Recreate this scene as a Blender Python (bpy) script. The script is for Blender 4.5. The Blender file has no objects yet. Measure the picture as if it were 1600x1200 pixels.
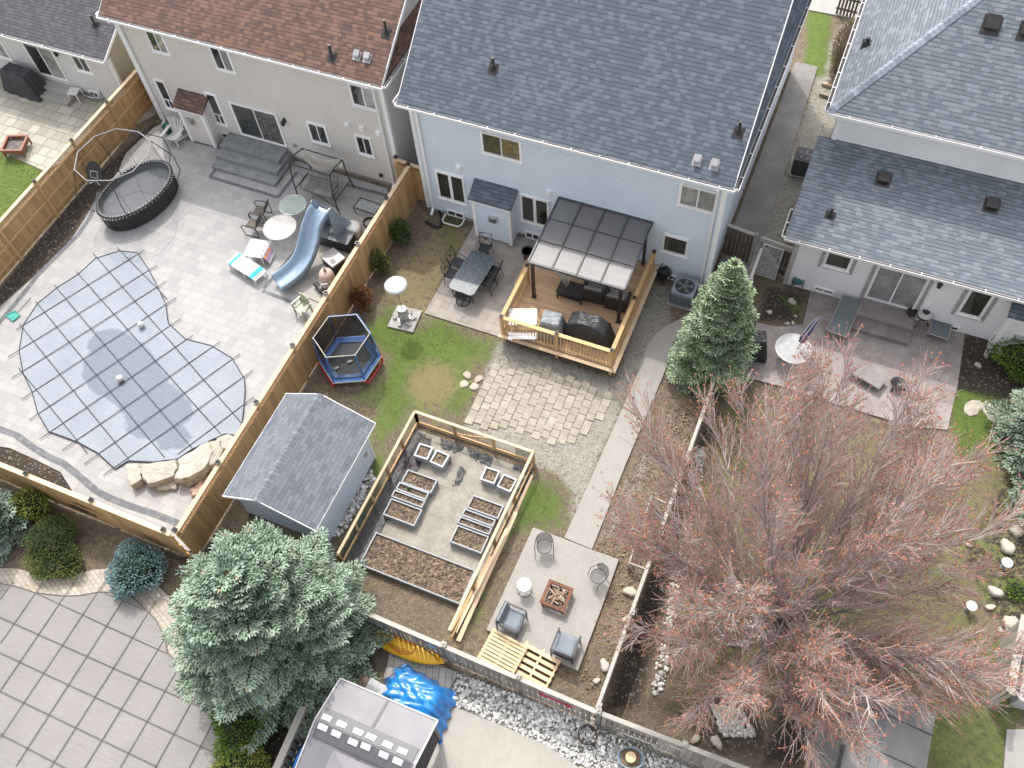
import bpy, math, random
import numpy as np
from mathutils import Vector, Matrix
random.seed(7)
S = bpy.context.scene
COL = S.collection
R_ = math.radians
# ---------------------------------------------------------------- camera (calibrated from vanishing points)
F = 1435.98713; CH = 28.0
ROT = np.array([[0.92220446, 0.38324967, -0.05156188], [0.3015504, -0.79618601, -0.52455237], [-0.24208737, 0.46819603, -0.84981538]])
cam = bpy.data.cameras.new('camera'); camo = bpy.data.objects.new('camera', cam); COL.objects.link(camo)
S.camera = camo
cam.sensor_fit = 'HORIZONTAL'; cam.sensor_width = 36; cam.lens = 36 * F / 1600
cam.clip_start = 0.5; cam.clip_end = 2000
M4 = Matrix([[ROT[0][i], -ROT[1][i], -ROT[2][i], (0, 0, CH)[i]] for i in range(3)] + [[0, 0, 0, 1]])
camo.matrix_world = M4
# ---------------------------------------------------------------- world, sun, exposure
SUN = Vector((-0.92, 1.25, 2.15)).normalized()
W = bpy.data.worlds.new('World'); S.world = W; W.use_nodes = True
wn = W.node_tree; bg = wn.nodes['Background']
sky = wn.nodes.new('ShaderNodeTexSky'); sky.sky_type = 'NISHITA'; sky.sun_disc = False
sky.sun_elevation = math.asin(SUN.z); sky.sun_rotation = math.atan2(SUN.x, SUN.y)
sky.air_density = 1.0; sky.dust_density = 4.0; sky.ozone_density = 1.0
hs = wn.nodes.new('ShaderNodeHueSaturation'); hs.inputs['Saturation'].default_value = .28; hs.inputs['Value'].default_value = 1.6
wn.links.new(sky.outputs[0], hs.inputs['Color']); wn.links.new(hs.outputs[0], bg.inputs[0]); bg.inputs[1].default_value = 0.15
sl = bpy.data.lights.new('sun', 'SUN'); sl.energy = 1.6; sl.angle = R_(0.6); sl.color = (1, 0.955, 0.89)
so = bpy.data.objects.new('sun', sl); COL.objects.link(so); so.rotation_euler = SUN.to_track_quat('Z', 'Y').to_euler()
S.view_settings.view_transform = 'Standard'; S.view_settings.look = 'None'; S.view_settings.exposure = 0.64; S.view_settings.gamma = 1
try: S.cycles.max_bounces = 6; S.cycles.transparent_max_bounces = 12
except Exception: pass

# ---------------------------------------------------------------- survey: photo direction -> point on a real plane
def ray(u, v): return ROT.T @ np.array([(u - 800) / F, (v - 600) / F, 1])
def G(u, v, z=0.0):
    d = ray(u, v); t = (z - CH) / d[2]; return Vector((d[0] * t, d[1] * t, z))
def GY(u, v, y):
    d = ray(u, v); t = y / d[1]; return Vector((d[0] * t, y, CH + d[2] * t))
def g2(u, v, z=0.0): p = G(u, v, z); return (p.x, p.y)
def PG(pts, z=0.0): return [g2(u, v, z) for u, v in pts]

# ---------------------------------------------------------------- mesh builder
class MB:
    def __init__(s): s.v = []; s.f = []; s.uv = []; s.t = []; s.tone = 0.5; s.mi = []; s.m = 0
    def rt(s): s.tone = random.random(); return s
    def face(s, idx, uv=None): s.f.append(idx); s.uv.append(uv); s.t.append(s.tone); s.mi.append(s.m)
    def quad(s, pts, uv=None):
        b = len(s.v); s.v += [tuple(p) for p in pts]; s.face(list(range(b, b + len(pts))), uv); return s
    def box(s, c, d, rz=0, M=None):
        s.rt(); b = len(s.v); cx, cy, cz = c; x, y, z = d[0] / 2, d[1] / 2, d[2] / 2
        ca, sa = math.cos(rz), math.sin(rz)
        for i in ((-x, -y, -z), (x, -y, -z), (x, y, -z), (-x, y, -z), (-x, -y, z), (x, -y, z), (x, y, z), (-x, y, z)):
            p = Vector(i)
            if M is not None: p = M @ p
            s.v.append((cx + p.x * ca - p.y * sa, cy + p.x * sa + p.y * ca, cz + p.z))
        for q in ((0, 3, 2, 1), (4, 5, 6, 7), (0, 1, 5, 4), (1, 2, 6, 5), (2, 3, 7, 6), (3, 0, 4, 7)): s.face([b + k for k in q])
        return s
    def bb(s, x0, x1, y0, y1, z0, z1): return s.box(((x0 + x1) / 2, (y0 + y1) / 2, (z0 + z1) / 2), (abs(x1 - x0), abs(y1 - y0), abs(z1 - z0)))
    def beam(s, p, q, w, h, up=(0, 0, 1)):
        s.rt(); p = Vector(p); q = Vector(q); d = (q - p)
        if d.length < 1e-6: return s
        d.normalize(); u = Vector(up)
        if abs(d.dot(u)) > .98: u = Vector((0, 1, 0))
        sd = d.cross(u).normalized(); u = sd.cross(d)
        b = len(s.v)
        for e in (p, q):
            for a, c in ((-1, -1), (1, -1), (1, 1), (-1, 1)): s.v.append(tuple(e + sd * (a * w / 2) + u * (c * h / 2)))
        for k in ((0, 1, 2, 3), (7, 6, 5, 4), (0, 4, 5, 1), (1, 5, 6, 2), (2, 6, 7, 3), (3, 7, 4, 0)): s.face([b + i for i in k])
        return s
    def tube(s, pts, r, n=6, closed=False, cap=True):
        s.rt(); P = [Vector(p) for p in pts]; L = len(P); b = len(s.v)
        rs = r if isinstance(r, (list, tuple)) else [r] * L
        prev = None
        for i in range(L):
            if closed: d = P[(i + 1) % L] - P[i - 1]
            else: d = P[min(i + 1, L - 1)] - P[max(i - 1, 0)]
            if d.length < 1e-9: d = Vector((0, 0, 1))
            d.normalize()
            if prev is None:
                u = Vector((0, 0, 1)) if abs(d.z) < .9 else Vector((1, 0, 0))
            else: u = prev
            u = (u - d * u.dot(d))
            if u.length < 1e-6: u = d.orthogonal()
            u.normalize(); prev = u; w = d.cross(u)
            for k in range(n):
                a = 2 * math.pi * k / n; s.v.append(tuple(P[i] + (u * math.cos(a) + w * math.sin(a)) * rs[i]))
        for i in range(L if closed else L - 1):
            j = (i + 1) % L
            for k in range(n):
                k2 = (k + 1) % n; s.face([b + i * n + k, b + i * n + k2, b + j * n + k2, b + j * n + k])
        if cap and not closed:
            s.face([b + k for k in range(n)][::-1]); s.face([b + (L - 1) * n + k for k in range(n)])
        return s
    def lathe(s, prof, c=(0, 0, 0), n=20, sx=1, sy=1, caps=True):
        s.rt(); b = len(s.v)
        for r, z in prof:
            for k in range(n):
                a = 2 * math.pi * k / n; s.v.append((c[0] + r * math.cos(a) * sx, c[1] + r * math.sin(a) * sy, c[2] + z))
        for i in range(len(prof) - 1):
            for k in range(n):
                k2 = (k + 1) % n; s.face([b + i * n + k, b + i * n + k2, b + (i + 1) * n + k2, b + (i + 1) * n + k])
        if caps:
            if prof[0][0] > 1e-5: s.face([b + k for k in range(n)][::-1])
            if prof[-1][0] > 1e-5: s.face([b + (len(prof) - 1) * n + k for k in range(n)])
        return s
    def cyl(s, c, r, h, n=16, r2=None): return s.lathe([(r, 0), (r if r2 is None else r2, h)], c, n)
    def prism(s, poly, z0, z1, caps=True):
        s.rt(); n = len(poly); b = len(s.v)
        a = sum(poly[i][0] * poly[(i + 1) % n][1] - poly[(i + 1) % n][0] * poly[i][1] for i in range(n))
        if a < 0: poly = poly[::-1]
        s.v += [(x, y, z0) for x, y in poly] + [(x, y, z1) for x, y in poly]
        s.face([b + n + i for i in range(n)])
        if caps: s.face([b + i for i in range(n)][::-1])
        for i in range(n):
            j = (i + 1) % n; s.face([b + i, b + j, b + n + j, b + n + i])
        return s
    def sheet(s, poly, z):
        n = len(poly); a = sum(poly[i][0] * poly[(i + 1) % n][1] - poly[(i + 1) % n][0] * poly[i][1] for i in range(n))
        if a < 0: poly = poly[::-1]
        return s.quad([(x, y, z) for x, y in poly])
    def ell(s, c, r, n=14, m=8, jit=0):
        s.rt(); b = len(s.v)
        for i in range(m + 1):
            th = math.pi * i / m
            for k in range(n):
                a = 2 * math.pi * k / n; j = 1 + random.uniform(-jit, jit)
                s.v.append((c[0] + r[0] * math.sin(th) * math.cos(a) * j, c[1] + r[1] * math.sin(th) * math.sin(a) * j, c[2] + r[2] * math.cos(th) * j))
        for i in range(m):
            for k in range(n):
                k2 = (k + 1) % n; s.face([b + i * n + k, b + (i + 1) * n + k, b + (i + 1) * n + k2, b + i * n + k2])
        return s
    def rock(s, c, r, seed=0, n=9, m=6, flat=.0, rz=0):
        rn = random.Random(seed); s.tone = rn.random(); b = len(s.v)
        ph = [rn.uniform(0, 6.28) for _ in range(6)]; ca, sa = math.cos(rz), math.sin(rz)
        for i in range(m + 1):
            th = math.pi * i / m
            for k in range(n):
                a = 2 * math.pi * k / n
                j = 1 + .16 * math.sin(2 * a + ph[0]) + .12 * math.sin(3 * a + ph[1] + th) + .1 * math.sin(5 * a + ph[2]) * math.sin(th * 3 + ph[3]) + rn.uniform(-.06, .06)
                if i in (0, m): j = 1
                x = r[0] * math.sin(th) ** .7 * math.cos(a) * j; y = r[1] * math.sin(th) ** .7 * math.sin(a) * j; z = r[2] * max(-.9, min(.8, math.cos(th) * 1.1))
                s.v.append((c[0] + x * ca - y * sa, c[1] + x * sa + y * ca, c[2] + z))
        for i in range(m):
            for k in range(n):
                k2 = (k + 1) % n; s.face([b + i * n + k, b + (i + 1) * n + k, b + (i + 1) * n + k2, b + i * n + k2])
        return s
    def drape(s, w, d, h, seed=0, top=.75, wr=.03, n=22, fn=None, skirt=0.0):
        """a wrinkled cloth cover over a box-like thing, centred on the origin"""
        rn = random.Random(seed); s.tone = rn.random(); b = len(s.v); ph = [rn.uniform(0, 6.3) for _ in range(8)]
        for i in range(n + 1):
            for k in range(n + 1):
                u = -1 + 2 * k / n; v = -1 + 2 * i / n
                e = max(abs(u), abs(v)); t = 0 if e < top else (e - top) / (1 - top)
                hz = h * (1 - t ** 1.0) if fn is None else fn(u, v, t) * (1 - t)
                sc = (top * .96 + (1.04 - top * .96) * t) / max(e, 1e-6) if e > top else .96
                x = u * w / 2 * (sc if e > top else .96); y = v * d / 2 * (sc if e > top else .96)
                q = wr * (math.sin(u * 7 + ph[0] + 3 * v) * .5 + math.sin(v * 11 + ph[1] - 4 * u) * .4 + math.sin((u + v) * 17 + ph[2]) * .3)
                an = math.atan2(v, u); q2 = wr * 1.3 * math.sin(an * 13 + ph[3]) * t
                s.v.append((x * (1 + q2), y * (1 + q2), max(0.01, hz + q * (1 if t < .1 else .4))))
        for i in range(n):
            for k in range(n):
                a = b + i * (n + 1) + k; s.face([a, a + 1, a + n + 2, a + n + 1])
        return s
    def build(s, name, mat, parent=None, off=None, smooth=False):
        me = bpy.data.meshes.new(name)
        vs = s.v if off is None else [(x - off[0], y - off[1], z - off[2]) for x, y, z in s.v]
        me.from_pydata(vs, [], s.f)
        at = me.attributes.new('tone', 'FLOAT', 'FACE'); at.data.foreach_set('value', s.t)
        if any(u is not None for u in s.uv):
            ul = me.uv_layers.new(name='UVMap'); flat = []
            for f, u in zip(s.f, s.uv):
                if u is None: u = [(0, 0)] * len(f)
                for a in u: flat += [a[0], a[1]]
            ul.data.foreach_set('uv', flat)
        for m in (mat if isinstance(mat, (list, tuple)) else [mat]): me.materials.append(m)
        if isinstance(mat, (list, tuple)): me.polygons.foreach_set('material_index', s.mi)
        if smooth: me.polygons.foreach_set('use_smooth', [True] * len(s.f))
        me.update()
        o = bpy.data.objects.new(name, me); COL.objects.link(o)
        if parent is not None: o.parent = parent
        return o

def tag(o, label=None, cat=None, group=None, kind=None):
    if label: o['label'] = label
    if cat: o['category'] = cat
    if group: o['group'] = group
    if kind: o['kind'] = kind
    return o
def thing(name, label, cat, loc=(0, 0, 0), rz=0, group=None):
    o = bpy.data.objects.new(name, None); COL.objects.link(o); o.empty_display_size = .2
    o.location = loc; o.rotation_euler = (0, 0, rz); return tag(o, label, cat, group)
def copy_tree(o, parent=None):
    c = o.copy(); COL.objects.link(c)
    if parent is not None: c.parent = parent
    for ch in list(o.children): copy_tree(ch, c)
    return c
def place_copy(o, loc, rz, label):
    c = copy_tree(o); c.location = loc; c.rotation_euler = (0, 0, rz); c['label'] = label; return c
def structure(o): o['kind'] = 'structure'; return o

# ---------------------------------------------------------------- node helpers
def new_mat(name):
    m = bpy.data.materials.new(name); m.use_nodes = True; nt = m.node_tree
    return m, nt, nt.nodes['Principled BSDF']
def nd(nt, typ, ins=None, out=0, **props):
    n = nt.nodes.new(typ)
    for k, v in props.items(): setattr(n, k, v)
    for k, v in (ins or {}).items():
        sk = n.inputs[k]
        if isinstance(v, bpy.types.NodeSocket): nt.links.new(v, sk)
        else: sk.default_value = v
    return n.outputs[out]
def mth(nt, op, a, b=0.0, c=0.0, clamp=False): return nd(nt, 'ShaderNodeMath', {0: a, 1: b, 2: c}, operation=op, use_clamp=clamp)
def mixc(nt, f, a, b, blend='MIX'):
    def c4(x): return (*x, 1) if isinstance(x, tuple) and len(x) == 3 else x
    return nd(nt, 'ShaderNodeMix', {0: f, 6: c4(a), 7: c4(b)}, out=2, data_type='RGBA', blend_type=blend)
def ramp(nt, f, lo, hi): return nd(nt, 'ShaderNodeMapRange', {0: f, 1: lo, 2: hi, 3: 0.0, 4: 1.0}, clamp=True)
def noise(nt, vec, scale, detail=4, rough=.6, out=0): return nd(nt, 'ShaderNodeTexNoise', {'Vector': vec, 'Scale': scale, 'Detail': detail, 'Roughness': rough}, out=out)
def obco(nt): return nd(nt, 'ShaderNodeTexCoord', out=3)
def pos(nt): return nd(nt, 'ShaderNodeNewGeometry', out=0)
def gray(nt, v): return nd(nt, 'ShaderNodeCombineColor', {0: v, 1: v, 2: v})
def attr(nt, name, out=2): return nd(nt, 'ShaderNodeAttribute', out=out, attribute_name=name)
def bump(nt, h, strength, dist, bsdf):
    b = nd(nt, 'ShaderNodeBump', {'Strength': strength, 'Distance': dist, 'Height': h}); nt.links.new(b, bsdf.inputs['Normal'])
def lk(nt, a, b): nt.links.new(a, b)
MC = {}
def M(name, col, col2=None, rough=.6, metal=0, scale=6, tone=.12, bmp=0, bscale=40, stretch=None, fine=.12, spec=None, alpha=None, trans=0, coat=0):
    if name in MC: return MC[name]
    m, nt, b = new_mat(name); MC[name] = m
    co = obco(nt)
    if stretch: co = nd(nt, 'ShaderNodeMapping', {0: co, 3: stretch})
    col2 = col2 or tuple(c * .8 for c in col)
    n1 = noise(nt, co, scale, 5, .6)
    c = mixc(nt, ramp(nt, n1, .35, .65), col, col2)
    n2 = noise(nt, co, scale * 9, 3, .7)
    k = mth(nt, 'MULTIPLY_ADD', mth(nt, 'SUBTRACT', n2, .5), fine * 2.5, 1.0)
    if tone:
        t = mth(nt, 'MULTIPLY_ADD', mth(nt, 'SUBTRACT', attr(nt, 'tone'), .5), tone * 2, 1.0); k = mth(nt, 'MULTIPLY', k, t)
    c = mixc(nt, 1.0, c, gray(nt, k), 'MULTIPLY')
    lk(nt, c, b.inputs['Base Color']); b.inputs['Roughness'].default_value = rough; b.inputs['Metallic'].default_value = metal
    if spec is not None: b.inputs['Specular IOR Level'].default_value = spec
    if alpha is not None: b.inputs['Alpha'].default_value = alpha
    if trans: b.inputs['Transmission Weight'].default_value = trans
    if coat: b.inputs['Coat Weight'].default_value = coat; b.inputs['Coat Roughness'].default_value = .08
    if bmp: bump(nt, noise(nt, co, bscale, 4, .6), bmp, .02, b)
    return m

def shingle_mat(name, cols, row=.145, tab=.2, rough=.92, tabs3=False, line=.6):
    """laminate roof shingles; UV in metres (u along eave, v up the slope)"""
    m, nt, b = new_mat(name)
    uv = nd(nt, 'ShaderNodeUVMap', uv_map='UVMap'); sp = nt.nodes.new('ShaderNodeSeparateXYZ'); lk(nt, uv, sp.inputs[0])
    wob = mth(nt, 'MULTIPLY', mth(nt, 'SUBTRACT', noise(nt, uv, .8, 2), .5), .05)
    v = mth(nt, 'DIVIDE', mth(nt, 'ADD', sp.outputs[1], wob), row); rid = mth(nt, 'FLOOR', v); fv = mth(nt, 'FRACT', v)
    rr = nd(nt, 'ShaderNodeTexWhiteNoise', {1: rid}, noise_dimensions='1D')
    if tabs3: off = mth(nt, 'MULTIPLY', mth(nt, 'MODULO', mth(nt, 'ABSOLUTE', rid), 2.0), .5)
    else: off = mth(nt, 'MULTIPLY', rr, 7.3)
    u = mth(nt, 'ADD', mth(nt, 'DIVIDE', sp.outputs[0], tab), off); uid = mth(nt, 'FLOOR', u); fu = mth(nt, 'FRACT', u)
    vec = nt.nodes.new('ShaderNodeCombineXYZ'); lk(nt, uid, vec.inputs[0]); lk(nt, rid, vec.inputs[1])
    w1 = nd(nt, 'ShaderNodeTexWhiteNoise', {0: vec.outputs[0]}, noise_dimensions='3D')
    big = noise(nt, uv, .35, 3)
    k = mth(nt, 'ADD', w1, mth(nt, 'MULTIPLY', mth(nt, 'SUBTRACT', big, .5), .7))
    c = mixc(nt, ramp(nt, k, .3, .7) if not tabs3 else k, cols[0], cols[1])
    c = mixc(nt, mth(nt, 'MULTIPLY', mth(nt, 'GREATER_THAN', k, .82), .8), c, cols[2])
    fine = noise(nt, uv, 55, 3, .8)
    c = mixc(nt, 1.0, c, gray(nt, mth(nt, 'MULTIPLY_ADD', fine, .5, .75)), 'MULTIPLY')
    # shadow line painted along each course's butt edge: wider under thick tabs, thinner between
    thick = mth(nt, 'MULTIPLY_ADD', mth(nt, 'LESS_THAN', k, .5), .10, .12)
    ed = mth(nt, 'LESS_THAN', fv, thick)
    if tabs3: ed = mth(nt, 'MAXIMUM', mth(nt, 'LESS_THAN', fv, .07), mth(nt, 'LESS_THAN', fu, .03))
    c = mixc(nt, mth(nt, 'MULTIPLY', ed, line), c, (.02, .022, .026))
    lk(nt, c, b.inputs['Base Color']); b.inputs['Roughness'].default_value = rough
    h = mth(nt, 'ADD', mth(nt, 'SUBTRACT', 1.0, fv), mth(nt, 'MULTIPLY', mth(nt, 'LESS_THAN', k, .5), .5))
    bump(nt, h, .5, .02, b)
    return m
def siding_mat(name, col, per=.115, axis='Z', dark=.55, lw=.2):
    m, nt, b = new_mat(name); p = pos(nt); sp = nt.nodes.new('ShaderNodeSeparateXYZ'); lk(nt, p, sp.inputs[0])
    z = sp.outputs[{'X': 0, 'Y': 1, 'Z': 2}[axis]]
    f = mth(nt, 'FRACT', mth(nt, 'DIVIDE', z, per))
    n = noise(nt, p, .5, 3); n2 = noise(nt, nd(nt, 'ShaderNodeMapping', {0: p, 3: (1.5, 1.5, .3)}), 1, 3)
    c = mixc(nt, ramp(nt, n, .3, .7), col, tuple(a * .93 for a in col))
    c = mixc(nt, mth(nt, 'MULTIPLY', ramp(nt, n2, .5, .8), .10), c, (.3, .28, .25))
    c = mixc(nt, mth(nt, 'MULTIPLY', mth(nt, 'LESS_THAN', f, lw), dark), c, tuple(a * .45 for a in col))  # shade under each lap, painted in as a thin darker line
    lk(nt, c, b.inputs['Base Color']); b.inputs['Roughness'].default_value = .45
    bump(nt, mth(nt, 'SUBTRACT', 1.0, f), .6, .012, b)
    return m
def glass_mat(name, col, rough=.05, spec=.9, stripe=None):
    m, nt, b = new_mat(name); co = obco(nt)
    n = noise(nt, co, 1.3, 3)
    c = mixc(nt, ramp(nt, n, .35, .65), col, tuple(a * .45 for a in col))
    if stripe:
        sp = nt.nodes.new('ShaderNodeSeparateXYZ'); lk(nt, co, sp.inputs[0])
        f = mth(nt, 'FRACT', mth(nt, 'DIVIDE', sp.outputs[0 if stripe > 0 else 2], abs(stripe)))
        c = mixc(nt, mth(nt, 'MULTIPLY', mth(nt, 'LESS_THAN', f, .3), .5), c, (.05, .06, .06))
    lk(nt, c, b.inputs['Base Color']); b.inputs['Roughness'].default_value = rough; b.inputs['Specular IOR Level'].default_value = spec
    b.inputs['Coat Weight'].default_value = .6; b.inputs['Coat Roughness'].default_value = .02
    return m
def paver_mat(name, c1, c2, joint, w, h, rot=0, mortar=.012, squash=1, sq_f=2, off=.5, off_f=2, scale=1, var=.25, rough=.8, bmp=.35, jmix=.75):
    m, nt, b = new_mat(name); p = obco(nt)
    mp = nd(nt, 'ShaderNodeMapping', {0: p, 2: (0, 0, rot)})
    wv = nd(nt, 'ShaderNodeVectorMath', {0: mp, 1: nd(nt, 'ShaderNodeVectorMath', {0: noise(nt, p, 1.5, 2, out=1), 'Scale': .015}, operation='SCALE')}, operation='ADD')
    bt = nt.nodes.new('ShaderNodeTexBrick'); lk(nt, wv, bt.inputs['Vector'])
    bt.offset = off; bt.offset_frequency = off_f; bt.squash = squash; bt.squash_frequency = sq_f
    for k, v in (('Color1', (0, 0, 0, 1)), ('Color2', (1, 1, 1, 1)), ('Mortar', (.5, .5, .5, 1)), ('Scale', scale), ('Mortar Size', mortar), ('Mortar Smooth', .25), ('Bias', 0), ('Brick Width', w), ('Row Height', h)): bt.inputs[k].default_value = v
    cid = nd(nt, 'ShaderNodeSeparateColor', {0: bt.outputs[0]})
    c = mixc(nt, cid, c1, c2)
    n = noise(nt, p, .7, 5, .65); c = mixc(nt, 1.0, c, gray(nt, mth(nt, 'MULTIPLY_ADD', n, var * 2, 1 - var)), 'MULTIPLY')
    n = noise(nt, p, 45, 3, .8); c = mixc(nt, 1.0, c, gray(nt, mth(nt, 'MULTIPLY_ADD', n, .3, .85)), 'MULTIPLY')
    jn = ramp(nt, noise(nt, p, 3, 3), .2, .5)
    c = mixc(nt, mth(nt, 'MULTIPLY', mth(nt, 'MULTIPLY', bt.outputs[1], jmix), jn), c, joint)
    lk(nt, c, b.inputs['Base Color']); b.inputs['Roughness'].default_value = rough
    bump(nt, mth(nt, 'SUBTRACT', mth(nt, 'MULTIPLY', noise(nt, p, 30, 3), .3), bt.outputs[1]), bmp, .012, b)
    return m
def wood_mat(name, col, col2, per_board=.5, rough=.75, grain=(1, 14, 14)):
    m, nt, b = new_mat(name); p = obco(nt)
    t = attr(nt, 'tone')
    off = nt.nodes.new('ShaderNodeCombineXYZ'); lk(nt, mth(nt, 'MULTIPLY', t, 37.0), off.inputs[0]); lk(nt, mth(nt, 'MULTIPLY', t, 91.0), off.inputs[2])
    v = nd(nt, 'ShaderNodeVectorMath', {0: p, 1: off.outputs[0]}, operation='ADD')
    n = noise(nt, nd(nt, 'ShaderNodeMapping', {0: v, 3: grain}), 2.2, 5, .7); n2 = noise(nt, v, 1.5, 3)
    c = mixc(nt, ramp(nt, n, .35, .7), col, col2)
    c = mixc(nt, 1.0, c, gray(nt, mth(nt, 'MULTIPLY_ADD', t, per_board, 1 - per_board * .5)), 'MULTIPLY')
    c = mixc(nt, 1.0, c, gray(nt, mth(nt, 'MULTIPLY_ADD', n2, .3, .85)), 'MULTIPLY')
    lk(nt, c, b.inputs['Base Color']); b.inputs['Roughness'].default_value = rough
    bump(nt, n, .2, .006, b)
    return m

SH_BLUE = shingle_mat('shingles_blue_grey', [(.09, .108, .134), (.128, .148, .178), (.07, .084, .108)], line=.55)
SH_WHITE = shingle_mat('shingles_light_grey', [(.15, .17, .195), (.2, .222, .25), (.115, .135, .16)], tab=.22, row=.14, line=.6)
SH_BROWN = shingle_mat('shingles_brown', [(.13, .075, .058), (.19, .108, .08), (.075, .048, .044)])
SH_PURP = shingle_mat('shingles_purple_grey', [(.075, .07, .08), (.098, .092, .10), (.055, .052, .06)])
SH_SHED = shingle_mat('shingles_shed', [(.125, .138, .16), (.165, .18, .205), (.1, .11, .13)], row=.14, tab=.305, tabs3=True, line=.6)
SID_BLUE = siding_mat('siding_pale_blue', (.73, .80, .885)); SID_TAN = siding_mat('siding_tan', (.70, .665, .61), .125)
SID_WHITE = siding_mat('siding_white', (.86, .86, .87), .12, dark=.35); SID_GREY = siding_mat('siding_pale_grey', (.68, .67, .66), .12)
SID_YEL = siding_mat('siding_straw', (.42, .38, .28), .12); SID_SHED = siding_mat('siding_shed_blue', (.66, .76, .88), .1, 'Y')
WHITE = M('painted_trim_white', (.85, .845, .84), (.8, .79, .78), rough=.4, fine=.05)
GREYTRIM = M('painted_trim_grey', (.38, .37, .38), rough=.5, fine=.05)
GLASS = glass_mat('window_glass', (.045, .05, .05)); GLASSG = glass_mat('window_glass_green', (.05, .06, .045))
BLIND = glass_mat('glass_with_blind', (.42, .42, .40), stripe=-.05); VBLIND = glass_mat('glass_with_vertical_blind', (.36, .38, .38), stripe=.09)
CONC = M('concrete_plain', (.38, .36, .33), (.32, .305, .28), rough=.85, scale=1.2, fine=.12, bmp=.15, bscale=60)
BLACK = M('black_metal', (.02, .02, .022), (.035, .033, .032), rough=.4, fine=.1)
DKBR = M('dark_bronze_metal', (.04, .033, .03), rough=.45)
STEEL = M('brushed_steel', (.55, .55, .54), rough=.3, metal=.9)
PLASTW = M('white_plastic', (.75, .74, .72), rough=.45, fine=.04)
W_FENCE = wood_mat('cedar_fence', (.52, .335, .155), (.38, .235, .10), .35, grain=(14, 14, 1))
W_DECK = wood_mat('cedar_deck', (.54, .365, .215), (.42, .265, .15), .35, grain=(1, 14, 14))
W_RAIL = wood_mat('cedar_rail', (.58, .38, .19), (.45, .28, .13), .3)
W_NEW = wood_mat('fresh_lumber', (.68, .52, .35), (.56, .41, .26), .3)
W_PALLET = wood_mat('pallet_pine', (.72, .55, .34), (.6, .43, .24), .3)
W_GREY = wood_mat('weathered_grey_wood', (.34, .32, .29), (.22, .205, .185), .6, grain=(10, 10, 1))
W_CAPG = wood_mat('weathered_pale_wood', (.42, .39, .35), (.31, .285, .255), .3)
W_OLD = wood_mat('old_brown_wood', (.15, .115, .085), (.1, .078, .058), .5, grain=(10, 10, 1))
# ================================================================ SETTING: ground
def pip(px, py, poly):
    ins = np.zeros(px.shape, bool); dist = np.full(px.shape, 1e9); n = len(poly)
    for i in range(n):
        x0, y0 = poly[i]; x1, y1 = poly[(i + 1) % n]
        if y1 != y0: ins ^= ((y0 > py) != (y1 > py)) & (px < (x1 - x0) * (py - y0) / (y1 - y0) + x0)
        dx, dy = x1 - x0, y1 - y0; t = np.clip(((px - x0) * dx + (py - y0) * dy) / (dx * dx + dy * dy + 1e-12), 0, 1)
        dist = np.minimum(dist, np.hypot(px - x0 - t * dx, py - y0 - t * dy))
    return np.where(ins, dist, -dist)
ST = .16; gx = np.arange(-46, 20, ST); gy = np.arange(-4, 48, ST); GXX, GYY = np.meshgrid(gx, gy)
fx, fy = GXX.ravel(), GYY.ravel()
wts = {k: np.zeros(fx.shape) for k in ('grass', 'straw', 'gravel', 'mulch')}
def paint(kind, pts, w, feather=.35):
    d = pip(fx, fy, PG(pts)); a = np.clip(.5 + d / feather / 2, 0, 1) * w; wts[kind] = np.maximum(wts[kind], a)
paint('grass', [(556, 520), (590, 500), (605, 478), (640, 512), (665, 505), (700, 500), (778, 532), (772, 560), (742, 590), (738, 640), (722, 663), (690, 650), (648, 640), (600, 700), (588, 745), (560, 730), (575, 690), (585, 640), (560, 620), (590, 590), (600, 560)], .84, .6)
paint('grass', [(693, 345), (722, 362), (708, 400), (690, 390)], .75)
paint('grass', [(600, 462), (640, 470), (640, 500), (600, 500)], .5)
paint('grass', [(700, 380), (712, 400), (690, 440), (665, 470), (640, 480), (660, 440)], .5)
paint('straw', [(600, 440), (650, 395), (700, 350), (740, 355), (700, 440), (665, 495), (640, 505), (610, 475)], .7)
paint('straw', [(640, 580), (675, 562), (712, 575), (715, 610), (690, 640), (655, 632), (632, 610)], 1.1, .3)
paint('straw', [(725, 500), (778, 528), (770, 550), (720, 520)], .5, .3)
paint('straw', [(560, 600), (600, 560), (600, 700), (570, 700)], .35); paint('straw', [(1470, 1080), (1540, 1060), (1560, 1300), (1460, 1300)], .6, .8); paint('straw', [(725, 560), (760, 550), (750, 585), (725, 590)], .6, .3)
paint('grass', [(818, 752), (870, 745), (892, 775), (880, 830), (800, 835), (770, 900), (745, 985), (735, 980), (770, 880), (800, 810)], .78, .5)
paint('straw', [(770, 850), (790, 850), (740, 990), (700, 1010), (720, 960)], .6)
paint('gravel', [(690, 1090), (716, 1045), (900, 1115), (1180, 1200), (1180, 1300), (900, 1300)], .9)
paint('gravel', [(775, 530), (850, 555), (960, 590), (1005, 440), (1055, 450), (1045, 520), (985, 600), (905, 800), (888, 838), (893, 770), (860, 735), (832, 730), (720, 665), (745, 620), (760, 570)], .92)
paint('mulch', [(775, 528), (950, 590), (1000, 470), (1060, 480), (1030, 520), (975, 620), (900, 610), (790, 562)], .42, .5)
paint('grass', [(800, 565), (880, 590), (870, 610), (800, 585)], .25)
paint('gravel', [(1040, 640), (1062, 640), (1010, 760), (960, 850), (925, 850), (1000, 700)], .55)
paint('straw', [(1030, 610), (1107, 620), (1015, 880), (935, 1110), (905, 1050), (967, 870), (925, 860)], .2)
paint('grass', [(570, 880), (720, 1000), (700, 1010), (575, 960)], .2)
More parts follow.
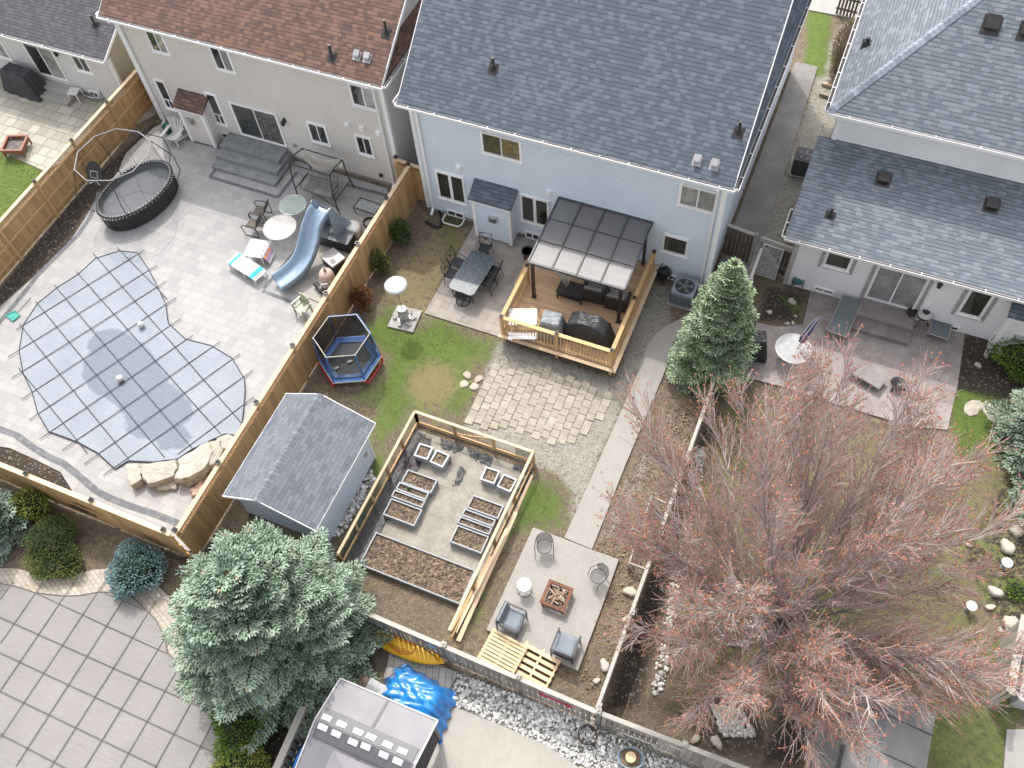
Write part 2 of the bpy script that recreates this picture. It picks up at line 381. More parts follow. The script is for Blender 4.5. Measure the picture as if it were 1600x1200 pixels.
Y = [(1120, 600), (1400, 690), (1500, 700), (1700, 700), (1700, 1000), (1600, 1300), (1260, 1300), (1330, 1030), (1060, 1100), (1070, 800), (1120, 640)]
paint('grass', Y, .4); paint('straw', Y, .4); paint('mulch', [(1060, 700), (1350, 720), (1480, 860), (1350, 1040), (1060, 1090)], .5, .8); paint('straw', [(1150, 640), (1460, 700), (1560, 900), (1400, 960), (1200, 900)], .5, .8)
paint('grass', [(1480, 980), (1590, 985), (1590, 1300), (1450, 1300), (1440, 1110), (1400, 1060)], .8)
paint('grass', [(1490, 610), (1700, 640), (1700, 705), (1480, 720)], 1)
paint('mulch', [(1107, 640), (1125, 650), (1070, 800), (1030, 1000), (1000, 1110), (945, 1110), (1015, 890)], .85)
paint('mulch', [(1570, 740), (1700, 740), (1700, 1020), (1560, 970), (1500, 880)], .9)
paint('mulch', [(1195, 445), (1264, 455), (1252, 505), (1180, 505)], .8); paint('grass', [(1215, 455), (1255, 460), (1250, 500), (1225, 490)], .5)
paint('mulch', [(1506, 520), (1700, 560), (1700, 640), (1490, 620)], .9)
paint('mulch', [(1180, 1200), (1250, 1200), (1330, 1030), (1230, 1060)], .75); paint('mulch', [(1000, 1090), (1180, 1070), (1230, 1200), (1100, 1180)], .55)
paint('gravel', [(1085, 700), (1105, 700), (1075, 860), (1050, 1000), (1035, 1090), (1018, 1085), (1040, 960), (1060, 850)], .6, .2)
paint('gravel', [(1170, 350), (1230, 240), (1290, 70), (1345, 0), (1350, 180), (1240, 330), (1225, 400), (1190, 400)], .8); paint('mulch', [(1170, 350), (1225, 200), (1262, 130), (1290, 200), (1225, 400)], .25)
paint('grass', [(1262, 15), (1302, 15), (1300, 60), (1290, 115), (1258, 122)], 1); paint('grass', [(1255, -10), (1330, -10), (1400, -80), (1250, -80)], .5)
paint('mulch', [(-200, 560), (0, 725), (290, 880), (300, 940), (330, 1060), (420, 1300), (520, 1300), (575, 1060), (580, 960), (380, 860), (300, 840), (280, 830), (0, 690)], 1)
paint('grass', [(0, 238), (72, 268), (0, 350), (-200, 380), (-200, 180)], 1.0)
paint('mulch', [(-60, 560), (0, 448), (120, 300), (240, 190), (262, 200), (190, 262), (150, 312), (100, 392), (0, 478)], .95)
paint('mulch', [(10, 695), (125, 770), (60, 750), (0, 720)], .5)
paint('mulch', [(380, 790), (540, 870), (570, 900), (560, 960), (400, 870)], .6)
paint('mulch', [(640, 330), (700, 345), (640, 400), (560, 490), (500, 590), (490, 640), (460, 600), (560, 440)], .35)
z = -.012 + .012 * np.sin(fx * 1.3) * np.cos(fy * 1.1) - .012
me = bpy.data.meshes.new('ground'); nx, ny = len(gx), len(gy)
idx = np.arange(nx * ny).reshape(ny, nx); q = np.stack([idx[:-1, :-1], idx[:-1, 1:], idx[1:, 1:], idx[1:, :-1]], -1).reshape(-1, 4)
me.from_pydata(np.stack([fx, fy, z], 1).tolist(), [], q.tolist())
for k, a in wts.items():
    at = me.attributes.new(k, 'FLOAT', 'POINT'); at.data.foreach_set('value', a.astype(np.float32))
m, nt, b = new_mat('yard_earth'); p = pos(nt)
big = noise(nt, p, .9, 6, .62); mid = noise(nt, p, 4.5, 5, .7); fin = noise(nt, p, 28, 4, .75); blade = noise(nt, nd(nt, 'ShaderNodeMapping', {0: p, 3: (1, 1.6, 1)}), 60, 2, .8)
soil = mixc(nt, ramp(nt, mid, .3, .7), (.155, .12, .09), (.29, .235, .175))
vor = nd(nt, 'ShaderNodeTexVoronoi', {'Vector': p, 'Scale': 22}, out=1); vs = nd(nt, 'ShaderNodeSeparateColor', {0: vor})
soil = mixc(nt, mth(nt, 'MULTIPLY', mth(nt, 'GREATER_THAN', vs, .86), .8), soil, (.36, .27, .18))
soil = mixc(nt, 1, soil, gray(nt, mth(nt, 'MULTIPLY_ADD', fin, 1.3, .35)), 'MULTIPLY')
straw = mixc(nt, ramp(nt, fin, .3, .7), (.2, .155, .075), (.4, .33, .19))
grass = mixc(nt, ramp(nt, mid, .3, .7), (.10, .175, .03), (.17, .25, .055)); grass = mixc(nt, ramp(nt, fin, .52, .75), grass, (.26, .27, .11))
grass = mixc(nt, 1, grass, gray(nt, mth(nt, 'MULTIPLY_ADD', blade, 1.5, .25)), 'MULTIPLY')
grav = mixc(nt, vs, (.34, .315, .27), (.55, .515, .45)); v3 = nd(nt, 'ShaderNodeTexVoronoi', {'Vector': p, 'Scale': 55}, out=0)
grav = mixc(nt, 1, grav, gray(nt, mth(nt, 'MULTIPLY_ADD', v3, -.7, 1.25)), 'MULTIPLY'); grav = mixc(nt, ramp(nt, mid, .55, .75), grav, (.15, .14, .08))
mul = mixc(nt, ramp(nt, fin, .4, .7), (.05, .042, .036), (.125, .10, .082)); mul = mixc(nt, mth(nt, 'MULTIPLY', mth(nt, 'GREATER_THAN', vs, .95), .7), mul, (.4, .36, .32))
def msk(name, nsrc, amp=.7, w=.12):
    a = mth(nt, 'ADD', attr(nt, name), mth(nt, 'MULTIPLY', mth(nt, 'SUBTRACT', ramp(nt, nsrc, .32, .68), .5), amp)); return ramp(nt, a, .5 - w, .5 + w)
nmix = mth(nt, 'ADD', mth(nt, 'MULTIPLY', big, .6), mth(nt, 'MULTIPLY', mid, .4)); nm2 = mth(nt, 'ADD', mth(nt, 'MULTIPLY', mid, .5), mth(nt, 'MULTIPLY', fin, .5))
c = mixc(nt, msk('mulch', nm2), soil, mul); c = mixc(nt, msk('straw', mid, 1.3, .2), c, straw)
c = mixc(nt, msk('gravel', nm2, .8), c, grav)
gm = mth(nt, 'ADD', mth(nt, 'MULTIPLY', big, .35), mth(nt, 'MULTIPLY', nm2, .65))
c = mixc(nt, mth(nt, 'MULTIPLY', msk('grass', gm, 1.35, .18), mth(nt, 'MULTIPLY_ADD', attr(nt, 'straw'), -.75, .95, clamp=True)), c, grass)
c = mixc(nt, 1, c, gray(nt, mth(nt, 'MULTIPLY_ADD', big, .5, .75)), 'MULTIPLY')
lk(nt, c, b.inputs['Base Color']); b.inputs['Roughness'].default_value = .95; b.inputs['Specular IOR Level'].default_value = .2
bump(nt, mth(nt, 'ADD', mth(nt, 'MULTIPLY', mid, 1.2), mth(nt, 'ADD', fin, blade)), .9, .05, b)
EARTH = m; me.materials.append(m); go = bpy.data.objects.new('ground', me); COL.objects.link(go); structure(go)
far = MB(); far.sheet([(-900, -700), (900, -700), (900, 1100), (-900, 1100)], -.09)
structure(far.build('surrounding_land', M('far_earth', (.12, .13, .06), (.2, .17, .1), scale=.3)))
# ---- grass blades in the lawns (nobody could count them)
rn = np.random.RandomState(3); gb = MB()
def sample(name, x, y):
    i = np.clip(((y - gy[0]) / ST).astype(int), 0, ny - 1); j = np.clip(((x - gx[0]) / ST).astype(int), 0, nx - 1); return wts[name].reshape(ny, nx)[i, j]
nb = 110000; bx = np.concatenate([rn.uniform(-16, 10, nb), rn.uniform(-38, -30, 14000)]); by = np.concatenate([rn.uniform(5, 23, nb), rn.uniform(14, 22, 14000)])
gw = sample('grass', bx, by); keep = (rn.rand(len(bx)) < np.clip((gw - .25) * .9 - sample('straw', bx, by) * .5, 0, .6)) & (pip(bx, by, [g2(650, 672), g2(832, 742), g2(715, 1000), g2(530, 870)]) < .05)
bx, by = bx[keep], by[keep]
verts = []; nB = len(bx); an = rn.rand(nB) * 6.28; h = rn.uniform(.03, .075, nB); ln = rn.uniform(.01, .05, nB); w = rn.uniform(.008, .016, nB)
dx, dy = np.cos(an), np.sin(an); P0 = np.stack([bx - dy * w, by + dx * w, np.full(nB, -.02)], 1); P1 = np.stack([bx + dy * w, by - dx * w, np.full(nB, -.02)], 1); P2 = np.stack([bx + dx * ln, by + dy * ln, h - .02], 1)
V3 = np.stack([P0, P1, P2], 1).reshape(-1, 3); gb.v = V3.tolist(); gb.f = [[3 * i, 3 * i + 1, 3 * i + 2] for i in range(nB)]; gb.uv = [None] * nB; gb.t = rn.rand(nB).tolist(); gb.mi = [0] * nB
gm_, nt, b = new_mat('grass_blades'); lk(nt, mixc(nt, attr(nt, 'tone'), (.095, .18, .028), (.29, .33, .12)), b.inputs['Base Color']); b.inputs['Roughness'].default_value = .7
tag(gb.build('grass', gm_), 'short patchy green grass of the lawns', 'grass', kind='stuff')
# ---- paved surfaces
def sheet(name, poly, z, mat): b_ = MB(); b_.sheet(poly, z); return structure(b_.build(name, mat))
def slab(name, poly, z0, z1, mat): b_ = MB(); b_.prism(poly, z0, z1); return structure(b_.build(name, mat))
PAV_G = paver_mat('pavers_pale_grey', (.295, .288, .285), (.36, .35, .34), (.2, .2, .2), .52, .34, mortar=.009, squash=.62, sq_f=3, off=.37, off_f=2, var=.14, jmix=.6)
slab('pool_patio', PG([(262, 190), (605, 295), (610, 312), (470, 560), (296, 862), (120, 778), (95, 738), (55, 718), (15, 700), (-60, 690), (-260, 640), (-260, 620), (-40, 510), (0, 480), (100, 392), (128, 350), (148, 318), (185, 268), (197, 240), (240, 200)]), -.1, .02, PAV_G)
BAND = paver_mat('pavers_dark_border', (.11, .115, .125), (.17, .175, .185), (.06, .06, .06), .2, .2, mortar=.01, var=.2)
def band(name, px, w, z, mat, ret=False):
    P = [Vector(g2(*p)) for p in px]; b_ = MB()
    L = []
    for i, p in enumerate(P):
        d = (P[min(i + 1, len(P) - 1)] - P[max(i - 1, 0)]).normalized(); n = Vector((-d.y, d.x)) * w / 2; L.append((p + n, p - n))
    for i in range(len(P) - 1):
        a, c = L[i], L[i + 1]; b_.quad([(*a[1], z), (*c[1], z), (*c[0], z), (*a[0], z)])
    return structure(b_.build(name, mat))
band('paver_border', [(155, 300), (150, 320), (140, 342), (122, 368), (100, 390), (60, 430), (38, 458), (20, 480), (-5, 510)], .2, .0245, BAND)
band('paver_border', [(-30, 668), (0, 671), (25, 680), (50, 698), (75, 714), (100, 725), (125, 745), (150, 767), (172, 779), (200, 790), (240, 803), (283, 820)], .24, .0245, BAND)
for pp in ([(292, 217), (362, 236)], [(362, 236), (328, 277)], [(328, 277), (435, 309)], [(435, 309), (465, 269)], [(542, 289), (604, 306)], [(470, 383), (412, 452)], [(410, 455), (462, 475)]):
    band('paver_border', pp, .16, .0245 + .001 * random.random(), BAND)
PAV_T = paver_mat('pavers_tan_square', (.28, .245, .215), (.36, .32, .285), (.18, .16, .14), .32, .32, mortar=.008, off=0, var=.12)
BRICK_T = paver_mat('coping_bricks', (.36, .31, .25), (.46, .40, .33), (.07, .06, .05), .2, .14, mortar=.012, off=.5, var=.2, rot=.4, jmix=.5)
slab('dining_patio', [(-12.28, 17.15), (-8.5, 17.15), (-8.5, 21.9), (-12.28, 21.9)], -.1, .03, PAV_T)
# aggregate concrete
m, nt, b = new_mat('exposed_aggregate'); p = pos(nt); n1 = noise(nt, p, 42, 4, .85); n2 = noise(nt, p, .8, 5); n3 = noise(nt, p, 4, 4)
c = mixc(nt, ramp(nt, n1, .35, .65), (.215, .2, .18), (.39, .365, .335)); c = mixc(nt, 1, c, gray(nt, mth(nt, 'MULTIPLY_ADD', n2, .3, .85)), 'MULTIPLY'); c = mixc(nt, 1, c, gray(nt, mth(nt, 'MULTIPLY_ADD', n3, .2, .9)), 'MULTIPLY')
lk(nt, c, b.inputs['Base Color']); b.inputs['Roughness'].default_value = .85; bump(nt, n1, .3, .01, b); AGG = m
slab('garden_walkway', PG([(882, 841), (935, 722), (990, 600), (1001, 568), (1012, 541), (1022, 525), (1035, 514), (1055, 503), (1085, 490), (1120, 460), (1135, 400), (1185, 400), (1165, 480), (1120, 530), (1075, 535), (1055, 548), (1045, 565), (1031, 600), (978, 725), (925, 859)]), -.1, .05, AGG)
slab('fire_pit_patio', PG([(833, 824), (882, 842), (925, 859), (967, 874), (938, 955), (903, 1048), (760, 984)], .1), -.15, .1, AGG)
slab('side_walkway', [(-2.6, 23.0), (-1.28, 23.0), (-1.6, 35.5), (-2.6, 35.5)], -.1, .04, M('old_concrete', (.27, .255, .24), (.2, .19, .18), rough=.9, scale=.8, fine=.2, bmp=.3, bscale=30))
slab('front_driveway', [(-4.5, 39.2), (2.5, 39.4), (3, 46), (-6, 46)], -.1, .03, CONC)
# stamped concrete patio of the white house
m, nt, b = new_mat('stamped_concrete'); p = pos(nt); n1 = noise(nt, p, 1.6, 6, .7); n2 = noise(nt, p, 9, 5, .7)
c = mixc(nt, ramp(nt, n1, .3, .7), (.15, .125, .12), (.33, .295, .275)); c = mixc(nt, mth(nt, 'MULTIPLY', n2, .5), c, (.2, .16, .15)); c = mixc(nt, 1, c, gray(nt, mth(nt, 'MULTIPLY_ADD', n2, .8, .75)), 'MULTIPLY')
lk(nt, c, b.inputs['Base Color']); b.inputs['Roughness'].default_value = .55; bump(nt, n2, .4, .02, b); STAMP = m
slab('stamped_patio', PG([(1266, 455), (1507, 521), (1496, 600), (1480, 672), (1425, 668), (1305, 632), (1240, 610), (1165, 590), (1182, 505), (1215, 512), (1254, 508)]), -.1, .05, STAMP)
PAV_F = paver_mat('flagstone_cream', (.3, .28, .235), (.42, .39, .33), (.1, .09, .07), .75, .5, mortar=.018, squash=.6, sq_f=2, off=.4, var=.2)
slab('flagstone_patio', PG([(-220, 60), (187, 135), (250, 175), (70, 268), (0, 236), (-220, 170)]), -.1, .02, PAV_F)
# old sunken pavers in the gravel
b_ = MB(); pl = PG([(752, 603), (775, 572), (800, 562), (850, 575), (948, 618), (940, 650), (882, 692), (800, 672), (722, 662)])
for i in range(-2, 30):
    for j in range(-2, 30):
        x = -10 + i * .30; y = 12 + j * .30 + (.15 if i % 2 else 0)
        d = float(pip(np.array([x]), np.array([y]), pl)[0])
        if d > -.08 and random.random() < min(1, .7 + d * 1.2): b_.box((x + random.uniform(-.01, .01), y + random.uniform(-.01, .01), -.04 + random.uniform(-.005, .004)), (.283, .283, .1), random.uniform(-.05, .05))
structure(b_.build('old_pavers', M('old_paver_stone', (.36, .32, .262), (.29, .255, .205), rough=.9, tone=.1, scale=3, fine=.25, bmp=.3)))
sheet('gravel_bed', PG([(645, 668), (834, 738), (733, 950), (560, 872)]), .004, None or M('pea_gravel', (.34, .31, .265), (.24, .22, .185), rough=.95, scale=2, fine=.5, bmp=.8, bscale=70))
CONC2 = M('pale_concrete', (.34, .32, .285), (.3, .28, .25), rough=.85, scale=.7, fine=.1)
slab('concrete_pad', PG([(690, 1098), (780, 1132), (860, 1167), (905, 1200), (960, 1290), (600, 1290), (640, 1140)]), -.1, .04, CONC2)
slab('stone_paver_strip', PG([(612, 1005), (716, 1052), (696, 1090), (600, 1060)]), -.1, .03, paver_mat('pavers_grey_long', (.3, .28, .25), (.38, .36, .33), (.1, .09, .08), .6, .2, rot=1.2, mortar=.012))
slab('side_slab', PG([(1572, 1140), (1700, 1140), (1700, 1300), (1560, 1300)]), -.1, .05, CONC)
# flat stepping stones are single stones: things
STONE = M('limestone', (.5, .46, .38), (.36, .32, .26), rough=.9, scale=3, fine=.25, bmp=.5, bscale=20)
PINKST = M('pinkish_flagstone', (.45, .37, .3), (.36, .29, .24), rough=.9, scale=3, fine=.2)
for k, (u, v, s, w_) in enumerate([(730, 586, .24, 'at the top left of the four by the old pavers'), (748, 592, .24, 'at the top right of the four by the old pavers'), (725, 600, .25, 'at the lower left of the four by the old pavers'), (741, 604, .24, 'at the lower right of the four by the old pavers'), (1521, 637, .5, 'nearest the stamped patio'), (1551, 643, .55, 'in the middle of the green strip'), (1577, 648, .5, 'half under the spruce branches at the right edge')]):
    p_ = G(u, v); o = MB().rock((0, 0, .0), (s * .75, s * .6, .04), k + 3, rz=k).build('stepping_stone', PINKST if k < 4 else STONE); o.location = p_
    tag(o, 'flat stepping stone, ' + w_, 'stepping stone', 'stepping stones in the grass')
# loose pebbles along the back fence, white stones in the neighbour's bed
def pebbles(name, polys, n, r0, r1, mat, label, seed):
    rr = random.Random(seed); b_ = MB()
    for pts in polys:
        pl = PG(pts); xs = [a[0] for a in pl]; ys = [a[1] for a in pl]; c_ = 0; tries = 0
        while c_ < n and tries < n * 8:
            tries += 1; x = rr.uniform(min(xs), max(xs)); y = rr.uniform(min(ys), max(ys))
            if pip(np.array([x]), np.array([y]), pl)[0] < 0: continue
            c_ += 1; r = rr.uniform(r0, r1) * (1 if rr.random() < .8 else 1.5); b_.rock((x, y, rr.uniform(-.01, .04)), (r, r * rr.uniform(.6, .95), r * .6), rr.random(), 6, 4, rz=rr.uniform(0, 3)); b_.t[-24:] = [rr.random()] * 24
    return tag(b_.build(name, mat, smooth=True), label, 'stones', kind='stuff')
RIVER = M('river_stone', (.62, .61, .585), (.46, .45, .43), rough=.8, tone=.45, fine=.1)
pebbles('river_pebbles', [[(716, 1052), (900, 1122), (1040, 1185), (1120, 1215), (960, 1290), (905, 1200), (860, 1167), (780, 1132), (700, 1098)]], 2900, .03, .062, RIVER, 'grey and white river pebbles below the weathered back fence', 1)
pebbles('white_landscape_stones', [[(1085, 700), (1105, 700), (1075, 860), (1050, 1000), (1035, 1090), (1018, 1085), (1040, 960), (1060, 850)]], 500, .03, .07, M('white_stone', (.6, .57, .52), (.45, .42, .38), tone=.3), 'white landscape stones edging the bed under the red budded tree', 2)
pebbles('round_bed_stones', [[(1090, 930), (1110, 905), (1150, 900), (1190, 930), (1200, 975), (1180, 1010), (1130, 1010), (1095, 980)], [(1110, 1100), (1160, 1110), (1180, 1150), (1130, 1150)]], 500, .03, .07, M('white_stone', (.6, .57, .52)), 'white stones in a round patch under the red budded tree', 4)
pebbles('shed_pebbles', [[(528, 800), (580, 735), (586, 750), (540, 830), (520, 840)]], 260, .04, .07, RIVER, 'river pebbles between the blue grey shed and the garden frame', 5)
pebbles('wood_chips', [[(1030, 640), (1107, 630), (1015, 882), (935, 1110), (905, 1060), (967, 880), (930, 862)]], 1500, .012, .03, M('leaf_litter', (.3, .2, .12), (.2, .13, .08), tone=.6), 'brown leaf litter and wood chips beside the walkway', 6)
# ================================================================ HOUSES
def roof_plane(mb, pts, th=.0):
    """pts: 3D polygon, first edge along the eave; uv in metres"""
    P = [Vector(p) for p in pts]; u = (P[1] - P[0]).normalized(); n = u.cross(P[-1] - P[0]).normalized()
    if n.z < 0: n = -n
    v = n.cross(u); uv = []
    for p in P: d = p - P[0]; uv.append((d.dot(u) + 100, d.dot(v) * (1 if v.z >= 0 else -1) + 100))
    mb.rt().quad(P, uv)
def gutter(parent, p, q, n_straps=8, w=.12):
    """K-style eaves trough: three sides and an open top, with hangers"""
    b = MB(); p = Vector(p); q = Vector(q); d = (q - p).normalized(); o = d.cross(Vector((0, 0, 1)))
    mid = o * 0
    b.beam(p + o * w, q + o * w, .02, .10); b.beam(p - Vector((0, 0, .05)) + o * w / 2, q - Vector((0, 0, .05)) + o * w / 2, w, .015)
    for e in (p, q): b.beam(e, e + o * w, .015, .10)
    for i in range(n_straps): t = (i + .5) / n_straps; c = p.lerp(q, t); b.beam(c + Vector((0, 0, .045)), c + o * w + Vector((0, 0, .045)), .03, .012)
    g_ = b.build('gutter', WHITE, parent, off=tuple(parent.location)); b = MB(); b.beam(p - Vector((0, 0, .03)) + o * w / 2, q - Vector((0, 0, .03)) + o * w / 2, w - .024, .016); b.build('gutter_bed', M('gutter_bed_dark', (.07, .065, .065), (.12, .1, .09), rough=.95, fine=.4), g_, off=tuple(parent.location)); return g_  # dark strip laid along the gutter floor
def window(parent, y, tl, br, pane=None, fr=.09, mull='v', trim=None, nx=-1, sill=True, name='window', pane2=None):
    """framed window on a wall facing -y; tl/br are survey points of the glass corners"""
    a = GY(*tl, y); c = GY(*br, y); x0, x1 = sorted((a.x, c.x)); z1, z0 = a.z, c.z
    return window_m(parent, y, x0, x1, z0, z1, pane, fr, mull, trim, sill, name, pane2)
def window_m(parent, y, x0, x1, z0, z1, pane=None, fr=.09, mull='v', trim=None, sill=True, name='window', pane2=None):
    off = tuple(parent.location); b = MB(); pane = pane or GLASS
    b.bb(x0 - fr, x0, y - .05, y + .02, z0 - fr, z1 + fr); b.bb(x1, x1 + fr, y - .05, y + .02, z0 - fr, z1 + fr)
    b.bb(x0, x1, y - .05, y + .02, z1, z1 + fr); b.bb(x0, x1, y - .05, y + .02, z0 - fr, z0)
    xm = (x0 + x1) / 2
    if mull: b.bb(xm - .025, xm + .025, y - .04, y + .02, z0, z1 if mull != 'g' else z0 + (z1 - z0) * .3 - .031)
    if mull == 'd': b.bb(xm - .06, xm + .06, y - .043, y + .02, z0, z1)
    if mull == 'g': b.bb(x0, x1, y - .036, y + .02, z0 + (z1 - z0) * .3 - .03, z0 + (z1 - z0) * .3 + .03)
    o = b.build(name, WHITE, parent, off)
    if mull:
        MB().bb(x0, xm, y - .022, y + .02, z0, z1).build('pane', pane, o, off); MB().bb(xm, x1, y - .028, y + .02, z0, z1).build('pane', pane2 or pane, o, off)
    else: MB().bb(x0, x1, y - .022, y + .02, z0, z1).build('pane', pane, o, off)
    if sill: MB().bb(x0 - fr - .03, x1 + fr + .03, y - .09, y + .02, z0 - fr - .035, z0 - fr - .002).build('sill', WHITE, o, off)
    if trim:
        t = MB(); g = fr + .13
        for q in ((x0 - g, x0 - fr - .003, z0 - g, z1 + g), (x1 + fr + .003, x1 + g, z0 - g, z1 + g), (x0 - fr, x1 + fr, z1 + fr + .003, z1 + g), (x0 - fr, x1 + fr, z0 - g, z0 - fr - .04)): t.bb(q[0], q[1], y - .03, y + .02, q[2], q[3])
        t.build('surround', trim, o, off)
    return o
def roof_pipe(parent, p, h=.45, r=.05, nrm=(0, -.6, .8)):
    b = MB(); b.tube([p, (p[0], p[1], p[2] + h)], r, 8); b.lathe([(r * 2.2, -.02), (r * 1.3, .14)], p, 10); b.box((p[0], p[1] - .02, p[2] + .01), (.34, .36, .02), M=Matrix.Rotation(math.atan2(-nrm[1], nrm[2]), 3, 'X'))
    return b.build('vent_pipe', BLACK, parent, tuple(parent.location), smooth=False)
def roof_box(parent, p, s=.26, mat=None, slope=.7):
    b = MB(); R3 = Matrix.Rotation(math.atan(slope), 3, 'X'); b.box((p[0], p[1], p[2] + .09), (s, s, .14), M=R3); b.box((p[0], p[1], p[2] + .17), (s * 1.15, s * 1.1, .03), M=R3); b.box((p[0], p[1], p[2] + .01), (s * 1.5, s * 1.6, .02), M=R3)
    return b.build('roof_vent', mat or GREYTRIM, parent, tuple(parent.location))
def wall_box(parent, y, px, s=.16, mat=None, name='wall_vent'):
    p = GY(*px, y); b = MB(); b.bb(p.x - s / 2, p.x + s / 2, y - .09, y, p.z - s / 2, p.z + s / 2); b.bb(p.x - s * .35, p.x + s * .35, y - .12, y - .091, p.z - s * .1, p.z + s * .3)
    return b.build(name, mat or WHITE, parent, tuple(parent.location))
def lantern(parent, y, px):
    p = GY(*px, y); b = MB(); b.bb(p.x - .05, p.x + .05, y - .04, y, p.z - .1, p.z + .12); b.tube([(p.x, y - .03, p.z + .08), (p.x, y - .14, p.z + .16), (p.x, y - .16, p.z + .1)], .015, 6); b.lathe([(.03, .14), (.09, .08), (.075, -.1), (.03, -.14)], (p.x, y - .17, p.z - .02), 6)
    return b.build('wall_lantern', BLACK, parent, tuple(parent.location))
def downpipe(parent, x, y, z1, w=.09):
    b = MB(); b.bb(x - w / 2, x + w / 2, y - .11, y - .03, .25, z1 - .35); b.beam((x, y - .07, z1 - .35), (x, y - .45, z1 - .05), w, .08); b.beam((x, y - .07, .27), (x, y - .3, .1), w, .08)
    return b.build('downspout', WHITE, parent, tuple(parent.location))
def gable_house(name, label, x0, x1, y, depth, z_e, slope, wall, shingle, over=.33, side=.3, gx=.35, corner=WHITE):
    t = thing(name, label, 'house', ((x0 + x1) / 2, y + depth / 2, 0)); off = tuple(t.location); yr = y + depth
    hw = z_e + over * slope * .3
    # walls: rear, sides with gables set inside the side eaves
    b = MB(); b.quad([(x0, y, .18), (x1, y, .18), (x1, y, z_e + .02), (x0, y, z_e + .02)]); b.quad([(x1, y, .18), (x1, yr, .18), (x1, yr, z_e), (x1, y, z_e)]); b.quad([(x0, yr, .18), (x0, y, .18), (x0, y, z_e), (x0, yr, z_e)]); b.quad([(x1, yr, .18), (x0, yr, .18), (x0, yr, z_e), (x1, yr, z_e)])
    ym = (y + yr) / 2; ye = y - over; zr = z_e + slope * (ym - ye)
    for xg in (x0 + gx, x1 - gx): b.quad([(xg, y, z_e + slope * over - .03), (xg, yr, z_e + slope * over - .03), (xg, ym, zr - .03)])
    b.build('wall', wall, t, off)
    f = MB(); f.bb(x0 + .02, x1 - .02, y + .02, yr - .02, -.2, .18); f.build('foundation', M('foundation_parging', (.3, .29, .27), rough=.9), t, off)
    X0, X1 = x0 - side + .05, x1 + side - .05; ye2 = yr + over
    r = MB(); roof_plane(r, [(X0, ye - .03, z_e), (X1, ye - .03, z_e), (X1, ym, zr), (X0, ym, zr)]); roof_plane(r, [(X1, ye2, z_e), (X0, ye2, z_e), (X0, ym, zr), (X1, ym, zr)])
    ro = r.build('roof', shingle, t, off)
    pr = MB(); roof_plane(pr, [(x1 + side, ye, z_e - .03), (x1 + side, ye2, z_e - .03), (x1 - gx, ye2, z_e + .3), (x1 - gx, ye + .36 / slope, z_e + .3)]); pr.build('side_roof', shingle, t, off); pr = MB(); roof_plane(pr, [(x0 - side, ye2, z_e - .03), (x0 - side, ye, z_e - .03), (x0 + gx, ye + .36 / slope, z_e + .3), (x0 + gx, ye2, z_e + .3)])
    pr.build('side_roof', shingle, t, off)
    fa = MB(); fa.bb(x0 - side, x1 + side, ye + .0, ye + .02, z_e - .16, z_e - .03)
    for xs in (x0 - side, x1 + side - .02): fa.bb(xs, xs + .02, ye + .021, ye2, z_e - .16, z_e - .035)
    fa.bb(x0 - side + .02, x1 + side - .02, ye + .02, y, z_e - .16, z_e - .145)
    for s_, xs in ((-1, x0 - side + .02), (1, x1)): fa.bb(xs, xs + side - .02, y, ye2, z_e - .16, z_e - .145)
    for X in (X0, X1):
        fa.beam((X, ye, z_e - .06), (X, ym, zr - .06), .03, .13)
    fa.build('fascia', WHITE, t, off)
    gutter(t, (x0 - side, ye, z_e - .06), (x1 + side, ye, z_e - .06), 12)
    gutter(t, (x1 + side, ye, z_e - .06), (x1 + side, ye2, z_e - .06), 12); gutter(t, (x0 - side, ye2, z_e - .06), (x0 - side, ye, z_e - .06), 12)
    for xx, s_ in ((x0, 1), (x1, -1)): MB().bb(xx - .03 * s_, xx + .13 * s_, y - .03, y + .12, .18, z_e - .15).build('corner_trim', corner, t, off)
    return t
# ---- the pale blue house (subject)
YB = 21.95
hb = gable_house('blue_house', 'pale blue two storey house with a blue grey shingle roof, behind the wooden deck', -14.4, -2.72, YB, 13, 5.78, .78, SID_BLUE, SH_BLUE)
def on_roof(u, v, ye, ze, slope):
    d = ray(u, v); t = (ze - CH - slope * ye) / (d[2] - slope * d[1]); return (d[0] * t, d[1] * t, CH + d[2] * t)
for u, v in ((771, 107), (1154, 207)): roof_pipe(hb, on_roof(u, v, YB - .33, 5.78, .78))
for u, v in ((1089, 252), (1116, 259)): roof_box(hb, on_roof(u, v, YB - .33, 5.78, .78), .2, GREYTRIM, .78)
window(hb, YB, (754, 207), (813, 250), pane=GLASSG, pane2=M('glass_yellow_room', (.22, .17, .06), (.08, .08, .06), rough=.06, coat=.6), name='window')
window(hb, YB, (683, 268), (727, 316), mull='d', pane=GLASSG); window(hb, YB, (816, 305), (856, 352), mull='d', pane=GLASSG)
window(hb, YB, (1040, 367), (1070, 398), mull=None, pane=GLASSG); window(hb, YB, (1067, 289), (1114, 330), pane=BLIND, fr=.1)
for a, c in (((701, 328), (724, 340)), ((823, 362), (842, 374)), ((1047, 430), (1059, 438))): window(hb, YB, a, c, fr=.06, sill=False)
for px in ((717, 261), (858, 300)): wall_box(hb, YB, px, .2)
downpipe(hb, -14.1, YB, 5.7); downpipe(hb, -2.98, YB, 5.7)
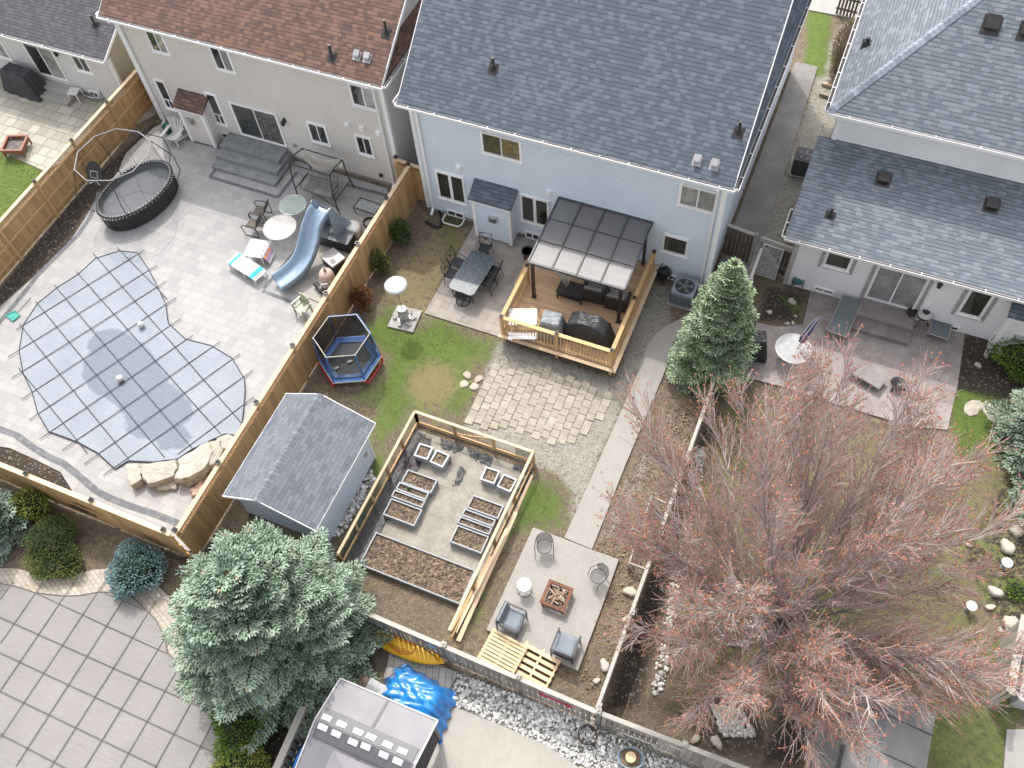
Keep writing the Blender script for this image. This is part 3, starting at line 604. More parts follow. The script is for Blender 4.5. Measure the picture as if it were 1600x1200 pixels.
def bump_out(parent, y, tl, br, depth, wall, shingle, vent_px, zt=None):
    off = tuple(parent.location); yf = y - depth; a = GY(*tl, yf); c = GY(*br, yf); x0, x1 = a.x, c.x; zt = zt or (a.z + .0)
    b = MB(); b.quad([(x0, yf, .1), (x1, yf, .1), (x1, yf, zt), (x0, yf, zt)]); b.quad([(x1, yf, .1), (x1, y, .1), (x1, y, zt + .3), (x1, yf, zt)]); b.quad([(x0, y, .1), (x0, yf, .1), (x0, yf, zt), (x0, y, zt + .3)])
    o = b.build('fireplace_bump_out', wall, parent, off)
    t = MB()
    for xx, s_ in ((x0, 1), (x1, -1)): t.bb(xx - .03 * s_, xx + .11 * s_, yf - .03, yf + .1, .05, zt - .02)
    t.bb(x0 - .08, x1 + .08, yf - .12, yf - .09, zt - .1, zt - .02)
    t.build('trim', WHITE, o, off)
    r = MB(); roof_plane(r, [(x0 - .12, yf - .14, zt), (x1 + .12, yf - .14, zt), (x1 + .12, y, zt + .42), (x0 - .12, y, zt + .42)]); r.quad([(x1 + .12, yf - .14, zt), (x1 + .12, y, zt + .42), (x1 + .12, y, zt + .3), (x1 + .12, yf - .14, zt - .06)]); r.quad([(x0 - .12, yf - .14, zt), (x0 - .12, y, zt + .42), (x0 - .12, y, zt + .3), (x0 - .12, yf - .14, zt - .06)])
    r.build('small_roof', shingle, o, off)
    p = GY(*vent_px, yf); v = MB(); v.bb(p.x - .16, p.x + .16, yf - .12, yf, p.z - .14, p.z + .14); v.bb(p.x - .12, p.x + .12, yf - .16, yf - .121, p.z - .1, p.z + .1); v.build('flue_vent', STEEL, o, off)
    return o
bump_out(hb, YB, (737, 309), (799, 368), .62, SID_BLUE, SH_BLUE, (771, 341))
wall_box(hb, YB, (862, 430), .2, BLACK)
# ---- the tan house with the brown roof
YT = 22.6
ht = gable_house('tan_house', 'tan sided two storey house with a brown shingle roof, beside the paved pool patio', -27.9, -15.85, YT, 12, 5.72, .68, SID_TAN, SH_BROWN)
for u, v in ((519, 90), (604, 52)): roof_pipe(ht, on_roof(u, v, YT - .33, 5.72, .68), .55)
for u, v in ((558, 88), (574, 92)): roof_box(ht, on_roof(u, v, YT - .33, 5.72, .68), .2, M('galvanised', (.4, .4, .4), metal=.5), .68)
for a, c in (((227, 45), (264, 82)), ((328, 71), (366, 111)), ((547, 131), (590, 170))): window(ht, YT, a, c, pane2=BLIND)
for a, c in (((243, 125), (274, 169)), ((322, 146), (353, 193))): window(ht, YT, a, c, mull='g')
window(ht, YT, (361, 161), (446, 226), fr=.1, name='patio_door', sill=False, pane2=M('glass_room', (.16, .16, .15), (.05, .05, .05), rough=.05, coat=.6))
for a, c in (((482, 192), (514, 224)), ((557, 212), (583, 242))): window(ht, YT, a, c)
window(ht, YT, (347, 207), (367, 219), fr=.06, sill=False)
for px in ((543, 193), (566, 199), (592, 207)): wall_box(ht, YT, px, .22)
lantern(ht, YT, (445, 188)); wall_box(ht, YT, (461, 226), .14, GREYTRIM); wall_box(ht, YT, (596, 273), .14, BLACK)
downpipe(ht, -16.2, YT, 5.65); downpipe(ht, -27.65, YT, 5.65)
bump_out(ht, YT, (275, 165), (331, 214), .6, SID_TAN, SH_BROWN, (299, 188))
# steps below the patio door
st = thing('stone_steps', 'grey stone slab steps leading up to the sliding door of the tan house', 'steps', G(407, 250))
STEPM = M('step_stone', (.2, .205, .205), (.28, .285, .28), rough=.9, scale=3, fine=.3, bmp=.5, bscale=14)
a = G(330, 262); 
x0, x1 = GY(368, 222, YT).x - .1, GY(450, 240, YT).x + .1
for k, (h0, h1, dep) in enumerate(((0, .2, 1.75), (.2, .4, 1.3), (.4, .6, .85))):
    b = MB(); b.bb(x0, x1 + .25 - .12 * k, YT - dep, YT - .05 , h0 + .001 * k, h1); b.build('step', STEPM, st, tuple(st.location))
# ---- the grey purple roofed house at the top left
YL = 22.9
hl = thing('bungalow', 'single storey house with a purple grey roof at the top left', 'house', (-40, YL + 5, 0)); off = tuple(hl.location); XR = -29.72
ze, sl_ = 3.0, .5
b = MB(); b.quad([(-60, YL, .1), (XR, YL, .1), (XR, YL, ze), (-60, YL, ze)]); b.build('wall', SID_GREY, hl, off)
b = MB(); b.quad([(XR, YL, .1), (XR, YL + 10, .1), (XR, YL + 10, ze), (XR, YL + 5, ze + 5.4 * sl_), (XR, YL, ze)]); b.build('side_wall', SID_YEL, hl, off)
r = MB(); roof_plane(r, [(-60, YL - .4, ze), (XR + .25, YL - .4, ze), (XR + .25, YL + 5, ze + 5.4 * sl_), (-60, YL + 5, ze + 5.4 * sl_)]); roof_plane(r, [(XR + .25, YL + 10.4, ze), (-60, YL + 10.4, ze), (-60, YL + 5, ze + 5.4 * sl_), (XR + .25, YL + 5, ze + 5.4 * sl_)]); r.build('roof', SH_PURP, hl, off)
b = MB(); b.bb(-60, XR + .25, YL - .39, YL, ze - .14, ze - .12); b.bb(-60, XR + .25, YL - .4, YL - .38, ze - .14, ze - .02); b.beam((XR + .26, YL - .4, ze - .05), (XR + .26, YL + 5, ze + 5.4 * sl_ - .05), .03, .12); b.build('fascia', WHITE, hl, off)
gutter(hl, (-60, YL - .4, ze - .06), (XR + .25, YL - .4, ze - .06), 14); MB().bb(XR - .12, XR + .03, YL - .03, YL + .1, .1, ze - .15).build('corner_trim', WHITE, hl, off)
window(hl, YL, (35, 65), (105, 124), fr=.1, name='patio_door', sill=False, pane2=BLIND); window(hl, YL, (110, 82), (143, 112)); window(hl, YL, (-20, 62), (16, 90), pane=BLIND); window(hl, YL, (140, 142), (155, 151), fr=.06, sill=False)
lantern(hl, YL, (91, 80)); roof_pipe(hl, on_roof(149, 40, YL - .4, ze, sl_), .5)
st = thing('door_steps', 'two low concrete steps below the sliding door of the bungalow', 'steps', G(98, 145)); p = st.location
for k in range(2): MB().bb(p.x - .9, p.x + .9 , YL - .95 + .45 * k, YL - .02, .02 + .17 * k, .19 + .17 * k).build('step', CONC, st, tuple(p))
# ---- the white house on the right
YW = 23.1; YU = 26.35; XL = -.1; XE = 22
hw_ = thing('white_house', 'white sided house with pale grey hip roof and lower rear roof at the right', 'house', (8, 27, 0)); off = tuple(hw_.location)
ze, s1 = 3.1, (4.46 - 3.1) / (YU - YW + .42)
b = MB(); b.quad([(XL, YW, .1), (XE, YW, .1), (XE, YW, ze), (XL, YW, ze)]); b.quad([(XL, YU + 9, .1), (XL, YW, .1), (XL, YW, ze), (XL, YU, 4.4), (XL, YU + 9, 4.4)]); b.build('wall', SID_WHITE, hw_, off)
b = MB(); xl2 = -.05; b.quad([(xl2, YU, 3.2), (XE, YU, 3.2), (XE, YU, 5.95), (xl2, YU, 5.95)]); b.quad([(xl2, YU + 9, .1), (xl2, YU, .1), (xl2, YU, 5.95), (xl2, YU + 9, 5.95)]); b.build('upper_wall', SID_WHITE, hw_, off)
r = MB(); roof_plane(r, [(XL - .42, YW - .42, ze), (XE, YW - .42, ze), (XE, YU, 4.46), (XL - .42, YU, 4.46)]); r.quad([(XL - .42, YW - .42, ze), (XL - .42, YU, 4.46), (XL - .42, YU, 4.3), (XL - .42, YW - .42, ze - .1)]); r.build('lower_roof', SH_WHITE, hw_, off)
zu, s2 = 6.0, .85; x_e, y_e = -.42, YU - .45; D = 5.6
r = MB(); roof_plane(r, [(x_e, y_e, zu), (XE, y_e, zu), (XE, y_e + D, zu + D * s2), (x_e + D, y_e + D, zu + D * s2)]); roof_plane(r, [(x_e, y_e + 2 * D, zu), (x_e, y_e, zu), (x_e + D, y_e + D, zu + D * s2)]); roof_plane(r, [(XE, y_e + 2 * D, zu), (x_e, y_e + 2 * D, zu), (x_e + D, y_e + D, zu + D * s2), (XE, y_e + D, zu + D * s2)])
r.build('hip_roof', SH_WHITE, hw_, off)
# ridge caps on the hip: overlapping bent tabs
r = MB(); p0 = Vector((x_e, y_e, zu)); p1 = Vector((x_e + D, y_e + D, zu + D * s2)); n = 52; dv = (p1 - p0) / n
for i in range(n + 1):
    c = p0 + dv * i + Vector((0, 0, .03 )); s_ = Vector((1, -1, 0)).normalized() * .15; tl_ = Vector((0, 0, -.085 )); c2 = c + dv * 1.15 + Vector((0, 0, -.022)); r.rt()
    for sg in (-1, 1): r.quad([c, c + s_ * sg + tl_, c2 + s_ * sg + tl_, c2], [(0, 0), (.3, 0), (.3, .1), (0, .1)])
r.build('hip_cap', M('cap_shingle', (.27, .3, .335), (.2, .225, .26), rough=.95, tone=.2, fine=.3), hw_, off)
b = MB(); b.bb(XL - .42, XE, YW - .42, YW, ze - .16, ze - .145); b.bb(XL - .42, XE, YW - .44, YW - .42, ze - .16, ze - .03); b.bb(x_e, XE, y_e, YU, zu - .16, zu - .145); b.bb(x_e, XE, y_e - .02, y_e, zu - .16, zu - .03); b.bb(x_e - .02, x_e, y_e, y_e + 2 * D, zu - .16, zu - .03); b.bb(x_e, xl2, YU, y_e + 2 * D, zu - .155, zu - .14)
b.build('fascia', WHITE, hw_, off)
gutter(hw_, (XL - .42, YW - .44, ze - .06), (XE, YW - .44, ze - .06), 22); gutter(hw_, (x_e, y_e - .02, zu - .06), (XE, y_e - .02, zu - .06), 16); gutter(hw_, (x_e - .02, y_e + 2 * D, zu - .06), (x_e - .02, y_e, zu - .06), 14); gutter(hw_, (XL - .42, YW + .7, ze + .12), (XL - .42, YW - .44, ze - .06), 1)
c = MB(); c.bb(XL - .03, XL + .14, YW - .03, YW + .1, .1, ze - .16); c.build('corner_trim', M('trim_beige_grey', (.42, .4, .37)), hw_, off); c = MB(); c.bb(xl2 - .03, xl2 + .13, YU - .03, YU + .12, 4.4, zu - .16); c.build('corner_trim', WHITE, hw_, off)
wkw = dict(trim=GREYTRIM)
window(hw_, YW, (1297, 392), (1323, 420), mull=None, fr=.1, pane=GLASSG, trim=GREYTRIM)
window(hw_, YW, (1376, 416), (1425, 481), fr=.1, pane=VBLIND, name='patio_door', sill=False, trim=GREYTRIM)
window(hw_, YW, (1520, 453), (1529, 494), mull=None, fr=.1, pane=GLASSG, trim=GREYTRIM)
window_m(hw_, YW, GY(1500, 483, YW).x, GY(1550, 460, YW).x, GY(1527, 494, YW).z, GY(1520, 453, YW).z, GLASSG, .1, None, GREYTRIM) if False else None
for a, c in (((1275, 448), (1300, 458)), ((1473, 505), (1495, 515))): window(hw_, YW, a, c, fr=.06, sill=False)
lantern(hw_, YW, (1470, 440)); wall_box(hw_, YW, (1448, 475), .18)
for u, v in ((1380, 281), (1549, 322)): roof_box(hw_, on_roof(u, v, YW - .42, 3.1, s1), .34, BLACK, s1)
for u, v in ((1297, 338),): roof_pipe(hw_, on_roof(u, v, YW - .42, 3.1, s1), .4)
roof_box(hw_, on_roof(1549, 40, y_e, zu, s2), .38, BLACK, s2); roof_box(hw_, on_roof(1606, 50, y_e, zu, s2), .38, BLACK, s2)
d = ray(1354, 70); t_ = (zu - s2 * x_e - CH) / (d[2] - s2 * d[0]); pp = (d[0] * t_, d[1] * t_, CH + d[2] * t_); roof_pipe(hw_, pp, .3, .07)
bump_out(hw_, YW, (1576, 500), (1640, 560), .55, SID_WHITE, SH_BLUE, (1592, 527), zt=2.3)
st = thing('concrete_steps', 'two stamped brown concrete steps below the sliding door of the white house', 'steps', G(1385, 500)); p = st.location
xa, xb = G(1339, 470).x, G(1428, 492).x
for k, dep in enumerate((1.25, .75)): MB().bb(xa, xb, YW - dep, YW - .05, .05 + .2 * k, .25 + .2 * k).build('step', M('stamped_step', (.27, .225, .215), (.19, .16, .155), rough=.6, scale=2, fine=.2), st, tuple(p))
# ================================================================ FENCES
LATT = wood_mat('cedar_lattice', (.42, .25, .11), (.32, .18, .07), .3)
def fence(name, label, p0, p1, h, side=1, bm=W_FENCE, rm=W_RAIL, cm=W_NEW, lattice=.3, bw=.14, gap=.006, posts=None, post_cap=True, capw=.15, capm=BLACK, rails=(.35, 1.0), pm=None, cap=True):
    p0 = Vector((*p0, 0)); p1 = Vector((*p1, 0)); L = (p1 - p0).length; d = (p1 - p0) / L; n = Vector((-d.y, d.x, 0)) * side; rz = math.atan2(d.y, d.x)
    t = thing(name, label, 'fence', p0); off = tuple(t.location)
    b = MB(); k = int(L / (bw + gap)); zt = h - lattice - (.04 if lattice else .02)
    for i in range(k):
        c = p0 + d * (i + .5) * (bw + gap) + n * (.035 + random.uniform(-.003, .003)); z0 = .05 + random.uniform(-.01, .01)
        b.box((c.x, c.y, (z0 + zt) / 2), (bw, .02, zt - z0), rz)
    b.build('board_panel', bm, t, off)
    b = MB()
    for z_ in rails: b.beam(p0 + Vector((0, 0, z_)) - n * .012, p1 + Vector((0, 0, z_)) - n * .012, .04, .09)
    if lattice: b.beam(p0 + Vector((0, 0, zt)) , p1 + Vector((0, 0, zt)), .085, .05)
    b.build('rail', rm, t, off)
    if lattice:
        b = MB(); hh = lattice - .05; z0 = zt + .03; m_ = int(L / .1)
        for i in range(m_):
            a_ = p0 + d * i * .1; e_ = p0 + d * min(L, i * .1 + hh)
            b.beam(a_ + Vector((0, 0, z0)) + n * .004, e_ + Vector((0, 0, z0 + hh)) + n * .004, .008, .034, up=n); b.beam(e_ + Vector((0, 0, z0)) - n * .006, a_ + Vector((0, 0, z0 + hh)) - n * .006, .008, .034, up=n)
        b.build('lattice', LATT, t, off)
    if cap: b = MB(); b.beam(p0 + Vector((0, 0, h)), p1 + Vector((0, 0, h)), capw, .035); b.build('top_cap', cm, t, off)
    if posts is None: posts = [i * 2.44 for i in range(int(L / 2.44) + 1)]
    for s_ in posts:
        c = p0 + d * s_ - n * .03; b = MB(); b.box((c.x, c.y, (h + .08) / 2), (.1, .1, h + .08), rz); po = b.build('post', pm or rm, t, off)
        if post_cap: b = MB(); b.box((c.x, c.y, h + .1), (.15, .15, .05), rz); b.lathe([(.075, 0), (.02, .05)], (c.x, c.y, h + .12), 4); b.build('post_cap', capm, po, off)
    return t
fence('cedar_fence', 'cedar board fence with lattice top left of the pool patio', (-28.9, 23.6), (-28.9, 5.7), 2.0, side=-1)
fence('cedar_fence', 'cedar board fence with lattice top between the pool patio and the blue house yard', (-15.08, 22.3), (-15.08, 5.62), 2.0, side=1, posts=[.1, 2.0, 4.4, 6.85, 9.25, 11.7, 14.1, 16.6])
fence('cedar_fence', 'cedar board fence behind the pool waterfall stones', (-15.2, 5.55), (-29, 5.55), 2.0, side=1, lattice=0, posts=[.25, 3.0, 5.6, 8.2, 10.8, 13.3], rails=(.3, 1.0, 1.75))
fence('cedar_fence', 'short cedar fence panel joining the tan house corner to the long fence', (-15.9, 22.45), (-14.45, 22.3), 1.9, side=-1, lattice=.25, posts=[.1])
fence('cedar_fence', 'short cedar fence panel at the left corner of the tan house', (-28.8, 23.4), (-27.95, 22.75), 1.8, side=-1, lattice=.0, posts=[.02])
Dh = 1.45
fa_, fb_, fc_ = g2(545, 946, Dh), g2(932, 1112, Dh), g2(1180, 1207, Dh)
kwg = dict(bm=W_GREY, rm=W_CAPG, cm=W_CAPG, lattice=0, bw=.13, gap=.035, capw=.13, capm=W_CAPG, rails=(.3, 1.1), pm=W_CAPG)
fence('weathered_fence', 'weathered grey board fence behind the kayak and the pallets', fa_, fb_, Dh, side=-1, posts=[3.15, 5.5], **kwg)
fence('weathered_fence', 'weathered grey board fence along the pebbles under the red budded tree', fb_, fc_, Dh, side=-1, posts=[.05, 2.5], **kwg)
fe1 = g2(932, 1109, Dh); _m = g2(1107, 620, Dh); _k = (23.3 - fe1[1]) / (_m[1] - fe1[1]); fe0 = (fe1[0] + (_m[0] - fe1[0]) * _k, 23.3)
fence('weathered_fence', 'long weathered grey fence between the walkway and the red budded tree', fe1, fe0, Dh, side=1, posts=[.12, 2.95, 5.6, 8.3, 10.9, 13.4, 16.0], **{**kwg, 'capw': .1})
fence('old_gate_fence', 'dark old board fence closing the passage beside the blue house', (-2.68, 23.75), (-1.5, 23.6), 1.7, side=1, bm=W_OLD, rm=W_OLD, cm=W_GREY, lattice=0, gap=.02, posts=[1.15], capm=W_GREY, pm=W_GREY)
fence('old_gate_fence', 'dark old board fence meeting the left corner of the white house', (-.55, 21.9), (.1, 22.9), 1.7, side=-1, bm=W_OLD, rm=W_GREY, cm=W_GREY, lattice=0, gap=.02, posts=[], capm=W_GREY, pm=W_GREY) if False else None
fence('old_gate_fence', 'dark old board fence meeting the left corner of the white house', (-.52, 22.0), (-.12, 22.3), 1.7, side=-1, bm=W_OLD, rm=W_GREY, cm=W_GREY, lattice=0, gap=.02, posts=[.25], capm=W_GREY, pm=W_GREY) if False else None
t = thing('old_gate', 'dark board gate between the post and the white house, behind the white lattice', 'gate', (-.8, 23.55, 0)); off = tuple(t.location)
b = MB()
for i in range(7): b.box((-1.2 + i * .16, 23.62 - i * .02, .8), (.14, .02, 1.5), -.12)
b.build('board_panel', W_OLD, t, off); [MB().beam((-1.35, 23.6 - .02 * k, z_), (-.16, 23.45 - .02 * k, z_), .09 - .04 * k, .22 - .12 * k).build('rail', W_GREY, t, off) for k, z_ in enumerate((1.6, .5))]
t = thing('lattice_panel', 'white diamond lattice panel leaning on the dark old gate', 'lattice panel', (-1.2, 23.25, 0), -.05); b = MB()
for k in range(-12, 16):
    for s_ in (-1, 1):
        pts = []; x0 = k * .1
        lo, hi = 0, 1.5; xa = x0 if s_ > 0 else x0 + 0; 
        # clip diagonal x = x0 + s*z to 0..0.75
        z0, z1 = (max(lo, -x0), min(hi, .75 - x0)) if s_ > 0 else (max(lo, x0 - .75), min(hi, x0))
        if z1 - z0 > .05: b.beam((x0 + s_ * z0, .12 * z0 + .004 * s_, z0 + .05), (x0 + s_ * z1, .12 * z1 + .004 * s_, z1 + .05), .007, .035, up=(0, 1, 0))
b.build('slats', PLASTW, t); b = MB(); b.beam((0, 0, .04), (.75, 0, .04), .03, .04); b.beam((0, .18, 1.56), (.75, .18, 1.56), .03, .04); b.beam((0, 0, .04), (0, .18, 1.56), .03, .04); b.beam((.75, 0, .04), (.75, .18, 1.56), .03, .04); b.build('frame', PLASTW, t)
# grey fence left of the gazebo; grey plank wall at the right edge; picket fence up the side passage
p, q = g2(474, 1104, 1.5), g2(425, 1215, 1.5)
fence('weathered_fence', 'weathered grey fence beside the gazebo at the bottom', q, p, 1.5, side=-1, **{**kwg, 'bw': .13, 'gap': .09, 'capw': .2})
p, q = g2(1602, 962, 1.6), g2(1578, 1082, 1.6); q2 = g2(1590, 1165, 1.6)
fence('weathered_fence', 'pale grey plank fence cut off by the right edge of the lawn', q, p, 1.6, side=1, **{**kwg, 'gap': .01, 'capw': .22})
t = thing('picket_fence', 'brown picket fence at the top of the side passage', 'fence', (-.6, 36.5, 0)); off = tuple(t.location)
a_, c_ = G(1307, 22, .0), G(1338, 30, .0)
b = MB()
for i in range(7):
    pp = a_.lerp(c_, i / 6); b.box((pp.x, pp.y, .55), (.1, .03, 1.1)); b.tone = .5; b.lathe([(.07, 0), (0, .08)], (pp.x, pp.y, 1.1), 4, sy=.3)
b.build('pickets', W_OLD, t, off); b = MB(); b.beam((a_.x - .1, a_.y + .03, .85), (c_.x + .1, c_.y + .03, .85), .04, .09); b.beam((a_.x - .1, a_.y + .03, .3), (c_.x + .1, c_.y + .03, .3), .04, .09); b.build('rail', W_OLD, t, off)
t = thing('log_edging', 'two rough timbers laid across the side passage', 'timber', (*g2(1290, 140), 0)); off = tuple(t.location)
for (u, v) in ((1284, 132), (1280, 148)):
    p = G(u, v); b = MB(); b.beam((p.x, p.y, .06), (p.x + .55, p.y - .03, .06), .14, .12); b.build('timber', wood_mat('timber', (.4, .33, .25), (.28, .22, .16)), t, off)
t = thing('bed_frame', 'old pale wooden frame of an empty garden bed left of the long grey fence', 'garden bed', (*g2(1000, 840), 0)); off = tuple(t.location)
P_ = [G(u, v, .4) for u, v in ((1018, 776), (983, 880), (1040, 787), (1018, 850), (996, 843), (1008, 890))]
for i, j in ((0, 1), (0, 2), (4, 3), (1, 5)): b = MB(); b.beam(P_[i], P_[j], .05, .14); b.build('rail', W_CAPG, t, off)
for p in (P_[0], P_[1], P_[4]): b = MB(); b.box((p.x, p.y, .18), (.08, .08, .36)); b.build('post', W_CAPG, t, off)

# ================================================================ DECK
dx0, dx1, dy0, dy1, dz = -9.02, -4.76, 16.95, 21.9, .6
t = thing('deck', 'raised cedar deck with railings behind the blue house', 'deck', (-6.9, 19.4, 0)); off = tuple(t.location)
b = MB(); y = dy0
while y < dy1 - .05: b.bb(dx0, dx1, y, min(y + .134, dy1), dz - .03, dz); y += .14
b.build('deck_boards', W_DECK, t, off)
b = MB(); b.bb(dx0 + .02, dx1 - .02, dy0 - .04, dy0 - .003, dz - .22, dz - .02); b.bb(dx1 + .003, dx1 + .04, dy0 - .04, dy1, dz - .22, dz - .02); b.bb(dx0 - .04, dx0 - .003, dy0 - .04, dy1, dz - .22, dz - .02); b.bb(dx0 - .06, dx1 + .06, dy0 - .16, dy0 - .045, dz - .035, dz + .004); b.bb(dx1 + .045, dx1 + .17, dy0 - .16, dy1, dz - .035, dz + .004); b.build('rim_board', W_NEW, t, off)
for x_, y_ in ((dx0 + .15, dy0 + .2), (dx1 - .15, dy0 + .2), ((dx0 + dx1) / 2, dy0 + .2), (dx1 - .15, 19.4), (dx0 + .15, 19.4)): b = MB(); b.bb(x_ - .07, x_ + .07, y_ - .07, y_ + .07, -.1, dz - .035); b.build('support_post', W_OLD, t, off)
def railing(parent, p, q, z, hh, posts, off, mat=W_RAIL, mb=W_RAIL):
    p = Vector((*p, z)); q = Vector((*q, z)); d = (q - p); L = d.length; d.normalize(); up = Vector((0, 0, 1)); b = MB()
    b.beam(p + up * hh, q + up * hh, .14, .035); b.beam(p + up * (hh - .06), q + up * (hh - .06), .04, .08); b.beam(p + up * .1, q + up * .1, .04, .08)
    r_ = b.build('handrail', mat, parent, off)
    b = MB(); n_ = int(L / .125); 
    for i in range(1, n_): c = p + d * (L * i / n_); b.beam(c + up * .14, c + up * (hh - .1), .035, .035, up=d)
    b.build('balusters', mb, r_, off)
    for s_ in posts:
        c = p + d * s_; b = MB(); b.bb(c.x - .05, c.x + .05, c.y - .05, c.y + .05, z - .5, z + hh + .06); po = b.build('railing_post', mat, parent, off); b = MB(); b.bb(c.x - .065, c.x + .065, c.y - .065, c.y + .065, z + hh + .06, z + hh + .1); b.lathe([(.065, .1), (.02, .15)], (c.x, c.y, z + hh), 4); b.build('post_cap', BLACK, po, off)
RM = wood_mat('cedar_railing', (.6, .41, .2), (.48, .3, .13), .3)
railing(t, (dx0 + .06, dy0 + .06), (dx1 - .06, dy0 + .06), dz, .95, [0, 2.1, dx1 - dx0 - .12], off, RM, RM)
railing(t, (dx1 - .06, dy0 + .16), (dx1 - .06, 21.75), dz, .95, [2.3, 4.55], off, RM, RM)
railing(t, (dx0 + .06, dy0 + .16), (dx0 + .06, 19.5), dz, .95, [2.35], off, RM, RM)
b = MB(); b.bb(dx0 - .5, dx0 - .045, 19.3, 20.9, .3, .36); b.bb(dx0 - .42, dx0 - .05, 19.35, 19.4, .03, .28); b.bb(dx0 - .42, dx0 - .05, 20.8, 20.85, .03, .28); b.build('step', W_DECK, t, off)
# ---- pergola with smoked polycarbonate roof
gz0 = G(832, 455, dz); 
fxl, fxr = -8.8, -5.1; fy_ = 18.95
A_ = [GY(826, 409, fy_ - .1), GY(978, 453, fy_ - .1), GY(1018, 347, YB - .05), GY(873, 309, YB - .05)]
xl = (A_[0].x + A_[3].x) / 2; xr = (A_[1].x + A_[2].x) / 2; zf = (A_[0].z + A_[1].z) / 2; zb = (A_[2].z + A_[3].z) / 2
print('PERGOLA', [tuple(round(c, 2) for c in a) for a in A_])
t = thing('pergola', 'lean-to pergola with a smoked panel roof over the deck', 'pergola', ((xl + xr) / 2, 20.4, dz)); off = tuple(t.location)
yf, yb_ = fy_ - .1, YB - .05
def rp(s_, v_): return Vector((xl + (xr - xl) * s_, yf + (yb_ - yf) * v_, zf + (zb - zf) * v_))
m, nt, bs = new_mat('smoked_polycarbonate'); co = obco(nt); bs.inputs['Base Color'].default_value = (.11, .107, .115, 1); bs.inputs['Roughness'].default_value = .33; bs.inputs['Specular IOR Level'].default_value = .9; bs.inputs['Alpha'].default_value = .84
wv = nd(nt, 'ShaderNodeTexWave', {'Vector': co, 'Scale': 12.0, 'Distortion': 0.0}, bands_direction='X'); bump(nt, mth(nt, 'ADD', mth(nt, 'MULTIPLY', wv, .3), noise(nt, co, .9, 2)), .3, .03, bs); POLY = m
for i in range(4):
    b = MB(); L_ = [rp(i / 4 + .008, 0.01), rp((i + 1) / 4 - .008, .01), rp((i + 1) / 4 - .008, .99), rp(i / 4 + .008, .99)]; n_ = 8
    for j in range(n_):
        a0, a1 = j / n_, (j + 1) / n_; sg = lambda a: Vector((0, 0, -.008 * math.sin(math.pi * ((a * 3) % 1.0)) if a < .999 else 0))
        b.quad([L_[0].lerp(L_[3], a0) + sg(a0), L_[1].lerp(L_[2], a0) + sg(a0), L_[1].lerp(L_[2], a1) + sg(a1), L_[0].lerp(L_[3], a1) + sg(a1)])
    b.build('roof_panel', POLY, t, off)
FRM = M('pergola_frame', (.06, .062, .07), rough=.45)
b = MB()
for i in range(5): b.beam(rp(i / 4, 0) + Vector((0, 0, .02)), rp(i / 4, 1) + Vector((0, 0, .02)), .06, .05)
b.build('rafters', FRM, t, off); b = MB()
for v_ in (1 / 3, 2 / 3): b.beam(rp(0, v_) + Vector((0, 0, .0)), rp(1, v_) + Vector((0, 0, .0)), .035, .04)
b.build('crossbars', FRM, t, off)
for v_, w_ in ((0, .09), (1, .08)): b = MB(); b.beam(rp(0, v_) - Vector((0, 0, .03)), rp(1, v_) - Vector((0, 0, .03)), w_, .1); b.build('beam', FRM, t, off)
for x_ in (xl + .12, xr - .15): b = MB(); b.bb(x_ - .055, x_ + .055, yf + .02, yf + .13, dz, zf - .06); b.bb(x_ - .09, x_ + .09, yf - .015, yf + .165, dz, dz + .02); b.build('post', DKBR, t, off)
for x_ in (xr - .15,): b = MB(); b.bb(x_ - .05, x_ + .05, yb_ - .2, yb_ - .1, dz, zb - .12); b.build('post', DKBR, t, off)

# ================================================================ SHED
sx0, sx1, sy0, sy1 = -14.45, -11.02, 7.3, 11.35
t = thing('garden_shed', 'pale blue garden shed with a grey shingle roof beside the cedar fence', 'shed', ((sx0 + sx1) / 2, 9.4, 0)); off = tuple(t.location)
xr_ = -12.9; zr_, zel, zer = 2.75, 1.95, 2.05; wx0, wx1, wy0, wy1 = sx0 + .15, -11.22, sy0 + .3, sy1 - .35
b = MB(); 
for y_, f_ in ((wy0, 1), (wy1, -1)):
    pts = [(wx0, y_, .05), (wx1, y_, .05), (wx1, y_, zer), (xr_, y_, zr_ - .05), (wx0, y_, zel)]; b.quad(pts if f_ > 0 else pts[::-1])
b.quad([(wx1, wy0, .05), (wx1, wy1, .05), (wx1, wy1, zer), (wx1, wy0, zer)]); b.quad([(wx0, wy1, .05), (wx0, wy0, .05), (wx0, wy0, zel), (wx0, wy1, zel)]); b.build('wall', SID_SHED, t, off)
r = MB(); roof_plane(r, [(sx1, sy0, zer - .05), (sx1, sy1, zer - .05), (xr_, sy1, zr_), (xr_, sy0, zr_)]); roof_plane(r, [(sx0, sy1, zel - .1), (sx0, sy0, zel - .1), (xr_, sy0, zr_), (xr_, sy1, zr_)]); r.build('roof', SH_SHED, t, off)
r = MB()
for i in range(30): r.rt(); y_ = sy0 + (sy1 - sy0) * i / 30; y2 = y_ + .155; r.quad([(xr_ + .16, y_, zr_ - .055), (xr_ + .16, y2, zr_ - .065), (xr_, y2, zr_ + .012), (xr_, y_, zr_ + .03)]); r.quad([(xr_, y_, zr_ + .03), (xr_, y2, zr_ + .012), (xr_ - .16, y2, zr_ - .085), (xr_ - .16, y_, zr_ - .07)])
r.build('ridge_cap', M('cap_shingle_shed', (.17, .185, .21), (.13, .14, .16), rough=.95, tone=.15, fine=.3), t, off)
b = MB()
for y_ in (sy0, sy1): b.beam((sx1, y_, zer - .1), (xr_, y_, zr_ - .05), .025, .1); b.beam((sx0, y_, zel - .15), (xr_, y_, zr_ - .05), .025, .1)
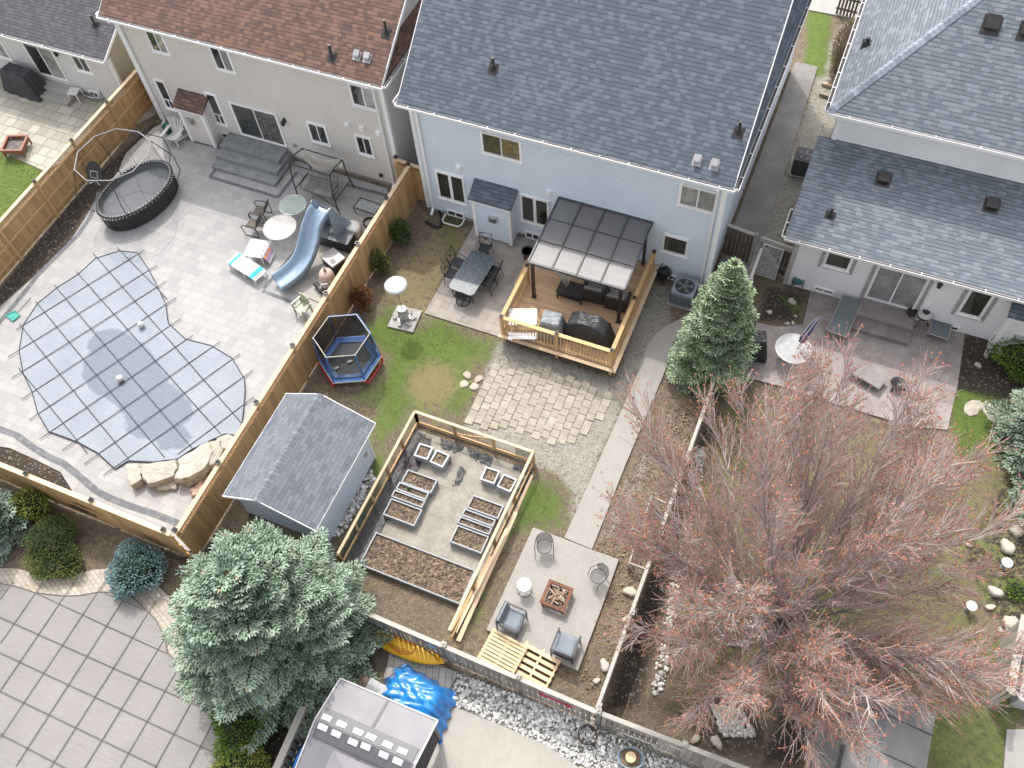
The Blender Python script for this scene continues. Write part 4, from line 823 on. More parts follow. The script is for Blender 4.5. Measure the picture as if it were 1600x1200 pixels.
b.beam((sx1, sy0, zer - .1), (sx1, sy1, zer - .1), .025, .09); b.beam((sx0, sy0, zel - .15), (sx0, sy1, zel - .15), .025, .09); b.bb(wx1 - .1, wx1 + .015, wy0 - .015, wy0 + .06, .05, 1.9); b.bb(wx1 - .1, wx1 + .015, wy1 - .06, wy1 + .015, .05, 1.9); b.build('trim', WHITE, t, off)
p = G(548, 742, 1.4); b = MB(); b.bb(wx1 - .02, wx1 + .03, 8.9, 9.75, 1.45, 1.75); o = b.build('window', WHITE, t, off); MB().bb(wx1 - .01, wx1 + .035, 8.96, 9.69, 1.5, 1.7).build('pane', GLASS, o, off)
b = MB(); b.tube([(wx1, 10.6, 1.0), (wx1 + .06, 10.6, 1.0)], .08, 10); b.build('wall_vent', STEEL, t, off)
# ================================================================ KITCHEN GARDEN
t = thing('garden_enclosure', 'timber garden frame with wire mesh around the raised beds', 'garden fence', (-8.3, 9.8, 0)); off = tuple(t.location)
h_ = .85
GA, GB, GC, GD = [Vector((*g2(u, v, h_), h_)) for u, v in ((648, 643), (833, 706), (702, 985), (528, 865))]
for nm, p, q in (('n', GA, GB), ('e', GB, GC), ('w', GA, GD)):
    b = MB(); b.beam(p, q, .09, .04); b.build('top_rail', W_NEW, t, off); b = MB(); b.beam((p.x, p.y, .1), (q.x, q.y, .1), .04, .14); b.build('bottom_rail', W_RAIL, t, off)
    n_ = {'n': 3, 'e': 4, 'w': 5}[nm]
    for i in range(n_ + 1 if nm == 'w' else n_):
        c = p.lerp(q, i / n_); b = MB(); b.box((c.x + .0, c.y, h_ / 2 - .01), (.085, .085, h_ - .03)); b.build('post', wood_mat('post_wood', (.46, .32, .17), (.35, .23, .11)), t, off)
c0, c1 = GA.lerp(GB, 1 / 3), GA.lerp(GB, 2 / 3); b = MB(); b.beam((c0.x, c0.y + .0, .2), (c1.x, c1.y, h_ - .1), .03, .07); b.build('brace', W_RAIL, t, off)
m, nt, bs = new_mat('green_wire_mesh'); bs.inputs['Base Color'].default_value = (.05, .12, .07, 1); bs.inputs['Roughness'].default_value = .6
co = obco(nt); sp = nt.nodes.new('ShaderNodeSeparateXYZ'); lk(nt, co, sp.inputs[0])
g_ = None
for k, ax in ((0, 0), (1, 1), (2, 2)):
    f_ = mth(nt, 'LESS_THAN', mth(nt, 'FRACT', mth(nt, 'MULTIPLY', sp.outputs[ax], 25.0)), .12 if ax == 2 else .08); g_ = f_ if g_ is None else mth(nt, 'MAXIMUM', g_, f_)
lk(nt, mth(nt, 'MULTIPLY_ADD', g_, .6, .0), bs.inputs['Alpha']); MESH = m
b = MB()
for p, q in ((GA, GB), (GB, GC), (GA, GD)): b.quad([(p.x, p.y, .15), (q.x, q.y, .15), (q.x, q.y, h_ - .03), (p.x, p.y, h_ - .03)])
b.build('wire_mesh', MESH, t, off)
FAB = M('landscape_fabric', (.014, .014, .017), (.028, .028, .032), rough=.5, scale=4, fine=.3, bmp=.8, bscale=9)
def rumple(name, label, px, z, seed, amp=.05, res=.08, mat=None):
    pl = PG(px); xs = [a[0] for a in pl]; ys = [a[1] for a in pl]; nx_ = int((max(xs) - min(xs)) / res) + 2; ny_ = int((max(ys) - min(ys)) / res) + 2; rr = random.Random(seed)
    X, Y_ = np.meshgrid(min(xs) + np.arange(nx_) * res, min(ys) + np.arange(ny_) * res); D_ = pip(X.ravel(), Y_.ravel(), pl).reshape(X.shape); b = MB(); id_ = {}
    def vid(i, j):
        if (i, j) not in id_:
            x, y = X[i, j], Y_[i, j]; id_[(i, j)] = len(b.v); b.v.append((x, y, z + amp * abs(math.sin(x * 9 + math.sin(y * 7) * 2)) * (.4 + rr.random() * .6)))
        return id_[(i, j)]
    for i in range(ny_ - 1):
        for j in range(nx_ - 1):
            if D_[i, j] > -.03 + rr.uniform(-.02, .05): b.face([vid(i, j), vid(i, j + 1), vid(i + 1, j + 1), vid(i + 1, j)])
    o = b.build(name, mat or FAB, smooth=True); return tag(o, label, 'fabric')
rumple('weed_fabric', 'crumpled black weed fabric along the left side of the garden frame', [(648, 672), (670, 690), (645, 745), (618, 790), (590, 835), (560, 885), (548, 905), (522, 885), (585, 780)], .02, 1)
rumple('weed_fabric', 'strip of black weed fabric along the back rail of the garden frame', [(688, 688), (722, 700), (715, 708), (690, 700)], .02, 2, .07)
rumple('weed_fabric', 'bunched black weed fabric by the diagonal brace of the garden frame', [(730, 703), (768, 715), (762, 730), (732, 713)], .02, 3, .09)
rumple('weed_fabric', 'torn black fabric scrap on the gravel in the middle of the beds', [(719, 730), (727, 737), (716, 758), (708, 760)], .02, 4, .06, .05)
rumple('weed_fabric', 'black fabric edge at the right rail of the garden frame', [(800, 725), (830, 738), (815, 770), (805, 765), (818, 742), (800, 733)], .02, 5, .06)
SOILM = M('bed_soil', (.085, .06, .042), (.2, .145, .10), rough=.95, scale=7, tone=.55, fine=1.0, bmp=1, bscale=20)
BEDW = M('raised_bed_vinyl', (.29, .30, .315), (.23, .24, .255), rough=.5, fine=.08)
def soil_top(x0, x1, y0, y1, z, seed):
    rr = random.Random(seed); nx_, ny_ = max(3, int((x1 - x0) / .05)), max(3, int((y1 - y0) / .05)); b = MB()
    for j in range(ny_ + 1):
        for i in range(nx_ + 1): b.v.append((x0 + (x1 - x0) * i / nx_, y0 + (y1 - y0) * j / ny_, z + rr.uniform(-.018, .02)))
    for j in range(ny_):
        for i in range(nx_): a = j * (nx_ + 1) + i; b.tone = rr.random(); b.face([a, a + 1, a + nx_ + 2, a + nx_ + 1])
    return b
def raised_bed(px4, h, label, dividers=0, seed=0, name='raised_bed'):
    P_ = [g2(u, v, h) for u, v in px4]; x0 = min(P_[0][0], P_[3][0]) * .5 + max(P_[0][0], P_[3][0]) * .5; x1 = (P_[1][0] + P_[2][0]) / 2; y1 = (P_[0][1] + P_[1][1]) / 2; y0 = (P_[2][1] + P_[3][1]) / 2
    cx, cy = (x0 + x1) / 2, (y0 + y1) / 2; t = thing(name, label, 'raised bed', (cx, cy, 0), 0, 'grey raised garden beds'); w, d = (x1 - x0) / 2, (y1 - y0) / 2
    for a in ((-w, w, -d, -d + .045), (-w, w, d - .045, d), (-w, -w + .045, -d + .046, d - .046), (w - .045, w, -d + .046, d - .046)): MB().bb(*a, 0, h).build('side_board', BEDW, t)
    soil_top(-w + .04, w - .04, -d + .04, d - .04, h - .07, seed).build('soil', SOILM, t)
    for i in range(dividers):
        yy = -d + 2 * d * (i + 1) / (dividers + 1); MB().bb(-w + .046, w - .046, yy - .02, yy + .02, .02, h + .005).build('divider', BEDW, t)
    return t
Z4 = lambda *a: [(520 + x / 4.706, 630 + y / 4.706) for x, y in a]
raised_bed(Z4((560, 480), (780, 575), (705, 665), (500, 570)), .3, 'grey raised bed at the top of the left column of beds', 0, 1)
raised_bed(Z4((495, 575), (708, 662), (680, 715), (460, 625)), .3, 'narrow grey raised bed with a green sprout in the left column', 0, 2)
raised_bed(Z4((455, 630), (678, 720), (655, 775), (430, 680)), .3, 'narrow grey raised bed just below the one with the green sprout', 0, 3)
raised_bed(Z4((428, 690), (650, 785), (605, 905), (370, 820)), .3, 'largest grey raised bed at the bottom of the left column', 0, 4)
raised_bed(Z4((1035, 670), (1265, 760), (1205, 850), (985, 765)), .3, 'grey raised bed at the top of the right column of beds', 0, 5)
raised_bed(Z4((975, 775), (1200, 855), (1175, 910), (940, 820)), .3, 'upper of the two narrow grey raised beds in the right column', 0, 6)
raised_bed(Z4((935, 828), (1172, 915), (1150, 970), (915, 880)), .3, 'lower of the two narrow grey raised beds in the right column', 0, 7)
raised_bed(Z4((912, 890), (1148, 980), (1090, 1110), (865, 1015)), .3, 'grey raised bed at the bottom of the right column, beside the loose lumber', 0, 8)
raised_bed([(590, 830), (744, 893), (716, 947), (560, 878)], .25, 'biggest raised bed filling the lower end of the garden frame', 0, 9)
sp_ = thing('seedling', 'small clump of green sprouts in a narrow raised bed', 'plant', (*g2(638, 763, .28), .24)); b = MB()
for i in range(60): a = random.uniform(0, 6.3); r = random.uniform(0, .12); x, y = r * math.cos(a), r * math.sin(a); b.rt(); b.quad([(x - .008, y, 0), (x + .008, y, 0), (x + random.uniform(-.04, .04), y + random.uniform(-.04, .04), random.uniform(.06, .13))])
b.build('leaves', M('sprout_green', (.09, .2, .03)), sp_)
def planter(u, v, label, s=.46, seed=0):
    p = G(u, v, 0); t = thing('planter_box', label, 'planter', p, random.uniform(-.08, .08), 'square pale planters'); h = .36; PL = M('planter_vinyl', (.36, .385, .41), (.3, .32, .345), rough=.4, fine=.05)
    for k in range(4):
        b = MB(); a = k * math.pi / 2; b.box((s / 2 * math.cos(a), s / 2 * math.sin(a), h / 2), (.03, s - .03 if k % 2 else s + .03, h), a); b.build('side', PL, t)
    b = MB()
    for k in range(4): a = k * math.pi / 2; b.box((s / 2 * math.cos(a), s / 2 * math.sin(a), h + .008), (.055, s + .055 if k % 2 == 0 else s - .056, .022), a)
    b.build('rim', PL, t); soil_top(-s / 2 + .015, s / 2 - .015, -s / 2 + .015, s / 2 - .015, h - .04, seed).build('soil', SOILM, t)
planter(664, 713, 'square planter at the top left corner inside the garden frame', seed=21); planter(689, 724, 'square planter beside a purple plant, second from the top left', seed=22)
planter(767, 750, 'square planter left of its twin by the right rail', seed=23); planter(793, 762, 'square planter nearest the right rail of the garden frame', seed=24)
def lumber(label, pts, w=.09, h=.04, mat=W_NEW):
    p, q = [Vector(a) for a in pts]; c = (p + q) / 2; t = thing('lumber', label, 'lumber', c, 0, 'loose boards on the garden frame'); b = MB(); b.beam(p, q, w, h); b.build('board', mat, t, tuple(c))
lumber('orange tinted board lying inside the right rail of the garden frame', (G(768, 870, .35), G(704, 986, .05)), mat=W_RAIL); lumber('pale board propped along the right rail of the garden frame', (G(792, 826, .6), G(712, 988, .08)))
lumber('longest pale board outside the right rail of the garden frame', (G(832, 742, .35), G(722, 990, .03))); lumber('dark edged plank on the soil by the right rail of the garden frame', (G(806, 800, .45), G(716, 1002, .02)), .14)
b = MB(); pts = [G(630, 765, .32).lerp(G(694, 757, .1), i / 8) + Vector((0, .06 * math.sin(i * 1.3), 0)) for i in range(9)]
tag(MB().tube(pts, .012, 6).build('garden_hose', M('green_hose', (.12, .22, .16), rough=.4)), 'thin green hose crossing the beds in the garden frame', 'hose')
def twigs(name, label, u, v, r, n, mat, h=.15):
    p = G(u, v); b = MB()
    for i in range(n):
        a = random.uniform(0, 6.3); q = random.uniform(0, r); c = Vector((q * math.cos(a), q * math.sin(a), .02)); e = c + Vector((random.uniform(-.25, .25), random.uniform(-.25, .25), random.uniform(.02, h))); b.tube([c, (c + e) / 2 + Vector((0, 0, .03)), e], [.006, .004, .002], 3, cap=False)
    o = b.build(name, mat); o.location = p; return tag(o, label, 'plant')
twigs('purple_stems', 'purple red leafless stems along the left rail of the garden frame', 637, 725, .4, 90, M('purple_stem', (.12, .03, .05)), .2)
twigs('purple_stems', 'small purple red plant beside the second square planter', 702, 720, .18, 40, M('purple_stem', (.12, .03, .05)), .15)
twigs('dry_stems', 'dead straw coloured stems behind the top left planter', 664, 688, .4, 60, M('dry_stem', (.4, .31, .2)), .2)

# ================================================================ FIRE PIT PATIO FURNITURE
PZ = .1
RUST = M('rusty_steel', (.2, .085, .045), (.1, .045, .03), rough=.8, scale=8, fine=.3)
def fire_pit(label, u, v, z, s, rz, logs=True, mat=RUST, leg_h=.3):
    p = G(u, v, z); t = thing('fire_pit', label, 'fire pit', p, rz); h = leg_h
    b = MB(); w = .1
    for k in range(4): a = k * math.pi / 2; b.box(((s / 2 - w / 2) * math.cos(a), (s / 2 - w / 2) * math.sin(a), h + .02), (w, s if k % 2 == 0 else s - 2 * w, .03), a)
    b.build('rim', mat, t); b = MB()
    for k in range(4): a = k * math.pi / 2; b.box(((s / 2 - .04) * math.cos(a), (s / 2 - .04) * math.sin(a), h - .09), (.02, s - .1, .2), a)
    b.build('skirt', mat, t); b = MB(); b.box((0, 0, h - .14), (s - .22, s - .22, .02)); b.build('bowl', M('ash', (.12, .1, .09)), t)
    for sx in (-1, 1):
        for sy in (-1, 1): MB().bb(sx * (s / 2 - .07) - .03, sx * (s / 2 - .07) + .03, sy * (s / 2 - .07) - .03, sy * (s / 2 - .07) + .03, 0, h).build('leg', mat, t)
    b = MB()
    for k in range(2): a = k * math.pi / 2 + math.pi / 4; b.box((0, 0, h + .015), (s * 1.1, .02, .012), a)
    b.build('grate', BLACK if not logs else mat, t)
    if logs:
        f = MB()
        for i in range(26): a = random.uniform(0, 3.14); c = (random.uniform(-.2, .2), random.uniform(-.2, .2), h - .1 + random.uniform(0, .09)); L_ = random.uniform(.1, .22); f.tube([(c[0] - L_ * math.cos(a), c[1] - L_ * math.sin(a), c[2]), (c[0] + L_ * math.cos(a), c[1] + L_ * math.sin(a), c[2] + .02)], random.uniform(.012, .03), 5)
        f.build('firewood', M('firewood', (.42, .32, .24), (.28, .2, .14), tone=.4), t)
    return t
fire_pit('square rusty fire pit full of kindling on the concrete patio', 870, 936, PZ, .82, -.02)
fire_pit('square rusty fire pit on the flagstones at the top left', 30, 235, .02, 1.0, .35, logs=False, mat=M('copper_steel', (.25, .1, .06), rough=.6), leg_h=.42)
WIRE = M('chair_wire', (.06, .06, .06), rough=.4)
m, nt, bs = new_mat('mesh_weave'); bs.inputs['Base Color'].default_value = (.07, .07, .07, 1); co = obco(nt); ck = nd(nt, 'ShaderNodeTexChecker', {'Vector': co, 'Scale': 60.0}, out=1); lk(nt, mth(nt, 'MULTIPLY_ADD', ck, .35, .5), bs.inputs['Alpha']); WEAVE = m
def mesh_chair(label, u, v, z, rz):
    t = thing('wire_chair', label, 'chair', G(u, v, z), rz, 'round backed wire chairs'); b = MB()
    b.tube([(.24 * math.cos(a), .24 * math.sin(a), .43) for a in [i * math.pi / 8 for i in range(16)]], .012, 6, closed=True); b.build('seat_frame', WIRE, t)
    b = MB(); b.lathe([(.0, .425), (.12, .418), (.235, .43)], n=18, caps=False); b.build('seat', WEAVE, t)
    b = MB(); b.tube([(-.3, -.2, .0), (-.29, -.17, .35), (-.3, -.1, .62), (-.27, .12, .68), (-.2, .25, .8), (0, .32, .86), (.2, .25, .8), (.27, .12, .68), (.3, -.1, .62), (.29, -.17, .35), (.3, -.2, 0)], .012, 6); b.build('arm_frame', WIRE, t)
    b = MB(); n_ = 10
    for i in range(n_):
        a0, a1 = math.pi * (.12 + .76 * i / n_), math.pi * (.12 + .76 * (i + 1) / n_)
        def q(a, s_): zz = .47 if s_ == 0 else .7 + .14 * math.sin(a); rr = .23 + .07 * s_; return (rr * math.cos(a), rr * math.sin(a), zz)
        b.quad([q(a0, 0), q(a1, 0), q(a1, 1), q(a0, 1)])
    b.build('backrest', WEAVE, t)
    for x_, y_ in ((-.26, .3), (.26, .3)): MB().tube([(x_ * .8, y_ * .6, .43), (x_, y_, 0)], .011, 6).build('leg', WIRE, t)
    return t
mesh_chair('round backed wire chair at the top left corner of the fire pit patio', 851, 862, PZ, .35)
mesh_chair('round backed wire chair at the right side of the fire pit patio', 934, 908, PZ, -.75)
def arm_chair(label, u, v, z, rz, empty_back=True):
    t = thing('armchair', label, 'chair', G(u, v, z), rz, 'grey cushioned armchairs'); CU = M('blue_grey_cushion', (.2, .225, .255), (.17, .19, .22), rough=.9, fine=.15); w = .34
    for x_, y_ in ((-w, -w), (w, -w), (-w, w), (w, w)): MB().bb(x_ - .02, x_ + .02, y_ - .02, y_ + .02, 0, .62).build('leg', BLACK, t)
    b = MB()
    for s_ in (-1, 1): b.bb(s_ * w - .03, s_ * w + .03, -w - .02, w + .02, .6, .63)
    b.bb(-w, w, -w - .02, -w + .02, .28, .32); b.bb(-w, w, w - .02, w + .02, .28, .32); b.bb(-w, w, w - .02, w + .02, .7, .74); b.build('frame', BLACK, t)
    b = MB().drape(.66, .66, .14, seed=int(u), top=.86, wr=.006, n=12); b.v = [(x, y - .02, z_ + .3) for x, y, z_ in b.v]; b.build('seat_cushion', CU, t, smooth=True)
    b = MB(); b.box((0, w - .07, .58), (.62, .1, .34), 0, Matrix.Rotation(-.25, 3, 'X')); b.build('back_cushion', CU, t)
arm_chair('grey cushioned armchair at the left edge of the fire pit patio', 800, 973, PZ, math.pi / 2 - .05)
arm_chair('grey cushioned armchair near the pallets at the bottom corner of the patio', 884, 1014, PZ, math.pi)
t = thing('side_table', 'small round white topped wire table left of the rusty fire pit', 'table', G(820, 922, PZ)); MB().cyl((0, 0, .5), .22, .02, 24).build('table_top', M('white_top', (.8, .8, .8), rough=.3), t)
for k in range(3): a = k * 2.1; MB().tube([(.2 * math.cos(a), .2 * math.sin(a), .5), (.1 * math.cos(a), .1 * math.sin(a), .3), (.24 * math.cos(a), .24 * math.sin(a), 0)], .01, 5).build('leg', WIRE, t)
MB().tube([(.23 * math.cos(a), .23 * math.sin(a), .02) for a in [i * math.pi / 10 for i in range(20)]], .008, 5, closed=True).build('foot_ring', WIRE, t)
def pallet(label, px, z, rz, tilt=0, n=8, solid=False):
    p = G(*px, z); t = thing('pallet', label, 'pallet', p, rz, 'pale wooden pallets'); L_, D_ = 1.22, 1.02
    for i in range(3): x_ = -L_ / 2 + .05 + i * (L_ - .1) / 2; MB().bb(x_ - .03, x_ + .03, -D_ / 2, D_ / 2, .02, .11).build('stringer', W_PALLET, t)
    g = D_ / n
    for i in range(n):
        if not solid and i % 3 == 1 and i not in (1,): pass
        MB().bb(-L_ / 2, L_ / 2, -D_ / 2 + i * g + .005, -D_ / 2 + (i + (.78 if n > 6 else .6)) * g, .111, .13).build('slat', W_PALLET, t)
    for y_ in (-D_ / 2 + .06, 0, D_ / 2 - .06): MB().bb(-L_ / 2, L_ / 2, y_ - .05, y_ + .05, 0, .019).build('bottom_slat', W_PALLET, t)
pa = g2(783, 1015); ang = -.11
pallet('pale wooden pallet with close slats at the left, by the weathered fence', (786, 1020), .12, ang, n=9)
pallet('pale wooden pallet with wide gaps between its slats, right of the other one', (838, 1040), .0, ang, n=5)
# ================================================================ POOLS
def patch(poly, res, zf, name, mat, parent=None, off=None, at=None, smooth=True):
    xs = [a[0] for a in poly]; ys = [a[1] for a in poly]; x0, y0 = min(xs) - res, min(ys) - res; nx_ = int((max(xs) - x0) / res) + 3; ny_ = int((max(ys) - y0) / res) + 3
    X, Y_ = np.meshgrid(x0 + np.arange(nx_) * res, y0 + np.arange(ny_) * res); D_ = pip(X.ravel(), Y_.ravel(), poly).reshape(X.shape); b = MB(); id_ = {}; n = len(poly)
    def vid(i, j):
        if (i, j) not in id_:
            x, y = X[i, j], Y_[i, j]
            if D_[i, j] < 0:
                best = None
                for k in range(n):
                    ax, ay = poly[k]; bx, by = poly[(k + 1) % n]; dx, dy = bx - ax, by - ay; t = max(0, min(1, ((x - ax) * dx + (y - ay) * dy) / (dx * dx + dy * dy + 1e-12))); qx, qy = ax + t * dx, ay + t * dy; dd = (qx - x) ** 2 + (qy - y) ** 2
                    if best is None or dd < best[0]: best = (dd, qx, qy)
                x, y = best[1], best[2]
            id_[(i, j)] = len(b.v); b.v.append((x, y, zf(x, y, max(0, D_[i, j]))))
        return id_[(i, j)]
    for i in range(ny_ - 1):
        for j in range(nx_ - 1):
            if max(D_[i, j], D_[i + 1, j], D_[i, j + 1], D_[i + 1, j + 1]) > 0: b.face([vid(i, j), vid(i, j + 1), vid(i + 1, j + 1), vid(i + 1, j)])
    o = b.build(name, mat, parent, off, smooth)
    if at:
        for k, fn in at.items():
            a_ = o.data.attributes.new(k, 'FLOAT', 'POINT'); P_ = np.array(b.v); a_.data.foreach_set('value', fn(P_[:, 0], P_[:, 1]).astype(np.float32))
    return o
def cover_mat(name, c1, c2, wet):
    m, nt, b = new_mat(name); p = obco(nt); n = noise(nt, p, .5, 5, .6); n2 = noise(nt, p, 6, 3)
    c = mixc(nt, ramp(nt, n, .35, .65), c1, c2); w_ = ramp(nt, mth(nt, 'ADD', attr(nt, 'wet'), mth(nt, 'MULTIPLY', mth(nt, 'SUBTRACT', noise(nt, p, 2.5, 3), .5), .5)), .42, .56)
    c = mixc(nt, w_, c, wet); c = mixc(nt, 1, c, gray(nt, mth(nt, 'MULTIPLY_ADD', n2, .12, .94)), 'MULTIPLY'); lk(nt, c, b.inputs['Base Color'])
    lk(nt, mth(nt, 'MULTIPLY_ADD', w_, -.12, .7), b.inputs['Roughness'])
    wr = noise(nt, nd(nt, 'ShaderNodeMapping', {0: p, 2: (0, 0, .6), 3: (1, 5, 1)}), 2.2, 4, .6); bump(nt, wr, .35, .06, b); return m
A4 = lambda *a: [(x / 4, y / 4 + 300) for x, y in a]; B4 = lambda *a: [(x / 4, y / 4 + 600) for x, y in a]
cz = .07
outl = PG([(187, 392), (215, 395), (233, 422), (247, 450), (259, 475), (263, 505), (290, 530), (330, 540), (363, 560), (382, 592), (383, 610), (381, 637), (378, 662), (368, 680), (352, 678), (325, 690), (300, 702), (278, 717), (240, 722), (200, 720), (180, 733), (152, 707), (120, 690), (76, 674), (59, 645), (50, 612), (36, 582), (30, 548), (37, 507), (59, 474), (90, 449), (122, 429), (149, 404)], cz)
wet = PG(A4((540, 960), (600, 870), (700, 845), (790, 880), (900, 960), (1000, 1080), (1050, 1180)) + B4((1180, 100), (1210, 180), (1150, 260), (1200, 330), (1180, 390), (1080, 410), (1000, 400), (985, 350), (930, 345), (860, 345), (795, 280), (790, 200), (740, 140), (690, 110), (600, 55), (540, 10)) + A4((500, 1140), (520, 1060), (560, 1010)), cz)
t = thing('pool_cover', 'blue grey safety cover with black straps over the kidney shaped pool', 'pool cover', (*g2(220, 570), 0)); off = tuple(t.location)
patch(outl, .14, lambda x, y, d: cz - min(.025, d * .02) + .006 * math.sin(x * 5 + y * 3) * min(1, d), 'cover_sheet', cover_mat('cover_blue', (.215, .24, .275), (.26, .285, .32), (.12, .148, .185)), t, off, {'wet': lambda x, y: np.clip(.5 + pip(x, y, wet) * 1.2, 0, 1)})
STRAP = M('strap_webbing', (.03, .035, .045), rough=.7)
def straps(parent, segs, z, off, w=.028, mat=STRAP):
    for a_, c_ in segs:
        p, q = G(*a_, z), G(*c_, z); b = MB(); b.beam(p, q, w, .008); b.build('strap', mat, parent, off)
sg = [(A4((730, 345)), A4((1045, 668))), (A4((580, 380)), B4((1515, 250))), (A4((475, 495)), B4((1400, 335))), (A4((338, 580)), B4((1200, 400))), (A4((222, 682)), B4((1030, 460))), (A4((122, 825)), B4((805, 470))), (A4((115, 1098)), B4((545, 430))),
      (A4((905, 360)), A4((100, 860))), (A4((985, 455)), A4((50, 1030))), (A4((1035, 560)), A4((70, 1165))), (A4((1100, 660)), B4((135, 95))), (A4((1130, 790)), B4((180, 225))), (A4((1205, 895)), B4((245, 345))), (A4((1375, 935)), B4((385, 415))), (A4((1500, 1010)), B4((525, 500))), (A4((1580, 1115)), B4((645, 570))), (B4((1585, 80)), B4((1110, 440)))]
straps(t, [(a[0], c[0]) for a, c in sg], cz + .012, off)
b = MB(); b.tube([(x, y, cz + .012) for x, y in outl], .016, 5, closed=True); b.build('edge_binding', STRAP, t, off)
for u, v, lb in ((220, 507, 'white float ball on the pool cover, beside a strap near the middle'), (187, 591, 'white float ball lying in the dark wet patch of the pool cover')):
    o = MB().ell((0, 0, 0), (.13, .13, .13), 16, 10).build('float_ball', PLASTW, smooth=True); o.location = G(u, v, cz + .12); tag(o, lb, 'ball')
t = thing('shovel', 'turquoise plastic snow shovel lying by the pool cover', 'shovel', (*g2(20, 494, .03), .03)); off = tuple(t.location); TQ = M('turquoise_plastic', (.03, .33, .27), rough=.4)
c = [G(u, v, .06) for u, v in ((9, 493), (24, 486), (31, 493), (20, 502))]; b = MB(); b.quad([tuple(c[0]), tuple(c[3]), tuple(c[2]), tuple(c[1])]); 
for i in range(4): b.beam(c[i], c[(i + 1) % 4], .03, .05)
b.build('blade', TQ, t, off); MB().tube([G(26, 488, .08), G(48, 465, .05)], .014, 6).build('handle', M('steel_grey', (.3, .3, .3), metal=.5), t, off)
# ---- flat boulders of the pool waterfall
BOULD = M('limestone_boulder', (.43, .40, .34), (.32, .29, .24), rough=.95, scale=1.8, fine=.3, bmp=.8, bscale=8)
def slab_rock(label, px, z0, z1, seed):
    pl = PG(px, z1); rr = random.Random(seed); cx = sum(a[0] for a in pl) / len(pl); cy = sum(a[1] for a in pl) / len(pl); P_ = []
    for i in range(len(pl)):
        a, c = pl[i], pl[(i + 1) % len(pl)]
        for k in range(4): f_ = k / 4; P_.append((a[0] + (c[0] - a[0]) * f_ + rr.uniform(-.03, .03), a[1] + (c[1] - a[1]) * f_ + rr.uniform(-.03, .03)))
    b = MB(); b.tone = rr.random(); n = len(P_); lv = [(1.0, z0), (1.03, z0 + (z1 - z0) * .5), (1.0, z1 - .05), (.95, z1 - .008), (.6, z1 + .012), (.25, z1 + .018)]
    for s_, z_ in lv:
        for x, y in P_: b.v.append((cx + (x - cx) * s_ + rr.uniform(-.012, .012), cy + (y - cy) * s_ + rr.uniform(-.012, .012), z_ + rr.uniform(-.012, .012)))
    for l in range(len(lv) - 1):
        for i in range(n): j = (i + 1) % n; b.face([l * n + i, l * n + j, (l + 1) * n + j, (l + 1) * n + i])
    b.face([(len(lv) - 1) * n + i for i in range(n)]); o = b.build('boulder', BOULD, None, (cx, cy, 0)); o.location = (cx, cy, 0); return tag(o, label, 'boulder')
slab_rock('pale boulder at the left end of the pool waterfall', B4((785, 500), (860, 490), (882, 540), (880, 600), (820, 635), (800, 590)), 0, .42, 1)
slab_rock('long flat boulder, second from the left of the pool waterfall', B4((870, 500), (1100, 468), (1105, 520), (1085, 575), (930, 628), (885, 590)), .22, .5, 2)
slab_rock('largest tilted flat boulder in the middle of the pool waterfall', B4((1112, 470), (1300, 352), (1330, 415), (1285, 520), (1180, 588), (1080, 592), (1108, 540)), .25, .58, 3)
slab_rock('small boulder at the right end above the pool waterfall', B4((1312, 355), (1370, 345), (1385, 415), (1372, 480), (1310, 508), (1290, 495), (1328, 430)), .2, .5, 4)
slab_rock('low supporting boulder under the long flat boulder', B4((965, 615), (1100, 590), (1100, 655), (975, 655)), 0, .2, 5)
slab_rock('rounded boulder between the waterfall and the cedar fence', B4((1345, 340), (1420, 312), (1470, 328), (1440, 395), (1390, 405)), 0, .4, 6)
slab_rock('lower stone wedge beneath the largest flat boulder', B4((1120, 595), (1270, 520), (1280, 560), (1180, 632)), 0, .24, 7)
for k, (u, v) in enumerate(((305, 772), (313, 765), (314, 757), (310, 762), (303, 766))):
    o = MB().rock((0, 0, 0), (.14, .11, .1), k + 40, rz=k).build('pink_stone', M('pink_stone', (.45, .3, .22), (.35, .23, .17), fine=.2)); o.location = G(u, v, .08); tag(o, 'rounded pinkish stones piled against the cedar fence by the waterfall', 'stone', 'pink stones by the fence')
# ---- second covered pool at the bottom left
C4 = lambda *a: [(x / 4, y / 4 + 900) for x, y in a]
out2 = PG([(-140, 905)] + C4((0, 45), (100, 65), (220, 105), (400, 125), (500, 122), (620, 100), (720, 102), (800, 110), (920, 220), (970, 270), (1030, 375), (1045, 480), (1120, 550), (1270, 650), (1340, 740), (1380, 880), (1395, 1130), (1380, 1190), (1340, 1400), (1000, 1700), (-600, 1700)), cz)
t = thing('second_pool_cover', 'pale grey safety cover with dark straps over the pool at the bottom left', 'pool cover', (*g2(100, 1050), 0)); off = tuple(t.location)
patch(out2, .16, lambda x, y, d: cz - min(.025, d * .02), 'cover_sheet', cover_mat('cover_grey', (.21, .195, .183), (.24, .222, .208), (.21, .195, .183)), t, off)
straps(t, [(C4(a)[0], C4(c)[0]) for a, c in (((0, 145), (85, 30)), ((0, 420), (268, 40)), ((0, 715), (460, 42)), ((0, 1010), (657, 30)), ((100, 1185), (800, 100)), ((300, 1220), (975, 150)), ((515, 1220), (1090, 292)), ((735, 1220), (1178, 465)), ((955, 1220), (1275, 645)), ((1170, 1220), (1383, 815)), ((-60, 230), (1352, 862)), ((-60, 450), (1395, 1130)), ((-60, 690), (980, 1190)), ((-60, 955), (450, 1220)), ((220, 105), (1045, 485)), ((640, 100), (925, 222)))], cz + .01, off, .024, M('strap_dark_brown', (.12, .107, .1), rough=.7))
